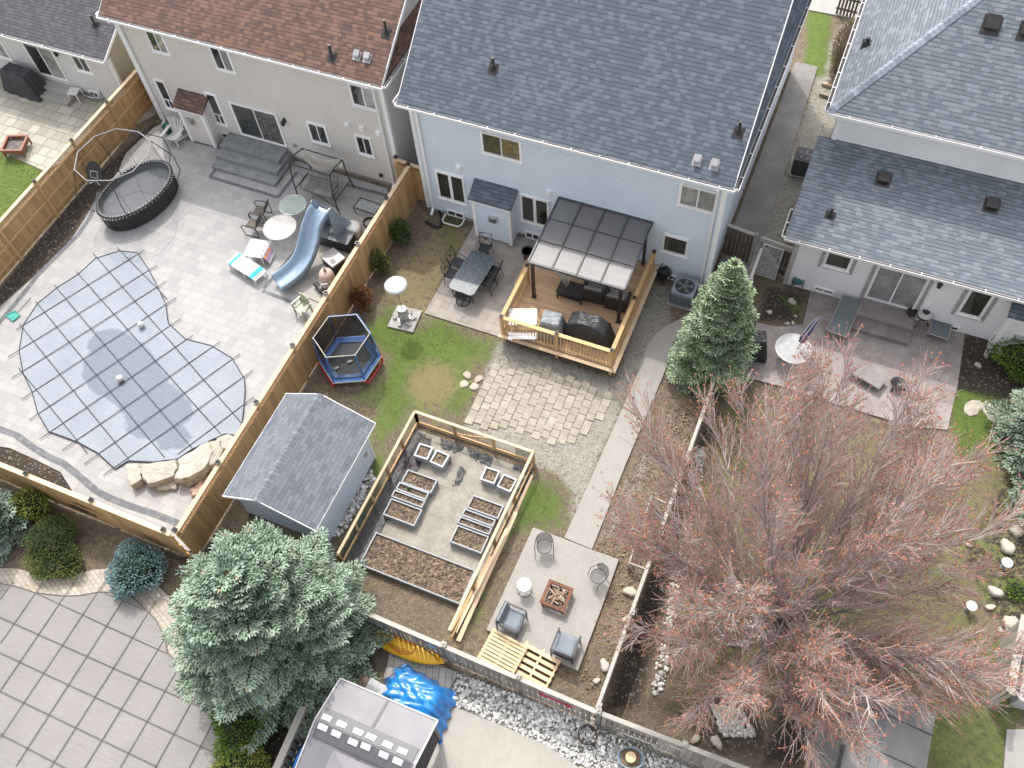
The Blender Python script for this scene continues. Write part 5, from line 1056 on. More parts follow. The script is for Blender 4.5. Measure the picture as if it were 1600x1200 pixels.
b = MB(); b.tube([(x, y, cz + .01) for x, y in out2[1:-3]], .014, 5); b.build('edge_binding', M('strap_dark_brown', (.09, .08, .078)), t, off)
slab('pool_coping', PG([(-200, 880), (0, 888), (30, 889), (52, 896), (90, 902), (120, 898), (148, 890), (176, 889), (215, 893), (240, 910), (265, 932), (277, 957), (285, 990), (300, 1007), (322, 1042), (350, 1088), (352, 1125), (361, 1182), (366, 1260), (300, 1500), (-300, 1500)]), -.1, .03, BRICK_T)

# ================================================================ TRAMPOLINES
m, nt, bs = new_mat('safety_net'); bs.inputs['Base Color'].default_value = (.02, .022, .025, 1); co = obco(nt)
bs.inputs['Alpha'].default_value = .72; NETD = m
m, nt, bs = new_mat('fine_net'); bs.inputs['Base Color'].default_value = (.03, .035, .04, 1); bs.inputs['Alpha'].default_value = .12; NETL = m
MATT = M('jump_mat', (.07, .078, .088), (.1, .108, .12), rough=.6, fine=.1)
t = thing('oval_trampoline', 'black oval trampoline with a basketball hoop on the pool patio', 'trampoline', (-25.9, 18.15, .02)); off = (0, 0, 0); L_, W_ = 1.78, 1.12; an = math.atan2(.97, .25)
def ov(a, s=1., z=.85, so=0): x, y = (L_ * s + so) * math.cos(a), (W_ * s + so) * math.sin(a); return (x * math.cos(an) - y * math.sin(an), x * math.sin(an) + y * math.cos(an), z)
AA = [2 * math.pi * i / 44 for i in range(44)]
MB().tube([ov(a) for a in AA], .045, 8, closed=True).build('rim', BLACK, t)
b = MB(); b.quad([ov(a, .9, .62) for a in AA]); b.build('jump_mat', MATT, t)
b = MB()
for i in range(44): b.quad([ov(AA[i], .99, .84), ov(AA[(i + 1) % 44], .99, .84), ov(AA[(i + 1) % 44], .9, .621), ov(AA[i], .9, .621)])
b.build('mat_skirt', M('grey_mesh_cloth', (.10, .105, .11)), t)
b = MB()
for i in range(44): b.quad([ov(AA[i], 1.02, .84), ov(AA[(i + 1) % 44], 1.02, .84), ov(AA[(i + 1) % 44], .97, .05), ov(AA[i], .97, .05)][::-1])
b.build('outer_skirt', NETD, t)
MB().tube([ov(a, .97, .05) for a in AA], .03, 6, closed=True).build('base_ring', BLACK, t)
for i in range(66): a = 2 * math.pi * i / 66; MB().beam(ov(a, 1.05, .8), ov(a + .09, .95, .9), .035, .015).build('spring', M('white_rod', (.6, .6, .6), rough=.4), t)
for i in range(0, 44, 4): MB().tube([ov(AA[i], 1.03, .82), ov(AA[i], .99, .03)], .02, 6).build('leg', BLACK, t)
rg = [G(u, v, 2.72) - Vector((-25.9, 18.15, .02)) for u, v in ((116, 265), (121, 238), (148, 213), (182, 201), (216, 206), (235, 220), (231, 242), (207, 268), (172, 282), (135, 282))]
MB().tube(rg, .022, 6, closed=True).build('net_ring', M('grey_tube', (.35, .36, .37), rough=.35), t)
cc = sum(rg, Vector()) / 10
def near(p): return min(AA, key=lambda a: (Vector(ov(a)) - Vector((p.x - cc.x, p.y - cc.y, .85)) * 1.0).length)
net = MB(); ks = [min(AA, key=lambda a: abs(((math.atan2(*reversed(ov(a)[:2])) - math.atan2(p.y - cc.y, p.x - cc.x) + math.pi) % (2 * math.pi)) - math.pi)) for p in rg]
for i in range(10):
    j = (i + 1) % 10; net.quad([ov(ks[i]), ov(ks[j]), tuple(rg[j]), tuple(rg[i])])
net.build('safety_net', NETL, t)
for i in range(0, 10): MB().tube([ov(ks[i], .98, .9), tuple(rg[i])], .007, 4).build('net_cord', BLACK, t)
for i in (0, 2, 4, 5, 8):
    b0 = Vector(ov(ks[i], 1.0, .3)); o_ = Vector((b0.x, b0.y, 0)).normalized(); e = rg[i]; MB().tube([b0, b0 + o_ * .45 + Vector((0, 0, .7)), b0 + o_ * .45 + Vector((0, 0, 1.5)), e], .018, 6).build('net_pole', BLACK, t)
hp = G(147, 272, 2.1) - Vector((-25.9, 18.15, .02)); b = MB(); q = [Vector((math.cos(a) * .3, 0, math.sin(a) * .42 + (.1 if math.sin(a) > 0 else 0))) for a in [2 * math.pi * i / 20 for i in range(20)]]
tl = Matrix.Rotation(-.5, 3, 'X') @ Matrix.Rotation(.4, 3, 'Z'); b.quad([hp + tl @ p for p in q]); b.quad([hp + tl @ (p + Vector((0, .03, 0))) for p in q][::-1]); bb_ = b.build('backboard', BLACK, t)
f = [Vector((x, -.012, z)) for x, z in ((-.13, -.15), (.13, -.15), (.13, .12), (-.13, .12))]; MB().tube([hp + tl @ p for p in f], .012, 4, closed=True).build('target_square', PLASTW, bb_)
MB().tube([hp + tl @ Vector((.18 * math.cos(a), -.22 + .18 * math.sin(a), -.22)) for a in [i * math.pi / 8 for i in range(16)]], .012, 5, closed=True).build('hoop', BLACK, bb_)
b = MB(); b.beam(hp + tl @ Vector((-.2, -.015, -.42)), hp + tl @ Vector((0, -.015, -.26)), .02, .01); b.beam(hp + tl @ Vector((.2, -.015, -.42)), hp + tl @ Vector((0, -.015, -.26)), .02, .01); b.build('white_stripes', PLASTW, bb_)
# hexagonal child's trampoline
t = thing('kids_trampoline', 'hexagonal blue and red child trampoline with a net, by the cedar fence', 'trampoline', (-13.8, 14.12, 0)); BL = M('blue_vinyl', (.04, .12, .35), (.09, .2, .47), rough=.35, fine=.15, scale=9); RED = M('red_steel', (.5, .02, .025), rough=.3)
H6 = [math.radians(26 + 60 * k) for k in range(6)]
def hx(k, r, z): a = H6[k % 6]; return Vector((r * math.cos(a), r * math.sin(a), z))
zb_ = .42; b = MB(); b.quad([hx(k, .8, zb_ - .02) for k in range(6)]); b.build('jump_mat', MATT, t)
for k in range(6):
    b = MB(); o0, o1, i0, i1 = hx(k, 1.12, zb_ - .03), hx(k + 1, 1.12, zb_ - .03), hx(k, .8, zb_ + .02), hx(k + 1, .8, zb_ + .02); m0, m1 = hx(k, .98, zb_ + .05), hx(k + 1, .98, zb_ + .05); N_ = 5
    for i in range(N_):
        f0, f1 = i / N_, (i + 1) / N_; w0, w1 = Vector((0, 0, random.uniform(-.015, .015))), Vector((0, 0, random.uniform(-.015, .015))); b.quad([o0.lerp(o1, f0), o0.lerp(o1, f1), m0.lerp(m1, f1) + w1, m0.lerp(m1, f0) + w0]); b.quad([m0.lerp(m1, f0) + w0, m0.lerp(m1, f1) + w1, i0.lerp(i1, f1), i0.lerp(i1, f0)])
    b.build('pad', BL, t)
MB().tube([hx(k, 1.13, zb_ - .06) for k in range(6)], .028, 8, closed=True).build('frame_ring', M('white_steel', (.65, .65, .65), rough=.3), t)
MB().tube([hx(k, 1.0, 1.86) for k in range(6)], .018, 6, closed=True).build('top_ring', M('cream_steel', (.6, .55, .48), rough=.4), t)
for k in (0, 1, 2, 3): MB().tube([hx(k, 1.02, 1.84).lerp(hx(k + 1, 1.02, 1.84), f_) for f_ in (.0, .5, 1)], .03, 6).build('top_sleeve', BL, t) if k in (0, 1) else None
for k in range(6): MB().tube([hx(k, 1.12, zb_), hx(k, 1.06, 1.1), hx(k, 1.0, 1.86)], .03, 6).build('pole', BL, t)
for k in range(6): b = MB(); b.quad([hx(k, 1.06, zb_ + .04), hx(k + 1, 1.06, zb_ + .04), hx(k + 1, .99, 1.84), hx(k, .99, 1.84)]); b.build('net_panel', NETD, t)
for k in (1, 3, 5): p, q = hx(k, 1.15, .06), hx(k + 1, 1.15, .06); MB().tube([p + Vector((0, 0, .3)), p + (q - p) * .06, p + (q - p) * .94, q + Vector((0, 0, .3))], .045, 8).build('leg', RED, t)
for (x, y), lb in (((-14.05, 13.55), 'small white toy lying on the blue trampoline mat, nearest the fence'), ((-13.72, 13.98), 'longer white toy in the middle of the blue trampoline mat')):
    o = MB().rock((0, 0, 0), (.13, .07, .05), 3, rz=1).build('toy', PLASTW); o.location = (x, y, .44); tag(o, lb, 'toy')
# ================================================================ TREES
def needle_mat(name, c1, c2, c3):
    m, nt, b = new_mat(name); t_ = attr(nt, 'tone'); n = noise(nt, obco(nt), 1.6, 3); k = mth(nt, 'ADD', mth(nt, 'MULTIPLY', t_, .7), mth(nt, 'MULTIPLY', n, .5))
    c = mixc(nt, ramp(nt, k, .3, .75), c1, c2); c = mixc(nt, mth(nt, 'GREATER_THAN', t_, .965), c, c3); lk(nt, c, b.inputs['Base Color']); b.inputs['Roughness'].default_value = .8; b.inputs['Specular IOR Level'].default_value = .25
    return m
BARK = M('spruce_bark', (.12, .085, .06), (.08, .055, .04), rough=.95, fine=.4)
def finger(b, p, d, L, w, rr):
    """one needle-clad twig: a tapered four-sided spindle"""
    d = d.normalized(); s_ = d.orthogonal().normalized() * w; u = d.cross(s_).normalized() * w; i = len(b.v); m_ = p + d * L * .35; e = p + d * L
    b.v += [tuple(p), tuple(m_ + s_), tuple(m_ + u), tuple(m_ - s_), tuple(m_ - u), tuple(e + s_ * .45), tuple(e + u * .45), tuple(e - s_ * .45), tuple(e - u * .45)]
    for a in range(4):
        c = (a + 1) % 4; b.face([i, i + 1 + a, i + 1 + c]); b.face([i + 1 + a, i + 5 + a, i + 5 + c, i + 1 + c])
    b.face([i + 5, i + 6, i + 7, i + 8])
def spruce(label, x, y, h, r, seed, mat, z0=.3, dens=1., fl=.15, fw=.028, powr=.75, droop=.12, name='spruce_tree', group=None):
    rr = random.Random(seed); t = thing(name, label, 'tree', (x, y, 0), 0, group); MB().tube([(0, 0, -.1), (0, 0, h * .5), (0, 0, h * .97)], [.05 + h * .02, h * .012, .01], 8).build('trunk', BARK, t)
    f = MB(); br = MB(); z = z0
    while z < h * .985:
        t_ = (z - z0) / (h - z0); R = r * (1 - t_) ** powr * rr.uniform(.9, 1.08); nb_ = int((7 + 9 * (1 - t_)) * dens ** .5); a0 = rr.uniform(0, 6.3)
        for k in range(nb_):
            a = a0 + 2 * math.pi * k / nb_ + rr.uniform(-.18, .18); L_ = max(.12, R * rr.uniform(.66, 1.14)); el = -droop * (1 - t_) + .55 * t_ ** 1.5 + rr.uniform(-.25, .25); d = Vector((math.cos(a) * math.cos(el), math.sin(a) * math.cos(el), math.sin(el))); sd = Vector((-math.sin(a), math.cos(a), 0))
            base = Vector((0, 0, z)); tn = rr.random(); br.tube([base, base + d * L_ * .55, base + d * L_], [.022, .013, .004], 3, cap=False)
            s_ = .28 if L_ > .5 else .1
            while s_ < 1.02:
                for sg_ in (-1, 1):
                    c = base + d * L_ * s_; w_ = L_ * (1.02 - s_) * .55 + .10; w_ = min(w_, .75); n_ = max(1, int(w_ / .085)); sdv = (sd * sg_ + d * .75 + Vector((0, 0, -.05 + rr.uniform(-.15, .2)))).normalized()
                    for q in range(n_):
                        p = c + sdv * w_ * (q + .4) / n_; 
                        for e_ in (-1, 1):
                            if rr.random() > .9 * dens + .05: continue
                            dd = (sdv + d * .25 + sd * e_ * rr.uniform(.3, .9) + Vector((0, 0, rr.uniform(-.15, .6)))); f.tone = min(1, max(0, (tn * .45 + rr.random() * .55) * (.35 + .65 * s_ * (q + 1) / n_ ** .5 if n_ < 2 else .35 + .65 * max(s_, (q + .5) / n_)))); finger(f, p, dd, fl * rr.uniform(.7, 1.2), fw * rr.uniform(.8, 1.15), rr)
                s_ += .115 / max(L_, .35) / dens ** .5
            f.tone = min(1, tn * .5 + .5); finger(f, base + d * L_ * .95, d, fl * 1.1, fw, rr)
        z += .085 + .17 * (1 - t_) * (h / 6) ** .5
    for k in range(6): f.tone = .8; finger(f, Vector((0, 0, h * (.9 + .012 * k))), Vector((rr.uniform(-.5, .5), rr.uniform(-.5, .5), 1)), fl, fw, rr)
    br.build('branches', BARK, t); f.build('crown', mat, t); return t
SPB = needle_mat('spruce_blue', (.055, .09, .055), (.33, .41, .315), (.36, .28, .16)); SPG = needle_mat('spruce_green', (.075, .12, .055), (.37, .455, .30), (.32, .25, .12))
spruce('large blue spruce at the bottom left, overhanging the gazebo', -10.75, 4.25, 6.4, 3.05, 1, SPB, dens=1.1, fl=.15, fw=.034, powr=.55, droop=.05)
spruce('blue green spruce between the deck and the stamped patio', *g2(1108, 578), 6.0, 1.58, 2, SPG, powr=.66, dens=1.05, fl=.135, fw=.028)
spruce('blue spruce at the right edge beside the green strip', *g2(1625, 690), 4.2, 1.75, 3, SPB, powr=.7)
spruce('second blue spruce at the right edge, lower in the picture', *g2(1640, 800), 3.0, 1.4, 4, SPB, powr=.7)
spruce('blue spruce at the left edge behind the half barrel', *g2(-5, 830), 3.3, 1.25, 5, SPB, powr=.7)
def shrub(label, u, v, rx, ry, h, mat, seed, n=900, fl=.1, fw=.02, name='shrub', z0=.0, core=(.02, .03, .012), cone=0):
    rr = random.Random(seed); t = thing(name, label, 'shrub', G(u, v)); MB().tube([(0, 0, -.05), (0, 0, h * .4)], [.05, .03], 6).build('stem', BARK, t)
    MB().ell((0, 0, h * .5), (rx * .72, ry * .72, h * .4), 12, 8, .1).build('inner_branches', M('shrub_core_%d' % seed, core, tuple(c * .6 for c in core), rough=1), t)
    f = MB(); ph = [rr.uniform(0, 6) for _ in range(4)]
    for i in range(n):
        a = rr.uniform(0, 6.283); c = rr.uniform(-.75, 1); th = math.acos(c); lump = 1 + .12 * math.sin(3 * a + ph[0]) + .08 * math.sin(5 * a + ph[1] + 3 * th); q = rr.uniform(.72, 1.0) * lump
        k = (1 - cone * max(0, c) * .8); p = Vector((rx * math.sin(th) * math.cos(a) * q * k, ry * math.sin(th) * math.sin(a) * q * k, h * .5 + h * .5 * c * q)); nrm = Vector((math.sin(th) * math.cos(a), math.sin(th) * math.sin(a), max(-.2, c) + .35)); f.tone = min(1, max(0, .5 + .25 * math.sin(a * 4 + ph[2]) + rr.uniform(-.4, .4)))
        finger(f, p, nrm + Vector((rr.uniform(-.7, .7), rr.uniform(-.7, .7), rr.uniform(-.3, .5))), fl * rr.uniform(.6, 1.2), fw, rr)
    f.build('foliage', mat, t); return t
YG = needle_mat('foliage_yellow_green', (.13, .17, .03), (.3, .34, .08), (.25, .2, .06)); GR = needle_mat('foliage_dark_green', (.035, .06, .02), (.10, .14, .045), (.12, .1, .03)); BG = needle_mat('foliage_blue', (.09, .16, .16), (.24, .35, .36), (.2, .3, .3)); BR = needle_mat('foliage_dead_brown', (.12, .05, .025), (.26, .12, .06), (.1, .04, .02)); MG = needle_mat('foliage_bright_green', (.05, .11, .015), (.16, .26, .04), (.2, .22, .05))
shrub('yellow green globe shrub below the cedar fence corner at the left', 62, 800, .62, .55, 1.2, YG, 11, 1100, name='globe_shrub')
shrub('dark green shrub just below the yellow green globe shrub', 92, 850, .85, .75, .95, GR, 12, 1700)
shrub('low spreading green shrub beside the brick pool coping', 92, 878, 1.0, .72, .6, needle_mat('foliage_olive', (.05, .07, .02), (.15, .18, .05), (.2, .16, .06)), 13, 2000)
shrub('round blue spruce shrub beside the brick pool coping', 222, 898, .92, .9, 1.05, BG, 14, 2200, fl=.11)
shrub('bright green shrub under the big spruce by the grey pool cover', 388, 1140, .95, 1.0, 1.0, MG, 15, 2300, name='juniper_shrub')
shrub('yellow green shrub at the bottom edge below the bright green shrub', 390, 1205, 1.0, .6, .8, YG, 16, 1400, name='juniper_shrub')
shrub('dark green pyramid cedar nearest the houses by the cedar fence', 630, 378, .4, .4, 1.3, GR, 17, 900, cone=.8, name='cedar_shrub')
shrub('fresh green pyramid cedar, second along the cedar fence', 598, 424, .38, .36, 1.25, needle_mat('foliage_cedar', (.05, .07, .018), (.17, .18, .055), (.2, .17, .06)), 18, 900, cone=.7, name='cedar_shrub')
shrub('dead brown pyramid cedar by the child trampoline', 569, 480, .38, .36, 1.25, BR, 19, 900, core=(.05, .02, .01), cone=.75, name='cedar_shrub')
shrub('bright green evergreen shrub at the right end of the white house', 1592, 572, 1.15, .95, 1.2, MG, 20, 2300)
shrub('small green shrub in the dark bed at the right edge', 1588, 925, .35, .3, .3, MG, 21, 200)
# ---- side passage shrubbery (brown hedge)
shrub('brown bare hedge against the upper left wall of the white house', 1318, 95, .5, 2.4, 1.0, needle_mat('hedge_brown', (.12, .09, .05), (.24, .19, .11), (.2, .2, .06)), 22, 2200, fl=.22, fw=.01, core=(.05, .035, .02), name='hedge')
# ---- the big red budded maple
def maple():
    rr = random.Random(12); base = G(1200, 1002); t = thing('maple_tree', 'large bare maple with red spring buds in the yard of the white house', 'tree', base); tr = MB(); br = MB(); tw = MB(); bd = MB()
    def curve(p, d, L_, up, n=5, wig=.12):
        pts = [p.copy()]; d = d.normalized()
        for i in range(n):
            d = (d + Vector((rr.uniform(-wig, wig), rr.uniform(-wig, wig), rr.uniform(-wig, wig) + up))).normalized(); p = p + d * L_ / n; pts.append(p.copy())
        return pts, d
    def bud(p, d, n_):
        for _ in range(n_):
            q = p + Vector((rr.uniform(-.035, .035), rr.uniform(-.035, .035), rr.uniform(-.035, .035))); s_ = rr.uniform(.012, .024); a = Vector((rr.uniform(-1, 1), rr.uniform(-1, 1), rr.uniform(-1, 1))).normalized() * s_; c = a.orthogonal().normalized() * s_; e = a.cross(c).normalized() * s_; bd.tone = rr.random(); i = len(bd.v)
            bd.v += [tuple(q + a), tuple(q + c), tuple(q - a), tuple(q - c), tuple(q + e)]; bd.face([i, i + 1, i + 2, i + 3]); bd.face([i, i + 1, i + 4]); bd.face([i + 2, i + 3, i + 4])
    pts, d = curve(Vector((0, 0, -.1)), Vector((.12, .2, 1)), 1.3, 0, 4, .04); tr.tube(pts, [.24, .2, .18, .17, .17], 12); top = pts[-1]
    NL = 56
    for k in range(NL):
        a = 2 * math.pi * k * .618 + rr.uniform(-.2, .2); el = rr.uniform(.3, .64) if k % 5 < 2 else rr.uniform(.66, 1.28); L_ = (rr.uniform(5.3, 6.5) if el < .65 else rr.uniform(6.4, 8.2)) * (1 + .1 * math.sin(a) - .05 * math.cos(a))
        dv = Vector((math.cos(a) * math.cos(el) + .0, math.sin(a) * math.cos(el) + .12, math.sin(el)))
        st_ = top + Vector((0, 0, rr.uniform(-.35, .6) if el > .65 else rr.uniform(-.5, .1))); lp, _ = curve(st_, dv, L_, .035, 9, .07); r0 = rr.uniform(.035, .055); tr.tube(lp, [max(.012, r0 * (1 - i / 9.5)) for i in range(10)], 6)
        for j in range(34):
            s_ = .2 + .8 * ((j + rr.random()) / 34) ** .85; i_ = min(8, int(s_ * 9)); p = lp[i_].lerp(lp[i_ + 1], s_ * 9 - i_); ax = (lp[i_ + 1] - lp[i_]).normalized(); sd = ax.orthogonal().normalized(); sd = Matrix.Rotation(rr.uniform(0, 6.3), 3, ax) @ sd
            bl = (1 - s_) * 1.5 + .55; bl *= rr.uniform(.7, 1.2); bp, _ = curve(p, ax * rr.uniform(1.0, 1.4) + sd * rr.uniform(.35, .75), bl * 1.12, .04, 5, .10); br.tube(bp, [.018, .015, .012, .01, .007, .004], 4, cap=False)
            nt_ = int(6 + bl * 6)
            for q in range(nt_):
                u_ = .2 + .8 * (q + rr.random()) / nt_; w_ = min(4, int(u_ * 5)); pp = bp[w_].lerp(bp[w_ + 1], u_ * 5 - w_); ax2 = (bp[w_ + 1] - bp[w_]).normalized(); s2 = Matrix.Rotation(rr.uniform(0, 6.3), 3, ax2) @ ax2.orthogonal().normalized(); tl_ = rr.uniform(.25, .7)
                tp, dd = curve(pp, ax2 * 1.2 + s2 * rr.uniform(.3, .7), tl_ * 1.1, .05, 3, .12); tw.tube(tp, [.009, .008, .006, .004], 3, cap=False)
                if rr.random() < (.1 + .5 * s_):
                    for f_ in (.45, .7, 1.0):
                        if rr.random() < .8: i3 = min(2, int(f_ * 3 - .01)); bud(tp[i3].lerp(tp[i3 + 1], f_ * 3 - i3), dd, 2 if f_ < 1 else 5)
    BK = M('maple_bark', (.3, .265, .26), (.2, .175, .17), rough=.9, fine=.3, scale=4); tr.build('trunk', BK, t, None, True); br.build('branches', M('maple_branch', (.52, .47, .44), (.4, .35, .33), rough=.9), t); tw.build('twigs', M('maple_twig', (.54, .44, .41), (.42, .325, .295), rough=.9), t)
    bd.build('buds', M('maple_bud', (.46, .2, .135), (.36, .15, .1), rough=.7, tone=.4), t); print('maple faces', len(tw.f), len(bd.f))
maple()
# ================================================================ BLUE HOUSE YARD: loose things
t = thing('patio_heater', 'tall steel patio heater with a round white reflector on a square stone pad', 'patio heater', G(632, 498)); 
MB().cyl((0, 0, .06), .24, .04, 24).build('base_plate', STEEL, t); MB().lathe([(.2, .1), (.21, .12), (.2, .42), (.17, .5), (.16, .62)], n=24).build('tank_housing', M('satin_steel', (.5, .5, .5), rough=.35, metal=.6), t)
MB().tube([(0, 0, .6), (0, 0, 1.75)], .028, 8).build('pole', STEEL, t); MB().lathe([(.07, 1.7), (.09, 1.78), (.09, 1.98), (.06, 2.02)], n=16).build('burner', STEEL, t); MB().lathe([(.41, 2.05), (.42, 2.06), (.25, 2.11), (.04, 2.14)], n=32).build('reflector', M('white_reflector', (.8, .8, .8), rough=.35, fine=.02), t, None, True); MB().lathe([(.165, .62), (.165, .64), (.03, .66)], n=20).build('tank_lid', M('white_reflector', (.8, .8, .8)), t)
t = thing('stone_pad', 'square pad of four grey slabs with cut stone blocks under the patio heater', 'stone pad', G(633, 499), .1)
for x_ in (-.26, .26):
    for y_ in (-.26, .26): MB().box((x_, y_, .03), (.5, .5, .06)).build('slab', M('slab_grey', (.4, .385, .36), (.32, .31, .29), rough=.9), t)
for k in range(6): a = k * 1.05 + .2; MB().box((.33 * math.cos(a), .33 * math.sin(a), .1), (.22, .11, .08), a + .7).build('block', M('slab_grey', (.4, .385, .36)), t)
# dining set
TBL = M('mottled_table_top', (.03, .038, .05), (.08, .1, .12), rough=.4, scale=9, fine=.3)
tc = G(738, 426, .72); t = thing('dining_table', 'long dark patio table with rounded corners on the tan paver patio', 'table', (tc.x, tc.y, .03), -.06); L_, W_ = 1.0, .52; pts = []
for sx, sy, a0 in ((1, 1, 0), (-1, 1, 90), (-1, -1, 180), (1, -1, 270)):
    for k in range(5): a = R_(a0 + k * 22.5); pts.append((sx * (W_ - .16) + .16 * math.cos(a), sy * (L_ - .16) + .16 * math.sin(a)))
MB().prism(pts, .685, .71).build('table_top', TBL, t); MB().tube([(x, y, .695) for x, y in pts], .016, 6, closed=True).build('edge_band', M('edge_metal', (.25, .26, .26), rough=.4), t)
for sx in (-1, 1):
    for sy in (-1, 1): MB().tube([(sx * .38, sy * .85, .68), (sx * .3, sy * .72, .4), (sx * .4, sy * .82, 0)], .022, 6).build('leg', BLACK, t)
b = MB(); b.tube([(-.3, -.72, .35), (.3, -.72, .35)], .012, 5); b.build('stretcher', BLACK, t)
SEATB = M('dark_sling', (.03, .034, .04), rough=.7)
def xback_chair(label, u, v, rz, swivel=False):
    p = G(u, v, .03); t = thing('dining_chair', label, 'chair', p, rz, 'black metal dining chairs with crossed backs'); MB().box((0, 0, .43), (.46, .44, .035)).build('seat', SEATB, t)
    b = MB(); w = .25
    for s_ in (-1, 1): b.tube([(s_ * w, -.22, .42), (s_ * w, -.26, .6), (s_ * w, -.1, .66), (s_ * w, .2, .66)], .015, 5)
    b.build('armrests', BLACK, t); b = MB()
    b.tube([(-w, .2, .42), (-w, .27, .7), (-w, .33, .98), (w, .33, .98), (w, .27, .7), (w, .2, .42)], .016, 6); b.tube([(-w, .22, .5), (w, .33, .96)], .011, 5); b.tube([(w, .22, .5), (-w, .33, .96)], .011, 5); b.tube([(-w, .21, .48), (w, .21, .48)], .012, 5); b.tube([(.07 * math.cos(a), .27, .73 + .07 * math.sin(a)) for a in [i * .785 for i in range(8)]], .009, 4, closed=True)
    b.build('backrest', BLACK, t)
    if swivel:
        MB().tube([(0, 0, .42), (0, 0, .06)], .035, 8).build('pedestal', BLACK, t); b = MB(); b.tube([(.27 * math.cos(a), .27 * math.sin(a), .03) for a in [i * math.pi / 10 for i in range(20)]], .02, 6, closed=True); b.tube([(-.27, 0, .03), (.27, 0, .03)], .016, 5); b.tube([(0, -.27, .03), (0, .27, .03)], .016, 5); b.build('base_ring', BLACK, t)
    else:
        for sx in (-1, 1):
            for sy in (-1, 1): MB().tube([(sx * .23, sy * .2, .42), (sx * .26, sy * .28, 0)], .015, 5).build('leg', BLACK, t)
    return t
xback_chair('crossed back dining chair at the house end of the long patio table', 758, 400, .1); xback_chair('crossed back dining chair left of the long table, nearer the house', 716, 421, 1.45); xback_chair('crossed back dining chair left of the long table, nearer the lawn', 709, 439, 1.5)
xback_chair('crossed back dining chair right of the long table, nearer the house', 772, 434, -1.65); xback_chair('crossed back dining chair right of the long table, nearer the deck corner', 763, 451, -1.65); xback_chair('swivel dining chair at the lawn end of the long patio table', 724, 470, 3.2, True)
def ac_unit(label, u, v, z, s, h, rz, body, top=BLACK):
    t = thing('air_conditioner', label, 'air conditioner', G(u, v, z), rz); b = MB(); r = .1; w = s / 2; pts = []
    for sx, sy, a0 in ((1, 1, 0), (-1, 1, 90), (-1, -1, 180), (1, -1, 270)):
        for k in range(4): a = R_(a0 + k * 30); pts.append((sx * (w - r) + r * math.cos(a), sy * (w - r) + r * math.sin(a)))
    b.prism(pts, .05, h); b.build('body', body, t); b = MB()
    for k in range(9):
        z_ = .14 + k * (h - .24) / 9
        b.tube([(x * 1.012, y * 1.012, z_) for x, y in pts], .011, 4, closed=True)
    b.build('louvres', M('louvre_dark', (.07, .075, .08)), t); MB().cyl((0, 0, h - .02), w * .82, .03, 28).build('fan_well', BLACK, t); b = MB()
    for k in range(5): a = k * 1.2566; b.quad([(0, 0, h + .02), (w * .7 * math.cos(a), w * .7 * math.sin(a), h + .015), (w * .75 * math.cos(a + .5), w * .75 * math.sin(a + .5), h + .03)])
    b.cyl((0, 0, h + .012), .09, .04, 12); b.build('fan', M('fan_grey', (.25, .26, .27), metal=.4), t); b = MB()
    for rr_ in (.3, .5, .7, .82): b.tube([(w * rr_ * math.cos(a), w * rr_ * math.sin(a), h + .05) for a in [i * math.pi / 12 for i in range(24)]], .005, 4, closed=True)
    for k in range(12): a = k * math.pi / 6; b.tube([(0, 0, h + .055), (w * .84 * math.cos(a), w * .84 * math.sin(a), h + .045)], .005, 4)
    b.build('fan_guard', M('guard', (.12, .12, .13)), t); MB().bb(-w - .08, w + .08, -w - .08, w + .08, 0, .05).build('pad', CONC, t); return t
ac_unit('blue grey air conditioner beside the blue house wall', 1067, 466, 0, .85, .72, 0, M('ac_blue_grey', (.22, .25, .29), rough=.5)); ac_unit('beige topped black air conditioner in the side passage by the white house', 1252, 266, 0, .78, .85, .05, M('ac_beige', (.06, .058, .055)))
def hose_reel(label, u, v, z, rz, mat, hose):
    t = thing('hose_reel', label, 'hose reel', G(u, v, z), rz); b = MB()
    for s_ in (-1, 1): b.tube([(s_ * .2, -.22, 0), (s_ * .2, -.1, .5), (s_ * .2, .15, .75), (s_ * .2, .25, 0)], .018, 6)
    b.tube([(-.2, .15, .75), (.2, .15, .75)], .018, 6); b.build('frame', mat, t); b = MB()
    for k in range(7): b.tube([(-.14 + k * .045, .2 * math.cos(a), .42 + .2 * math.sin(a)) for a in [i * math.pi / 8 for i in range(16)]], .022, 5, closed=True)
    b.build('coiled_hose', hose, t); b = MB()
    for s_ in (-1, 1): b.tube([(s_ * .18, .26 * math.cos(a), .42 + .26 * math.sin(a)) for a in [i * math.pi / 8 for i in range(16)]], .015, 5, closed=True); b.tube([(s_ * .18, -.26, .42), (s_ * .18, .26, .42)], .012, 4); b.tube([(s_ * .18, 0, .16), (s_ * .18, 0, .68)], .012, 4)
    b.build('drum_sides', mat, t); return t
hose_reel('black hose reel cart with a spoked wheel by the blue wall', 1035, 438, 0, 1.3, BLACK, M('black_hose', (.025, .025, .03))); hose_reel('green hose reel box on the white house corner', 1243, 447, 0, .3, M('dark_grey_plastic', (.08, .085, .09)), M('teal_hose', (.05, .2, .2), rough=.4))
b = MB(); p0 = G(672, 320); pts = [p0 + Vector((.15 + .75 * math.sin(i * .2), -.25 - i * .055 + .25 * math.cos(i * .35), .07)) for i in range(16)]; b.tube(pts, .055, 8)
tag(b.build('drain_pipe', M('corrugated_black', (.02, .02, .022)), None, None, True), 'black corrugated drain pipe curling on the soil at the blue house corner', 'pipe')
t = thing('window_well', 'white window well box with greenery at the foot of the blue wall', 'window well', G(708, 348), .0); b = MB(); b.tube([(-.42, .25, .12), (-.42, -.1, .12), (-.3, -.22, .12), (.3, -.22, .12), (.42, -.1, .12), (.42, .25, .12)], .035, 6); b.build('rim', PLASTW, t); b = MB()
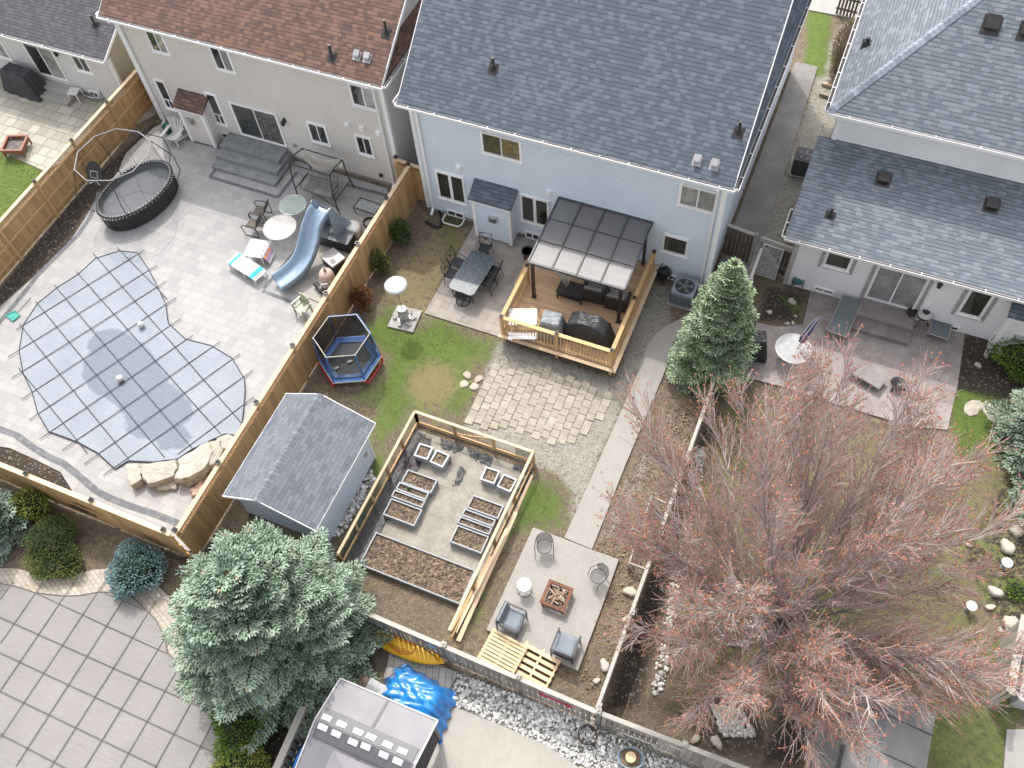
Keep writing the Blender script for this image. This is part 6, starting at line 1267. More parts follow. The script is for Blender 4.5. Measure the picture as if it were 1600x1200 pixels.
for i in range(140): b.rt(); x, y = random.uniform(-.35, .35), random.uniform(-.15, .2); b.quad([(x - .012, y, .02), (x + .012, y, .02), (x + random.uniform(-.05, .05), y + random.uniform(-.05, .05), random.uniform(.08, .16))])
b.build('greenery', M('weeds', (.07, .13, .03)), t)
# deck furniture
def covered(name, label, cat, u, v, z, w, d, h, rz, mat, seed=0, fn=None, top=.72):
    t = thing(name, label, cat, G(u, v, z), rz); MB().drape(w, d, h, seed, top=top, fn=fn, wr=.035, n=26).build('cover', mat, t, None, True)
    for sx in (-1, 1):
        for sy in (-1, 1): MB().cyl((sx * w * .4, sy * d * .36, 0), .04, .05, 10).build('caster', BLACK, t)
    return t
VB = M('black_vinyl_cover', (.022, .023, .027), (.035, .036, .04), rough=.42, fine=.08); VG = M('grey_fabric_cover', (.2, .215, .23), (.26, .275, .29), rough=.7, fine=.1)
bbq = lambda u, v, t_: 1.12 if abs(u) < .42 else 1.12 - .3 * (abs(u) - .42) / .58
covered('covered_grill', 'large barbecue under a black vinyl cover in the front corner of the deck', 'grill', 919, 528, dz, 1.75, .72, 1.1, 0.0, VB, 3, bbq, .84)
covered('covered_chairs', 'stacked furniture under a crumpled grey cover beside the black grill cover', 'covered furniture', 862, 520, dz, .95, .8, .95, .1, VG, 5)
t = thing('picnic_table', 'white wooden table with attached bench in the sunny deck corner', 'table', G(818, 512, dz), .35); b = MB(); PW = M('white_painted_wood', (.74, .73, .71), (.64, .62, .6), rough=.5)
for k in range(4): MB().bb(-.5, .5, -.35 + k * .18, -.35 + k * .18 + .165, .66, .69).build('plank', PW, t)
for k in range(2): MB().bb(-.5, .5, -.78 + k * .16, -.78 + k * .16 + .145, .38, .41).build('bench_plank', PW, t)
for sx in (-1, 1): b = MB(); b.beam((sx * .4, -.62, 0), (sx * .4, -.1, .66), .04, .08); b.beam((sx * .4, .45, 0), (sx * .4, .1, .66), .04, .08); b.beam((sx * .4, -.8, .36), (sx * .4, .4, .36), .04, .06); b.build('leg_frame', PW, t)
WICK = M('dark_wicker', (.035, .028, .024), (.05, .04, .034), rough=.7, fine=.3, scale=20); CUSH = M('taupe_cushion', (.25, .235, .225), (.21, .2, .19), rough=.95)
def wicker(label, u, v, rz, w, name='wicker_chair', cat='chair'):
    t = thing(name, label, cat, G(u, v, dz), rz); MB().bb(-w, w, -.35, .3, .12, .34).build('base', WICK, t); MB().bb(-w, w, .22, .34, .34, .8).build('backrest', WICK, t)
    for s_ in (-1, 1): MB().bb(s_ * w - .05, s_ * w + .05, -.35, .22, .34, .58).build('armrest', WICK, t)
    n_ = max(1, round(w / .45))
    for k in range(n_): ww = (2 * w - .12) / n_; x0 = -w + .06 + k * ww; b = MB(); b.box((x0 + ww / 2, -.06, .41), (ww - .02, .56, .13)); b.build('seat_cushion', CUSH, t); b = MB(); b.box((x0 + ww / 2, .17, .62), (ww - .04, .12, .4), 0, Matrix.Rotation(-.15, 3, 'X')); b.build('back_cushion', CUSH, t)
    for sx in (-1, 1): MB().bb(sx * (w - .06) - .025, sx * (w - .06) + .025, -.33, -.28, 0, .12).build('leg', BLACK, t)
    return t
wicker('dark wicker armchair with taupe cushion under the pergola, nearer the middle', 928, 466, math.pi + .05, .4); wicker('dark wicker armchair with taupe cushion next to the right pergola post', 963, 478, math.pi + .05, .4); 
t = thing('wicker_table', 'low dark table under the pergola left of the cushioned chairs', 'table', G(893, 462, dz), 0); MB().bb(-.5, .5, -.32, .32, .4, .44).build('table_top', WICK, t); MB().bb(-.44, .44, -.26, .26, .12, .16).build('shelf', WICK, t)
for sx in (-1, 1):
    for sy in (-1, 1): MB().bb(sx * .45 - .025, sx * .45 + .025, sy * .27 - .025, sy * .27 + .025, 0, .4).build('leg', WICK, t)
t = thing('pergola_curtain', 'pale translucent curtain hanging from the pergola frame', 'curtain', (-8.1, 19.1, dz)); b = MB(); n_ = 24
tl, tr_ = G(866, 424, 2.75), G(892, 432, 2.75)
for i in range(n_):
    def cp(s_, tt): p = tl.lerp(tr_, s_); q = G(887, 458, dz); w_ = .15 + .85 * (1 - tt); return Vector((q.x + (p.x - q.x) * (1 - tt) , q.y + (p.y - q.y) * (1 - tt) + .04 * math.sin(s_ * 40), q.z + .3 + (p.z - q.z - .3) * (1 - tt)))
    for j in range(5): b.quad([cp(i / n_, j / 5), cp((i + 1) / n_, j / 5), cp((i + 1) / n_, (j + 1) / 5), cp(i / n_, (j + 1) / 5)])
b.build('cloth', M('sheer_cloth', (.55, .55, .5), alpha=.75), t, tuple(t.location), True)
t = thing('planter_pot', 'round dark pot at the left deck post', 'pot', G(825, 404, 0)); MB().lathe([(.16, 0), (.22, .45), (.25, .47), (.21, .47), (.2, .4)], n=18).build('pot', BLACK, t); MB().cyl((0, 0, .38), .2, .02, 16).build('soil', SOILM, t)

# ================================================================ TAN HOUSE PATIO: loose things
SLB = M('slide_plastic', (.27, .36, .46), (.23, .31, .41), rough=.35, fine=.04, tone=0)
slab('equipment_pad', PG([(440, 446), (502, 474), (556, 388), (592, 345), (520, 330), (490, 372)], .06), 0, .06, CONC2)
t = thing('pool_slide', 'curved pale blue pool slide beside the equipment pad', 'slide', G(478, 400)); off = tuple(t.location)
path = [G(*a, z) for *a, z in ((502, 330, 1.86), (497, 338, 1.78), (490, 356, 1.45), (486, 374, 1.12), (481, 392, .8), (474, 408, .56), (463, 423, .42), (448, 436, .36), (434, 445, .34))]
b = MB(); prev = None; W_ = .37; prof = [(-W_ - .05, .16), (-W_ - .04, .24), (-W_ + .02, .24), (-W_ + .04, .06), (-.15, -.02), (0, -.04), (.15, -.02), (W_ - .04, .06), (W_ - .02, .24), (W_ + .04, .24), (W_ + .05, .16), (W_ + .02, -.06), (0, -.1), (-W_ - .02, -.06)]
fine = []
for i in range(len(path) - 1):
    for k in range(4):
        f_ = k / 4; p0, p1, p2, p3 = path[max(0, i - 1)], path[i], path[i + 1], path[min(len(path) - 1, i + 2)]
        fine.append(.5 * ((2 * p1) + (p2 - p0) * f_ + (2 * p0 - 5 * p1 + 4 * p2 - p3) * f_ ** 2 + (-p0 + 3 * p1 - 3 * p2 + p3) * f_ ** 3))
fine.append(path[-1]); rows = []
for i, p in enumerate(fine):
    d = (fine[min(i + 1, len(fine) - 1)] - fine[max(0, i - 1)]).normalized(); sd = Vector((d.y, -d.x, 0)).normalized() * -1; up = sd.cross(d); up = -up if up.z < 0 else up
    rows.append([p + sd * x + up * z for x, z in prof])
for r_ in rows: b.v += [tuple(q) for q in r_]
n_ = len(prof)
for i in range(len(rows) - 1):
    for k in range(n_): k2 = (k + 1) % n_; b.face([i * n_ + k, i * n_ + k2, (i + 1) * n_ + k2, (i + 1) * n_ + k])
b.face(list(range(n_))); b.face([(len(rows) - 1) * n_ + k for k in range(n_)]); b.build('chute', SLB, t, off, True)
d0 = (fine[0] - fine[3]); d0.z = 0; d0.normalize(); sd = Vector((-d0.y, d0.x, 0)); c0_ = fine[0]; back = c0_ + d0 * 1.15; back.z = .1
for s_ in (-1, 1):
    b = MB(); o = sd * s_ * .4; A = [c0_ + o + Vector((0, 0, .3)), c0_ + o + d0 * .12 + Vector((0, 0, .3)), back + o, Vector((c0_.x, c0_.y, .08)) + o, c0_ + o - d0 * .06]
    b.quad([tuple(a) for a in A]); b.quad([tuple(a + sd * s_ * .05) for a in A][::-1])
    for i in range(5): j = (i + 1) % 5; b.quad([tuple(A[i]), tuple(A[i] + sd * s_ * .05), tuple(A[j] + sd * s_ * .05), tuple(A[j])])
    b.build('side_panel', SLB, t, off)
for k in range(5): f_ = (k + .5) / 5; p = c0_.lerp(back, f_); MB().box((p.x, p.y, p.z + .05), (.6, .2, .04), math.atan2(sd.y, sd.x)).build('step', SLB, t, off)
MB().tube([back + sd * .4 + Vector((0, 0, .0)), back + sd * .4 + Vector((0, 0, .6)), c0_ + sd * .4 + d0 * .25 + Vector((0, 0, .55)), c0_ + sd * .38 + Vector((0, 0, .3))], .018, 6).build('handrail', DKBR, t, off)
p = fine[24]; b = MB(); b.prism([(p.x - .25, p.y - .2), (p.x + .3, p.y - .25), (p.x + .28, p.y + .25), (p.x - .2, p.y + .22)], .06, p.z - .06); b.build('support', SLB, t, off)
t = thing('deck_box', 'long dark storage box with a ribbed lid beside the pool slide', 'storage box', G(528, 381), .0); MB().bb(-.72, .72, -.32, .32, .06, .6).build('body', M('dark_resin', (.03, .034, .04), rough=.5), t); b = MB()
for k in range(9): b.bb(-.76, .76, -.36 + k * .08, -.36 + k * .08 + .065, .6, .645)
b.bb(-.76, .76, -.36, .36, .59, .625); b.build('lid', M('grey_resin', (.17, .185, .2), rough=.5), t)
t = thing('pool_heater', 'boxy grey pool heater by the cedar fence', 'pool heater', G(526, 420, .06), -.4); b = MB(); b.bb(-.36, .36, -.3, .3, 0, .62); b.build('cabinet', M('heater_black', (.03, .03, .035)), t); b = MB(); b.bb(-.38, .38, -.32, .32, .62, .72); b.build('top', M('heater_grey', (.33, .31, .31), rough=.4), t); MB().bb(.08, .26, -.22, -.05, .721, .74).build('vent', BLACK, t); MB().tube([(-.2, -.32, .3), (-.2, -.5, .3), (-.2, -.5, .1)], .035, 8).build('pipe', PLASTW, t)
t = thing('sand_filter', 'round beige pink pool sand filter by the cedar fence', 'pool filter', G(514, 441, .06)); FB = M('filter_beige', (.5, .39, .32), rough=.5, fine=.05); MB().lathe([(.2, 0), (.28, .08), (.3, .3), (.29, .5), (.24, .62), (.1, .68), (0, .69)], n=24).build('tank', FB, t, None, True); MB().lathe([(.05, .68), (.06, .8), (0, .82)], n=12).build('valve', M('valve_brown', (.2, .08, .06)), t); MB().lathe([(.3, .28), (.315, .3), (.3, .33)], n=24, caps=False).build('band', M('band_pink', (.6, .5, .46)), t)
t = thing('pool_pump', 'small black pool pump on the concrete pad', 'pump', G(499, 452, .06), -.5); MB().tube([(-.22, 0, .16), (.1, 0, .16)], .11, 12).build('motor', BLACK, t); MB().lathe([(.1, .02), (.11, .26), (.07, .3)], (.2, 0, 0), 12).build('strainer', M('dark_grey_plastic', (.08, .085, .09)), t); MB().tube([(.2, 0, .28), (.2, .1, .4), (.3, .3, .38)], .03, 8).build('pipe', PLASTW, t)
b = MB(); b.tube([(.2 * math.cos(a) * (1 + .03 * i / 20), .2 * math.sin(a), .03 + .012 * i / 4) for i, a in enumerate([k * .4 for k in range(48)])], .022, 6); o = b.build('coiled_hose', PLASTW, smooth=True); o.location = G(513, 456, .06); tag(o, 'white coiled pool hose against the cedar fence', 'hose')
t = thing('spa_tank', 'round cream tank behind the deck box by the cedar fence', 'tank', G(553, 366, .06)); MB().lathe([(.34, 0), (.37, .3), (.36, .42), (.3, .5), (.12, .54), (0, .54)], n=26).build('tank', PLASTW, t, None, True); MB().lathe([(.385, .3), (.39, .33), (.37, .36)], n=26, caps=False).build('band', M('band_grey', (.4, .4, .4)), t)
b = MB(); b.tube([(.26 * math.cos(a), .26 * math.sin(a), .03 + .01 * i / 6) for i, a in enumerate([k * .42 for k in range(60)])], .018, 5); o = b.build('coiled_hose', M('black_hose', (.025, .025, .03)), smooth=True); o.location = G(578, 350, .02); tag(o, 'black coiled hose on the pavers behind the round cream tank', 'hose')
t = thing('garden_chair', 'pale green plastic garden chair at the cedar fence', 'chair', G(476, 490, .02), -.3); PG_ = M('pale_green_plastic', (.38, .4, .3), rough=.5); MB().bb(-.25, .25, -.24, .22, .38, .42).build('seat', PG_, t)
for k in range(6): MB().bb(-.22 + k * .078, -.22 + k * .078 + .055, .2, .24, .42, .82).build('back_slat', PG_, t)
MB().tube([(-.26, .24, .84), (-.1, .26, .88), (.1, .26, .88), (.26, .24, .84)], .03, 6).build('top_rail', PG_, t)
for s_ in (-1, 1):
    MB().bb(s_ * .28 - .035, s_ * .28 + .035, -.24, .24, .6, .63).build('armrest', PG_, t)
    for y_ in (-.2, .2): MB().bb(s_ * .27 - .025, s_ * .27 + .025, y_ - .025, y_ + .025, 0, .6).build('leg', PG_, t)
t = thing('coffee_table', 'low dark framed glass table near the coiled hose by the fence', 'table', G(577, 333, .02), -.06)
b = MB(); q = [(-.5, -.28), (.5, -.28), (.5, .28), (-.5, .28)]; b.tube([(x, y, .42) for x, y in q], .03, 6, closed=True); b.build('frame', DKBR, t); b = MB(); b.bb(-.48, .48, -.26, .26, .405, .415); b.build('table_top', M('clear_glass', (.5, .55, .55), rough=.05, alpha=.25), t)
for x, y in q: MB().tube([(x, y, .42), (x * .9, y * .9, 0)], .018, 5).build('leg', DKBR, t)
def round_glass(label, u, v, z, r, frame, g):
    c = G(u, v, .72); t = thing('glass_table', label, 'table', (c.x, c.y, .02)); MB().cyl((0, 0, .69), r, .012, 36).build('table_top', g, t); MB().tube([(r * math.cos(a), r * math.sin(a), .695) for a in [i * math.pi / 18 for i in range(36)]], .018, 6, closed=True).build('rim', frame, t)
    for k in range(4): a = k * math.pi / 2 + .5; MB().tube([(r * .85 * math.cos(a), r * .85 * math.sin(a), .69), (r * .4 * math.cos(a), r * .4 * math.sin(a), .38), (r * .8 * math.cos(a), r * .8 * math.sin(a), 0)], .017, 6).build('leg', frame, t)
    MB().tube([(r * .45 * math.cos(a), r * .45 * math.sin(a), .36) for a in [i * math.pi / 10 for i in range(20)]], .01, 5, closed=True).build('ring', frame, t); MB().tube([(-r * .95, 0, .68), (r * .95, 0, .68)], .008, 4).build('crossbar', frame, t)
FG = M('frosted_green_glass', (.5, .58, .54), rough=.15, alpha=.45); round_glass('round pale green glass table behind the slide, with a white rim', 457, 320, 0, .54, M('white_rim', (.6, .62, .6)), FG); round_glass('round clear glass patio table with a beige rim and brown legs', 437, 355, 0, .66, M('beige_rim', (.45, .42, .38)), M('clear_glass_beige', (.62, .6, .57), rough=.1, alpha=.45))
BRS = M('brown_sling', (.11, .098, .08), (.13, .115, .095), rough=.8)
def sling_chair(label, u, v, rz):
    t = thing('sling_chair', label, 'chair', G(u, v, .02), rz, 'brown sling patio chairs'); b = MB(); b.quad([(-.25, -.24, .44), (.25, -.24, .44), (.25, .2, .4), (-.25, .2, .4)]); b.build('seat', BRS, t); b = MB(); z_ = [(-.25, .2, .4), (.25, .2, .4), (.26, .34, .72), (.22, .42, .98), (-.22, .42, .98), (-.26, .34, .72)]; b.quad(z_); b.quad([(x, y + .015, z) for x, y, z in z_][::-1]); b.build('backrest', BRS, t)
    for s_ in (-1, 1): MB().tube([(s_ * .3, .3, .6), (s_ * .32, .05, .64), (s_ * .32, -.26, .62), (s_ * .32, -.36, .5), (s_ * .31, -.3, .02), (s_ * .3, .3, .02), (s_ * .3, .3, .6)], .02, 6).build('arm_frame', DKBR, t)
    return t
sling_chair('brown sling chair at the glass table, nearer the house', 411, 340, -1.65 + .25); sling_chair('brown sling chair at the glass table, beside the white plastic table', 400, 361, -1.5)
t = thing('plastic_table', 'small white plastic table draped with a white towel', 'table', G(405, 402, .02), .15); MB().bb(-.38, .38, -.34, .34, .42, .46).build('table_top', PLASTW, t)
for sx in (-1, 1):
    for sy in (-1, 1): MB().tube([(sx * .32, sy * .28, .42), (sx * .37, sy * .33, 0)], [.045, .025], 6).build('leg', PLASTW, t)
o = MB().drape(.8, .7, .06, 8, top=.8, wr=.02).build('towel', M('white_towel', (.72, .7, .68), rough=.95), None, None, True); o.location = G(402, 386, .49); o.rotation_euler = (0, 0, .15); tag(o, 'white towel spread over the small plastic table', 'towel')
m, nt, bs = new_mat('striped_towel'); co = obco(nt); sp = nt.nodes.new('ShaderNodeSeparateXYZ'); lk(nt, co, sp.inputs[0]); fr_ = mth(nt, 'FRACT', mth(nt, 'MULTIPLY', sp.outputs[0], 5.0)); lk(nt, mixc(nt, mth(nt, 'GREATER_THAN', fr_, .66), mixc(nt, mth(nt, 'GREATER_THAN', fr_, .33), (.65, .62, .6), (.75, .3, .2)), (.42, .33, .5)), bs.inputs['Base Color']); bs.inputs['Roughness'].default_value = .95
b = MB()
for i in range(8):
    for j in range(8):
        def tp(i, j): x = -.05 + .3 * i / 8; return (x, -.3 + .6 * j / 8, .5 - .42 * (i / 8) ** 1.5 + .015 * math.sin(j * 2))
        b.quad([tp(i, j), tp(i + 1, j), tp(i + 1, j + 1), tp(i, j + 1)])
o = b.build('beach_towel', m, None, None, True); o.location = (G(405, 402, .02) + Vector((.37, .05, .02))); o.rotation_euler = (0, 0, .15); tag(o, 'orange and purple striped towel hanging off the white plastic table', 'towel')
t = thing('sun_lounger', 'white plastic sun lounger with a raised end on the pool patio', 'lounger', G(388, 424, .02), -.25); b = MB()
for s_ in (-1, 1): MB().tube([(-.8, s_ * .28, .3), (-.1, s_ * .28, .3), (.35, s_ * .28, .36), (.8, s_ * .28, .3)], .03, 6).build('side_rail', PLASTW, t)
for i in range(12): x = -.78 + i * .14; MB().bb(x, x + .09, -.27, .27, .3, .325).build('slat', PLASTW, t)
for sx in (-.7, .1, .72):
    for s_ in (-1, 1): MB().tube([(sx, s_ * .27, .3), (sx + .05, s_ * .3, 0)], [.035, .025], 6).build('leg', PLASTW, t)
m, nt, bs = new_mat('dotted_towel'); co = obco(nt); sp = nt.nodes.new('ShaderNodeSeparateXYZ'); lk(nt, co, sp.inputs[0]); vd = nd(nt, 'ShaderNodeTexVoronoi', {'Vector': co, 'Scale': 16.0}); c = mixc(nt, mth(nt, 'LESS_THAN', vd, .22), (.72, .72, .7), (.6, .2, .18)); c = mixc(nt, mth(nt, 'GREATER_THAN', mth(nt, 'ABSOLUTE', sp.outputs[0]), .5), c, (.06, .42, .68)); lk(nt, c, bs.inputs['Base Color']); bs.inputs['Roughness'].default_value = .95
o = MB().drape(1.3, .62, .06, 9, top=.88, wr=.015).build('beach_towel', m, None, None, True); o.location = G(388, 424, .02) + Vector((0, 0, .33)); o.rotation_euler = (0, 0, -.25); tag(o, 'dotted white beach towel with blue ends on the white lounger', 'towel')
# swing bench
fl, frr = G(467, 310, .02), G(528, 329, .02); c = (fl + frr) / 2; t = thing('swing_bench', 'black framed swing bench with a sagging cream canopy by the tan house', 'swing', (c.x, c.y + .65, .02), math.atan2((frr - fl).y, (frr - fl).x)); w = (frr - fl).length / 2
for s_ in (-1, 1): b = MB(); b.tube([(s_ * w, -.65, 0), (s_ * w, -.62, 1.0), (s_ * w, -.5, 1.85)], .028, 6); b.tube([(s_ * w, .75, 0), (s_ * w, .55, .9), (s_ * w, .5, 1.75)], .028, 6); b.tube([(s_ * w, -.5, 1.85), (s_ * w, 0, 1.9), (s_ * w, .5, 1.75)], .026, 6); b.tube([(s_ * w, -.63, .55), (s_ * w, .66, .5)], .022, 6); b.build('side_frame', BLACK, t)
MB().tube([(-w, -.5, 1.85), (w, -.5, 1.85)], .028, 6).build('top_bar', BLACK, t); MB().tube([(-w, .5, 1.75), (w, .5, 1.75)], .028, 6).build('top_bar', BLACK, t)
b = MB(); n_ = 12
for i in range(n_):
    for j in range(6):
        def cq(i, j): x = -w + 2 * w * i / n_; f_ = j / 6; return (x, .15 + .4 * f_ - .25 * math.sin(math.pi * i / n_), 1.82 - .3 * math.sin(math.pi * f_) * (1 + .5 * math.sin(math.pi * i / n_)) - .12 * math.sin(math.pi * i / n_))
        b.quad([cq(i, j), cq(i + 1, j), cq(i + 1, j + 1), cq(i, j + 1)])
b.build('canopy', M('cream_canvas', (.55, .52, .46), rough=.9), t, None, True)
SWC = M('swing_cushion', (.24, .225, .2), (.19, .175, .155), rough=.9); b = MB()
for k in range(3):
    for j in range(2): ww = (2 * w - .5) / 3; x0 = -w + .25 + k * ww; b.box((x0 + ww / 2, -.38 + j * .26, .45 + .01), (ww - .015, .25, .08))
b.build('seat', SWC, t); b = MB()
for k in range(3):
    for j in range(2): ww = (2 * w - .5) / 3; x0 = -w + .25 + k * ww; b.box((x0 + ww / 2, .08 + j * .09, .62 + j * .26), (ww - .015, .07, .25), 0, Matrix.Rotation(-.33, 3, 'X'))
b.build('backrest', SWC, t)
for s_ in (-1, 1): b = MB(); b.tube([(s_ * (w - .2), -.5, .5), (s_ * (w - .2), -.5, .72), (s_ * (w - .2), .1, .74)], .018, 5); b.tube([(s_ * (w - .2), -.2, .74), (s_ * (w - .06), -.1, 1.88)], .01, 4); b.build('hanger', BLACK, t)
def adirondack(label, u, v, z, rz, mat):
    t = thing('adirondack_chair', label, 'chair', G(u, v, z), rz)
    for k in range(5): b = MB(); b.box((0, -.25 + k * .11, .36 - k * .028), (.52, .1, .02), 0, Matrix.Rotation(-.22, 3, 'X')); b.build('seat_slat', mat, t)
    for k in range(7): a = (k - 3) * .085; b = MB(); b.beam(((k - 3) * .06, .22, .26), ((k - 3) * .06 + a * .9, .5, .98 - abs(k - 3) * .045), .072, .02, up=(0, 1, .3)); b.build('back_slat', mat, t)
    for s_ in (-1, 1): MB().bb(s_ * .34 - .07, s_ * .34 + .07, -.36, .35, .53, .555).build('armrest', mat, t); MB().bb(s_ * .29 - .02, s_ * .29 + .02, -.34, -.26, 0, .53).build('front_leg', mat, t); b = MB(); b.beam((s_ * .27, -.3, .33), (s_ * .27, .5, .03), .03, .1); b.build('back_leg', mat, t)
    return t
adirondack('pale plastic adirondack chair by the fireplace bump of the tan house', 276, 221, .02, .05, PLASTW)
t = thing('hose_pot', 'dark green hose pot behind the adirondack chair', 'pot', G(268, 207, .02)); MB().lathe([(.22, 0), (.26, .4), (.27, .42), (.1, .5), (0, .52)], n=20).build('pot', M('green_plastic', (.01, .12, .08), rough=.35), t, None, True); MB().lathe([(.28, .36), (.29, .38), (.28, .4)], n=20, caps=False).build('rim', M('green_dark', (.01, .07, .05)), t)

# ================================================================ FLAGSTONE PATIO (top left)
covered('covered_grill', 'large barbecue under a black cover by the bungalow sliding door', 'grill', 44, 141, .02, 2.1, .95, 1.15, -.05, M('black_canvas_cover', (.03, .032, .036), (.045, .047, .052), rough=.7), 7, None, .7)
t = thing('plastic_stool', 'white plastic stool beside the bungalow door steps', 'stool', G(122, 155, .02), .2); MB().bb(-.24, .24, -.24, .24, .44, .48).build('seat', PLASTW, t); [MB().tube([(sx * .2, sy * .2, .44), (sx * .25, sy * .25, 0)], [.04, .028], 6).build('leg', PLASTW, t) for sx in (-1, 1) for sy in (-1, 1)]
t = thing('window_well', 'corrugated steel window well below the bungalow basement window', 'window well', G(148, 156, .0)); b = MB(); n_ = 14
for i in range(n_): a0, a1 = math.pi + math.pi * i / n_, math.pi + math.pi * (i + 1) / n_; b.quad([(.6 * math.cos(a0), .35 * math.sin(a0) + .2, 0), (.6 * math.cos(a1), .35 * math.sin(a1) + .2, 0), (.6 * math.cos(a1), .35 * math.sin(a1) + .2, .28), (.6 * math.cos(a0), .35 * math.sin(a0) + .2, .28)])
b.tube([(.6 * math.cos(math.pi + math.pi * i / n_), .35 * math.sin(math.pi + math.pi * i / n_) + .2, .28) for i in range(n_ + 1)], .02, 5); b.build('steel_wall', STEEL, t)
hose_reel('green hose reel at the corner of the bungalow', 172, 152, 0, .4, M('green_dark', (.01, .07, .05)), M('green_hose', (.12, .22, .16)))

# ================================================================ WHITE HOUSE PATIO
GRF = M('taupe_frame', (.34, .31, .28), rough=.5); SLG = M('grey_sling', (.14, .165, .17), (.12, .14, .145), rough=.8)
def chaise(label, u, v, rz, back, length=1.7, w=.32):
    t = thing('chaise_lounge', label, 'lounger', G(u, v, .05), rz); b = MB(); P_ = [(-length / 2, .34), (.15, .34), (length / 2 * .9, .34 + back)]
    for a, c in zip(P_[:-1], P_[1:]): b.quad([(-w + .03, a[0], a[1]), (w - .03, a[0], a[1]), (w - .03, c[0], c[1]), (-w + .03, c[0], c[1])])
    b.build('sling', SLG, t)
    for s_ in (-1, 1): MB().tube([(s_ * w, y, z) for y, z in P_], .025, 6).build('side_rail', GRF, t); MB().tube([(s_ * w, -length * .38, .34), (s_ * (w + .03), -length * .42, 0)], .022, 5).build('leg', GRF, t); MB().tube([(s_ * w, .3, .34), (s_ * (w + .03), .4, 0)], .022, 5).build('leg', GRF, t)
    MB().tube([(-w, P_[0][0], .34), (w, P_[0][0], .34)], .022, 5).build('end_bar', GRF, t); return t
chaise('long grey chaise lounge with taupe frame left of the brown steps', 1316, 502, -.12, .15, 1.75, .36); chaise('grey sling recliner with a high back right of the brown steps', 1467, 512, -.05, .62, 1.35, .34)
t = thing('small_grill', 'round kettle grill with a pale lid beside the brown steps', 'grill', G(1437, 506, .05)); MB().lathe([(.02, .35), (.2, .42), (.27, .58), (.28, .62)], n=20).build('bowl', BLACK, t, None, True); MB().lathe([(.29, .62), (.26, .68), (.12, .72), (0, .73)], n=20).build('lid', M('pale_enamel', (.5, .48, .46), rough=.35), t, None, True); MB().lathe([(.12, .725), (.13, .735), (.1, .75)], n=12).build('lid_ring', BLACK, t); [MB().tube([(.14 * math.cos(a), .14 * math.sin(a), .42), (.28 * math.cos(a), .28 * math.sin(a), 0)], .014, 5).build('leg', BLACK, t) for a in (0, 2.1, 4.2)]
t = thing('flower_pot', 'small black square pot at the right end of the brown steps', 'pot', G(1422, 492, .45)); MB().lathe([(.12, 0), (.17, .26), (.19, .28), (.15, .28), (.14, .24)], n=4).build('pot', BLACK, t); MB().cyl((0, 0, .2), .13, .02, 8).build('soil', SOILM, t)
c = G(1240, 545, .72); t = thing('round_table', 'round white glass table on the stamped patio under the maple twigs', 'table', (c.x, c.y, .05)); MB().cyl((0, 0, .68), .62, .015, 36).build('table_top', M('white_glass_top', (.6, .61, .6), rough=.2, alpha=.5), t); MB().tube([(.62 * math.cos(a), .62 * math.sin(a), .69) for a in [i * math.pi / 18 for i in range(36)]], .02, 6, closed=True).build('rim', PLASTW, t); [MB().tube([(.5 * math.cos(a), .5 * math.sin(a), .68), (.5 * math.cos(a + .1), .5 * math.sin(a), 0)], .018, 5).build('leg', PLASTW, t) for a in (.4, 2, 3.5, 5.1)]
t = thing('umbrella', 'closed blue and grey patio umbrella leaning over the round white table', 'umbrella', (c.x, c.y, .05)); p0, p1 = Vector((.0, .0, .3)), Vector((.45, .35, 2.35)); MB().tube([Vector((0, 0, 0)), p1], .02, 6).build('pole', STEEL, t); b = MB(); P_ = [p0.lerp(p1, f_) for f_ in (.35, .45, .6, .75, .9, 1)]; i0 = len(b.v); n_ = 16; dx = (p1 - p0).normalized(); u_ = dx.orthogonal().normalized(); w_ = dx.cross(u_)
for p, r in zip(P_, (.1, .15, .14, .12, .08, .02)):
    for k in range(n_): a = 2 * math.pi * k / n_; rr = r * (1 if k % 2 else .62); b.v.append(tuple(p + (u_ * math.cos(a) + w_ * math.sin(a)) * rr))
for i in range(5):
    for k in range(n_): k2 = (k + 1) % n_; b.tone = (k // 2 % 2) * .9; b.face([i * n_ + k, i * n_ + k2, (i + 1) * n_ + k2, (i + 1) * n_ + k])
m, nt, bs = new_mat('striped_canvas'); lk(nt, mixc(nt, mth(nt, 'GREATER_THAN', attr(nt, 'tone'), .5), (.45, .45, .5), (.06, .08, .2)), bs.inputs['Base Color']); bs.inputs['Roughness'].default_value = .9; b.build('canopy', m, t)
covered('covered_grill', 'barbecue under a black cover half hidden behind the blue green spruce', 'grill', 1174, 552, .05, 1.0, .75, 1.1, .3, VB, 13)
t = thing('fire_bowl', 'round dark fire bowl on the sunny part of the stamped patio', 'fire pit', G(1400, 605, .05)); MB().lathe([(.08, .1), (.2, .18), (.27, .27), (.255, .28), (.18, .21), (0, .17)], n=26).build('bowl', DKBR, t, None, True); [MB().tube([(.2 * math.cos(a), .2 * math.sin(a), .2), (.3 * math.cos(a), .3 * math.sin(a), 0)], .02, 5).build('leg', DKBR, t) for a in (0, 2.1, 4.2)]
def low_lounger(label, u, v, rz):
    t = thing('low_lounger', label, 'lounger', G(u, v, .05), rz, 'grey loungers on the sunny stamped patio'); MB().bb(-.6, .6, -.3, .3, .25, .31).build('seat', M('taupe_sling', (.27, .25, .24), rough=.8), t)
    for sx in (-1, 1):
        for sy in (-1, 1): MB().bb(sx * .5 - .02, sx * .5 + .02, sy * .26 - .02, sy * .26 + .02, 0, .25).build('leg', GRF, t)
low_lounger('taupe lounger on the sunny stamped patio behind the maple twigs', 1352, 592, -.3)
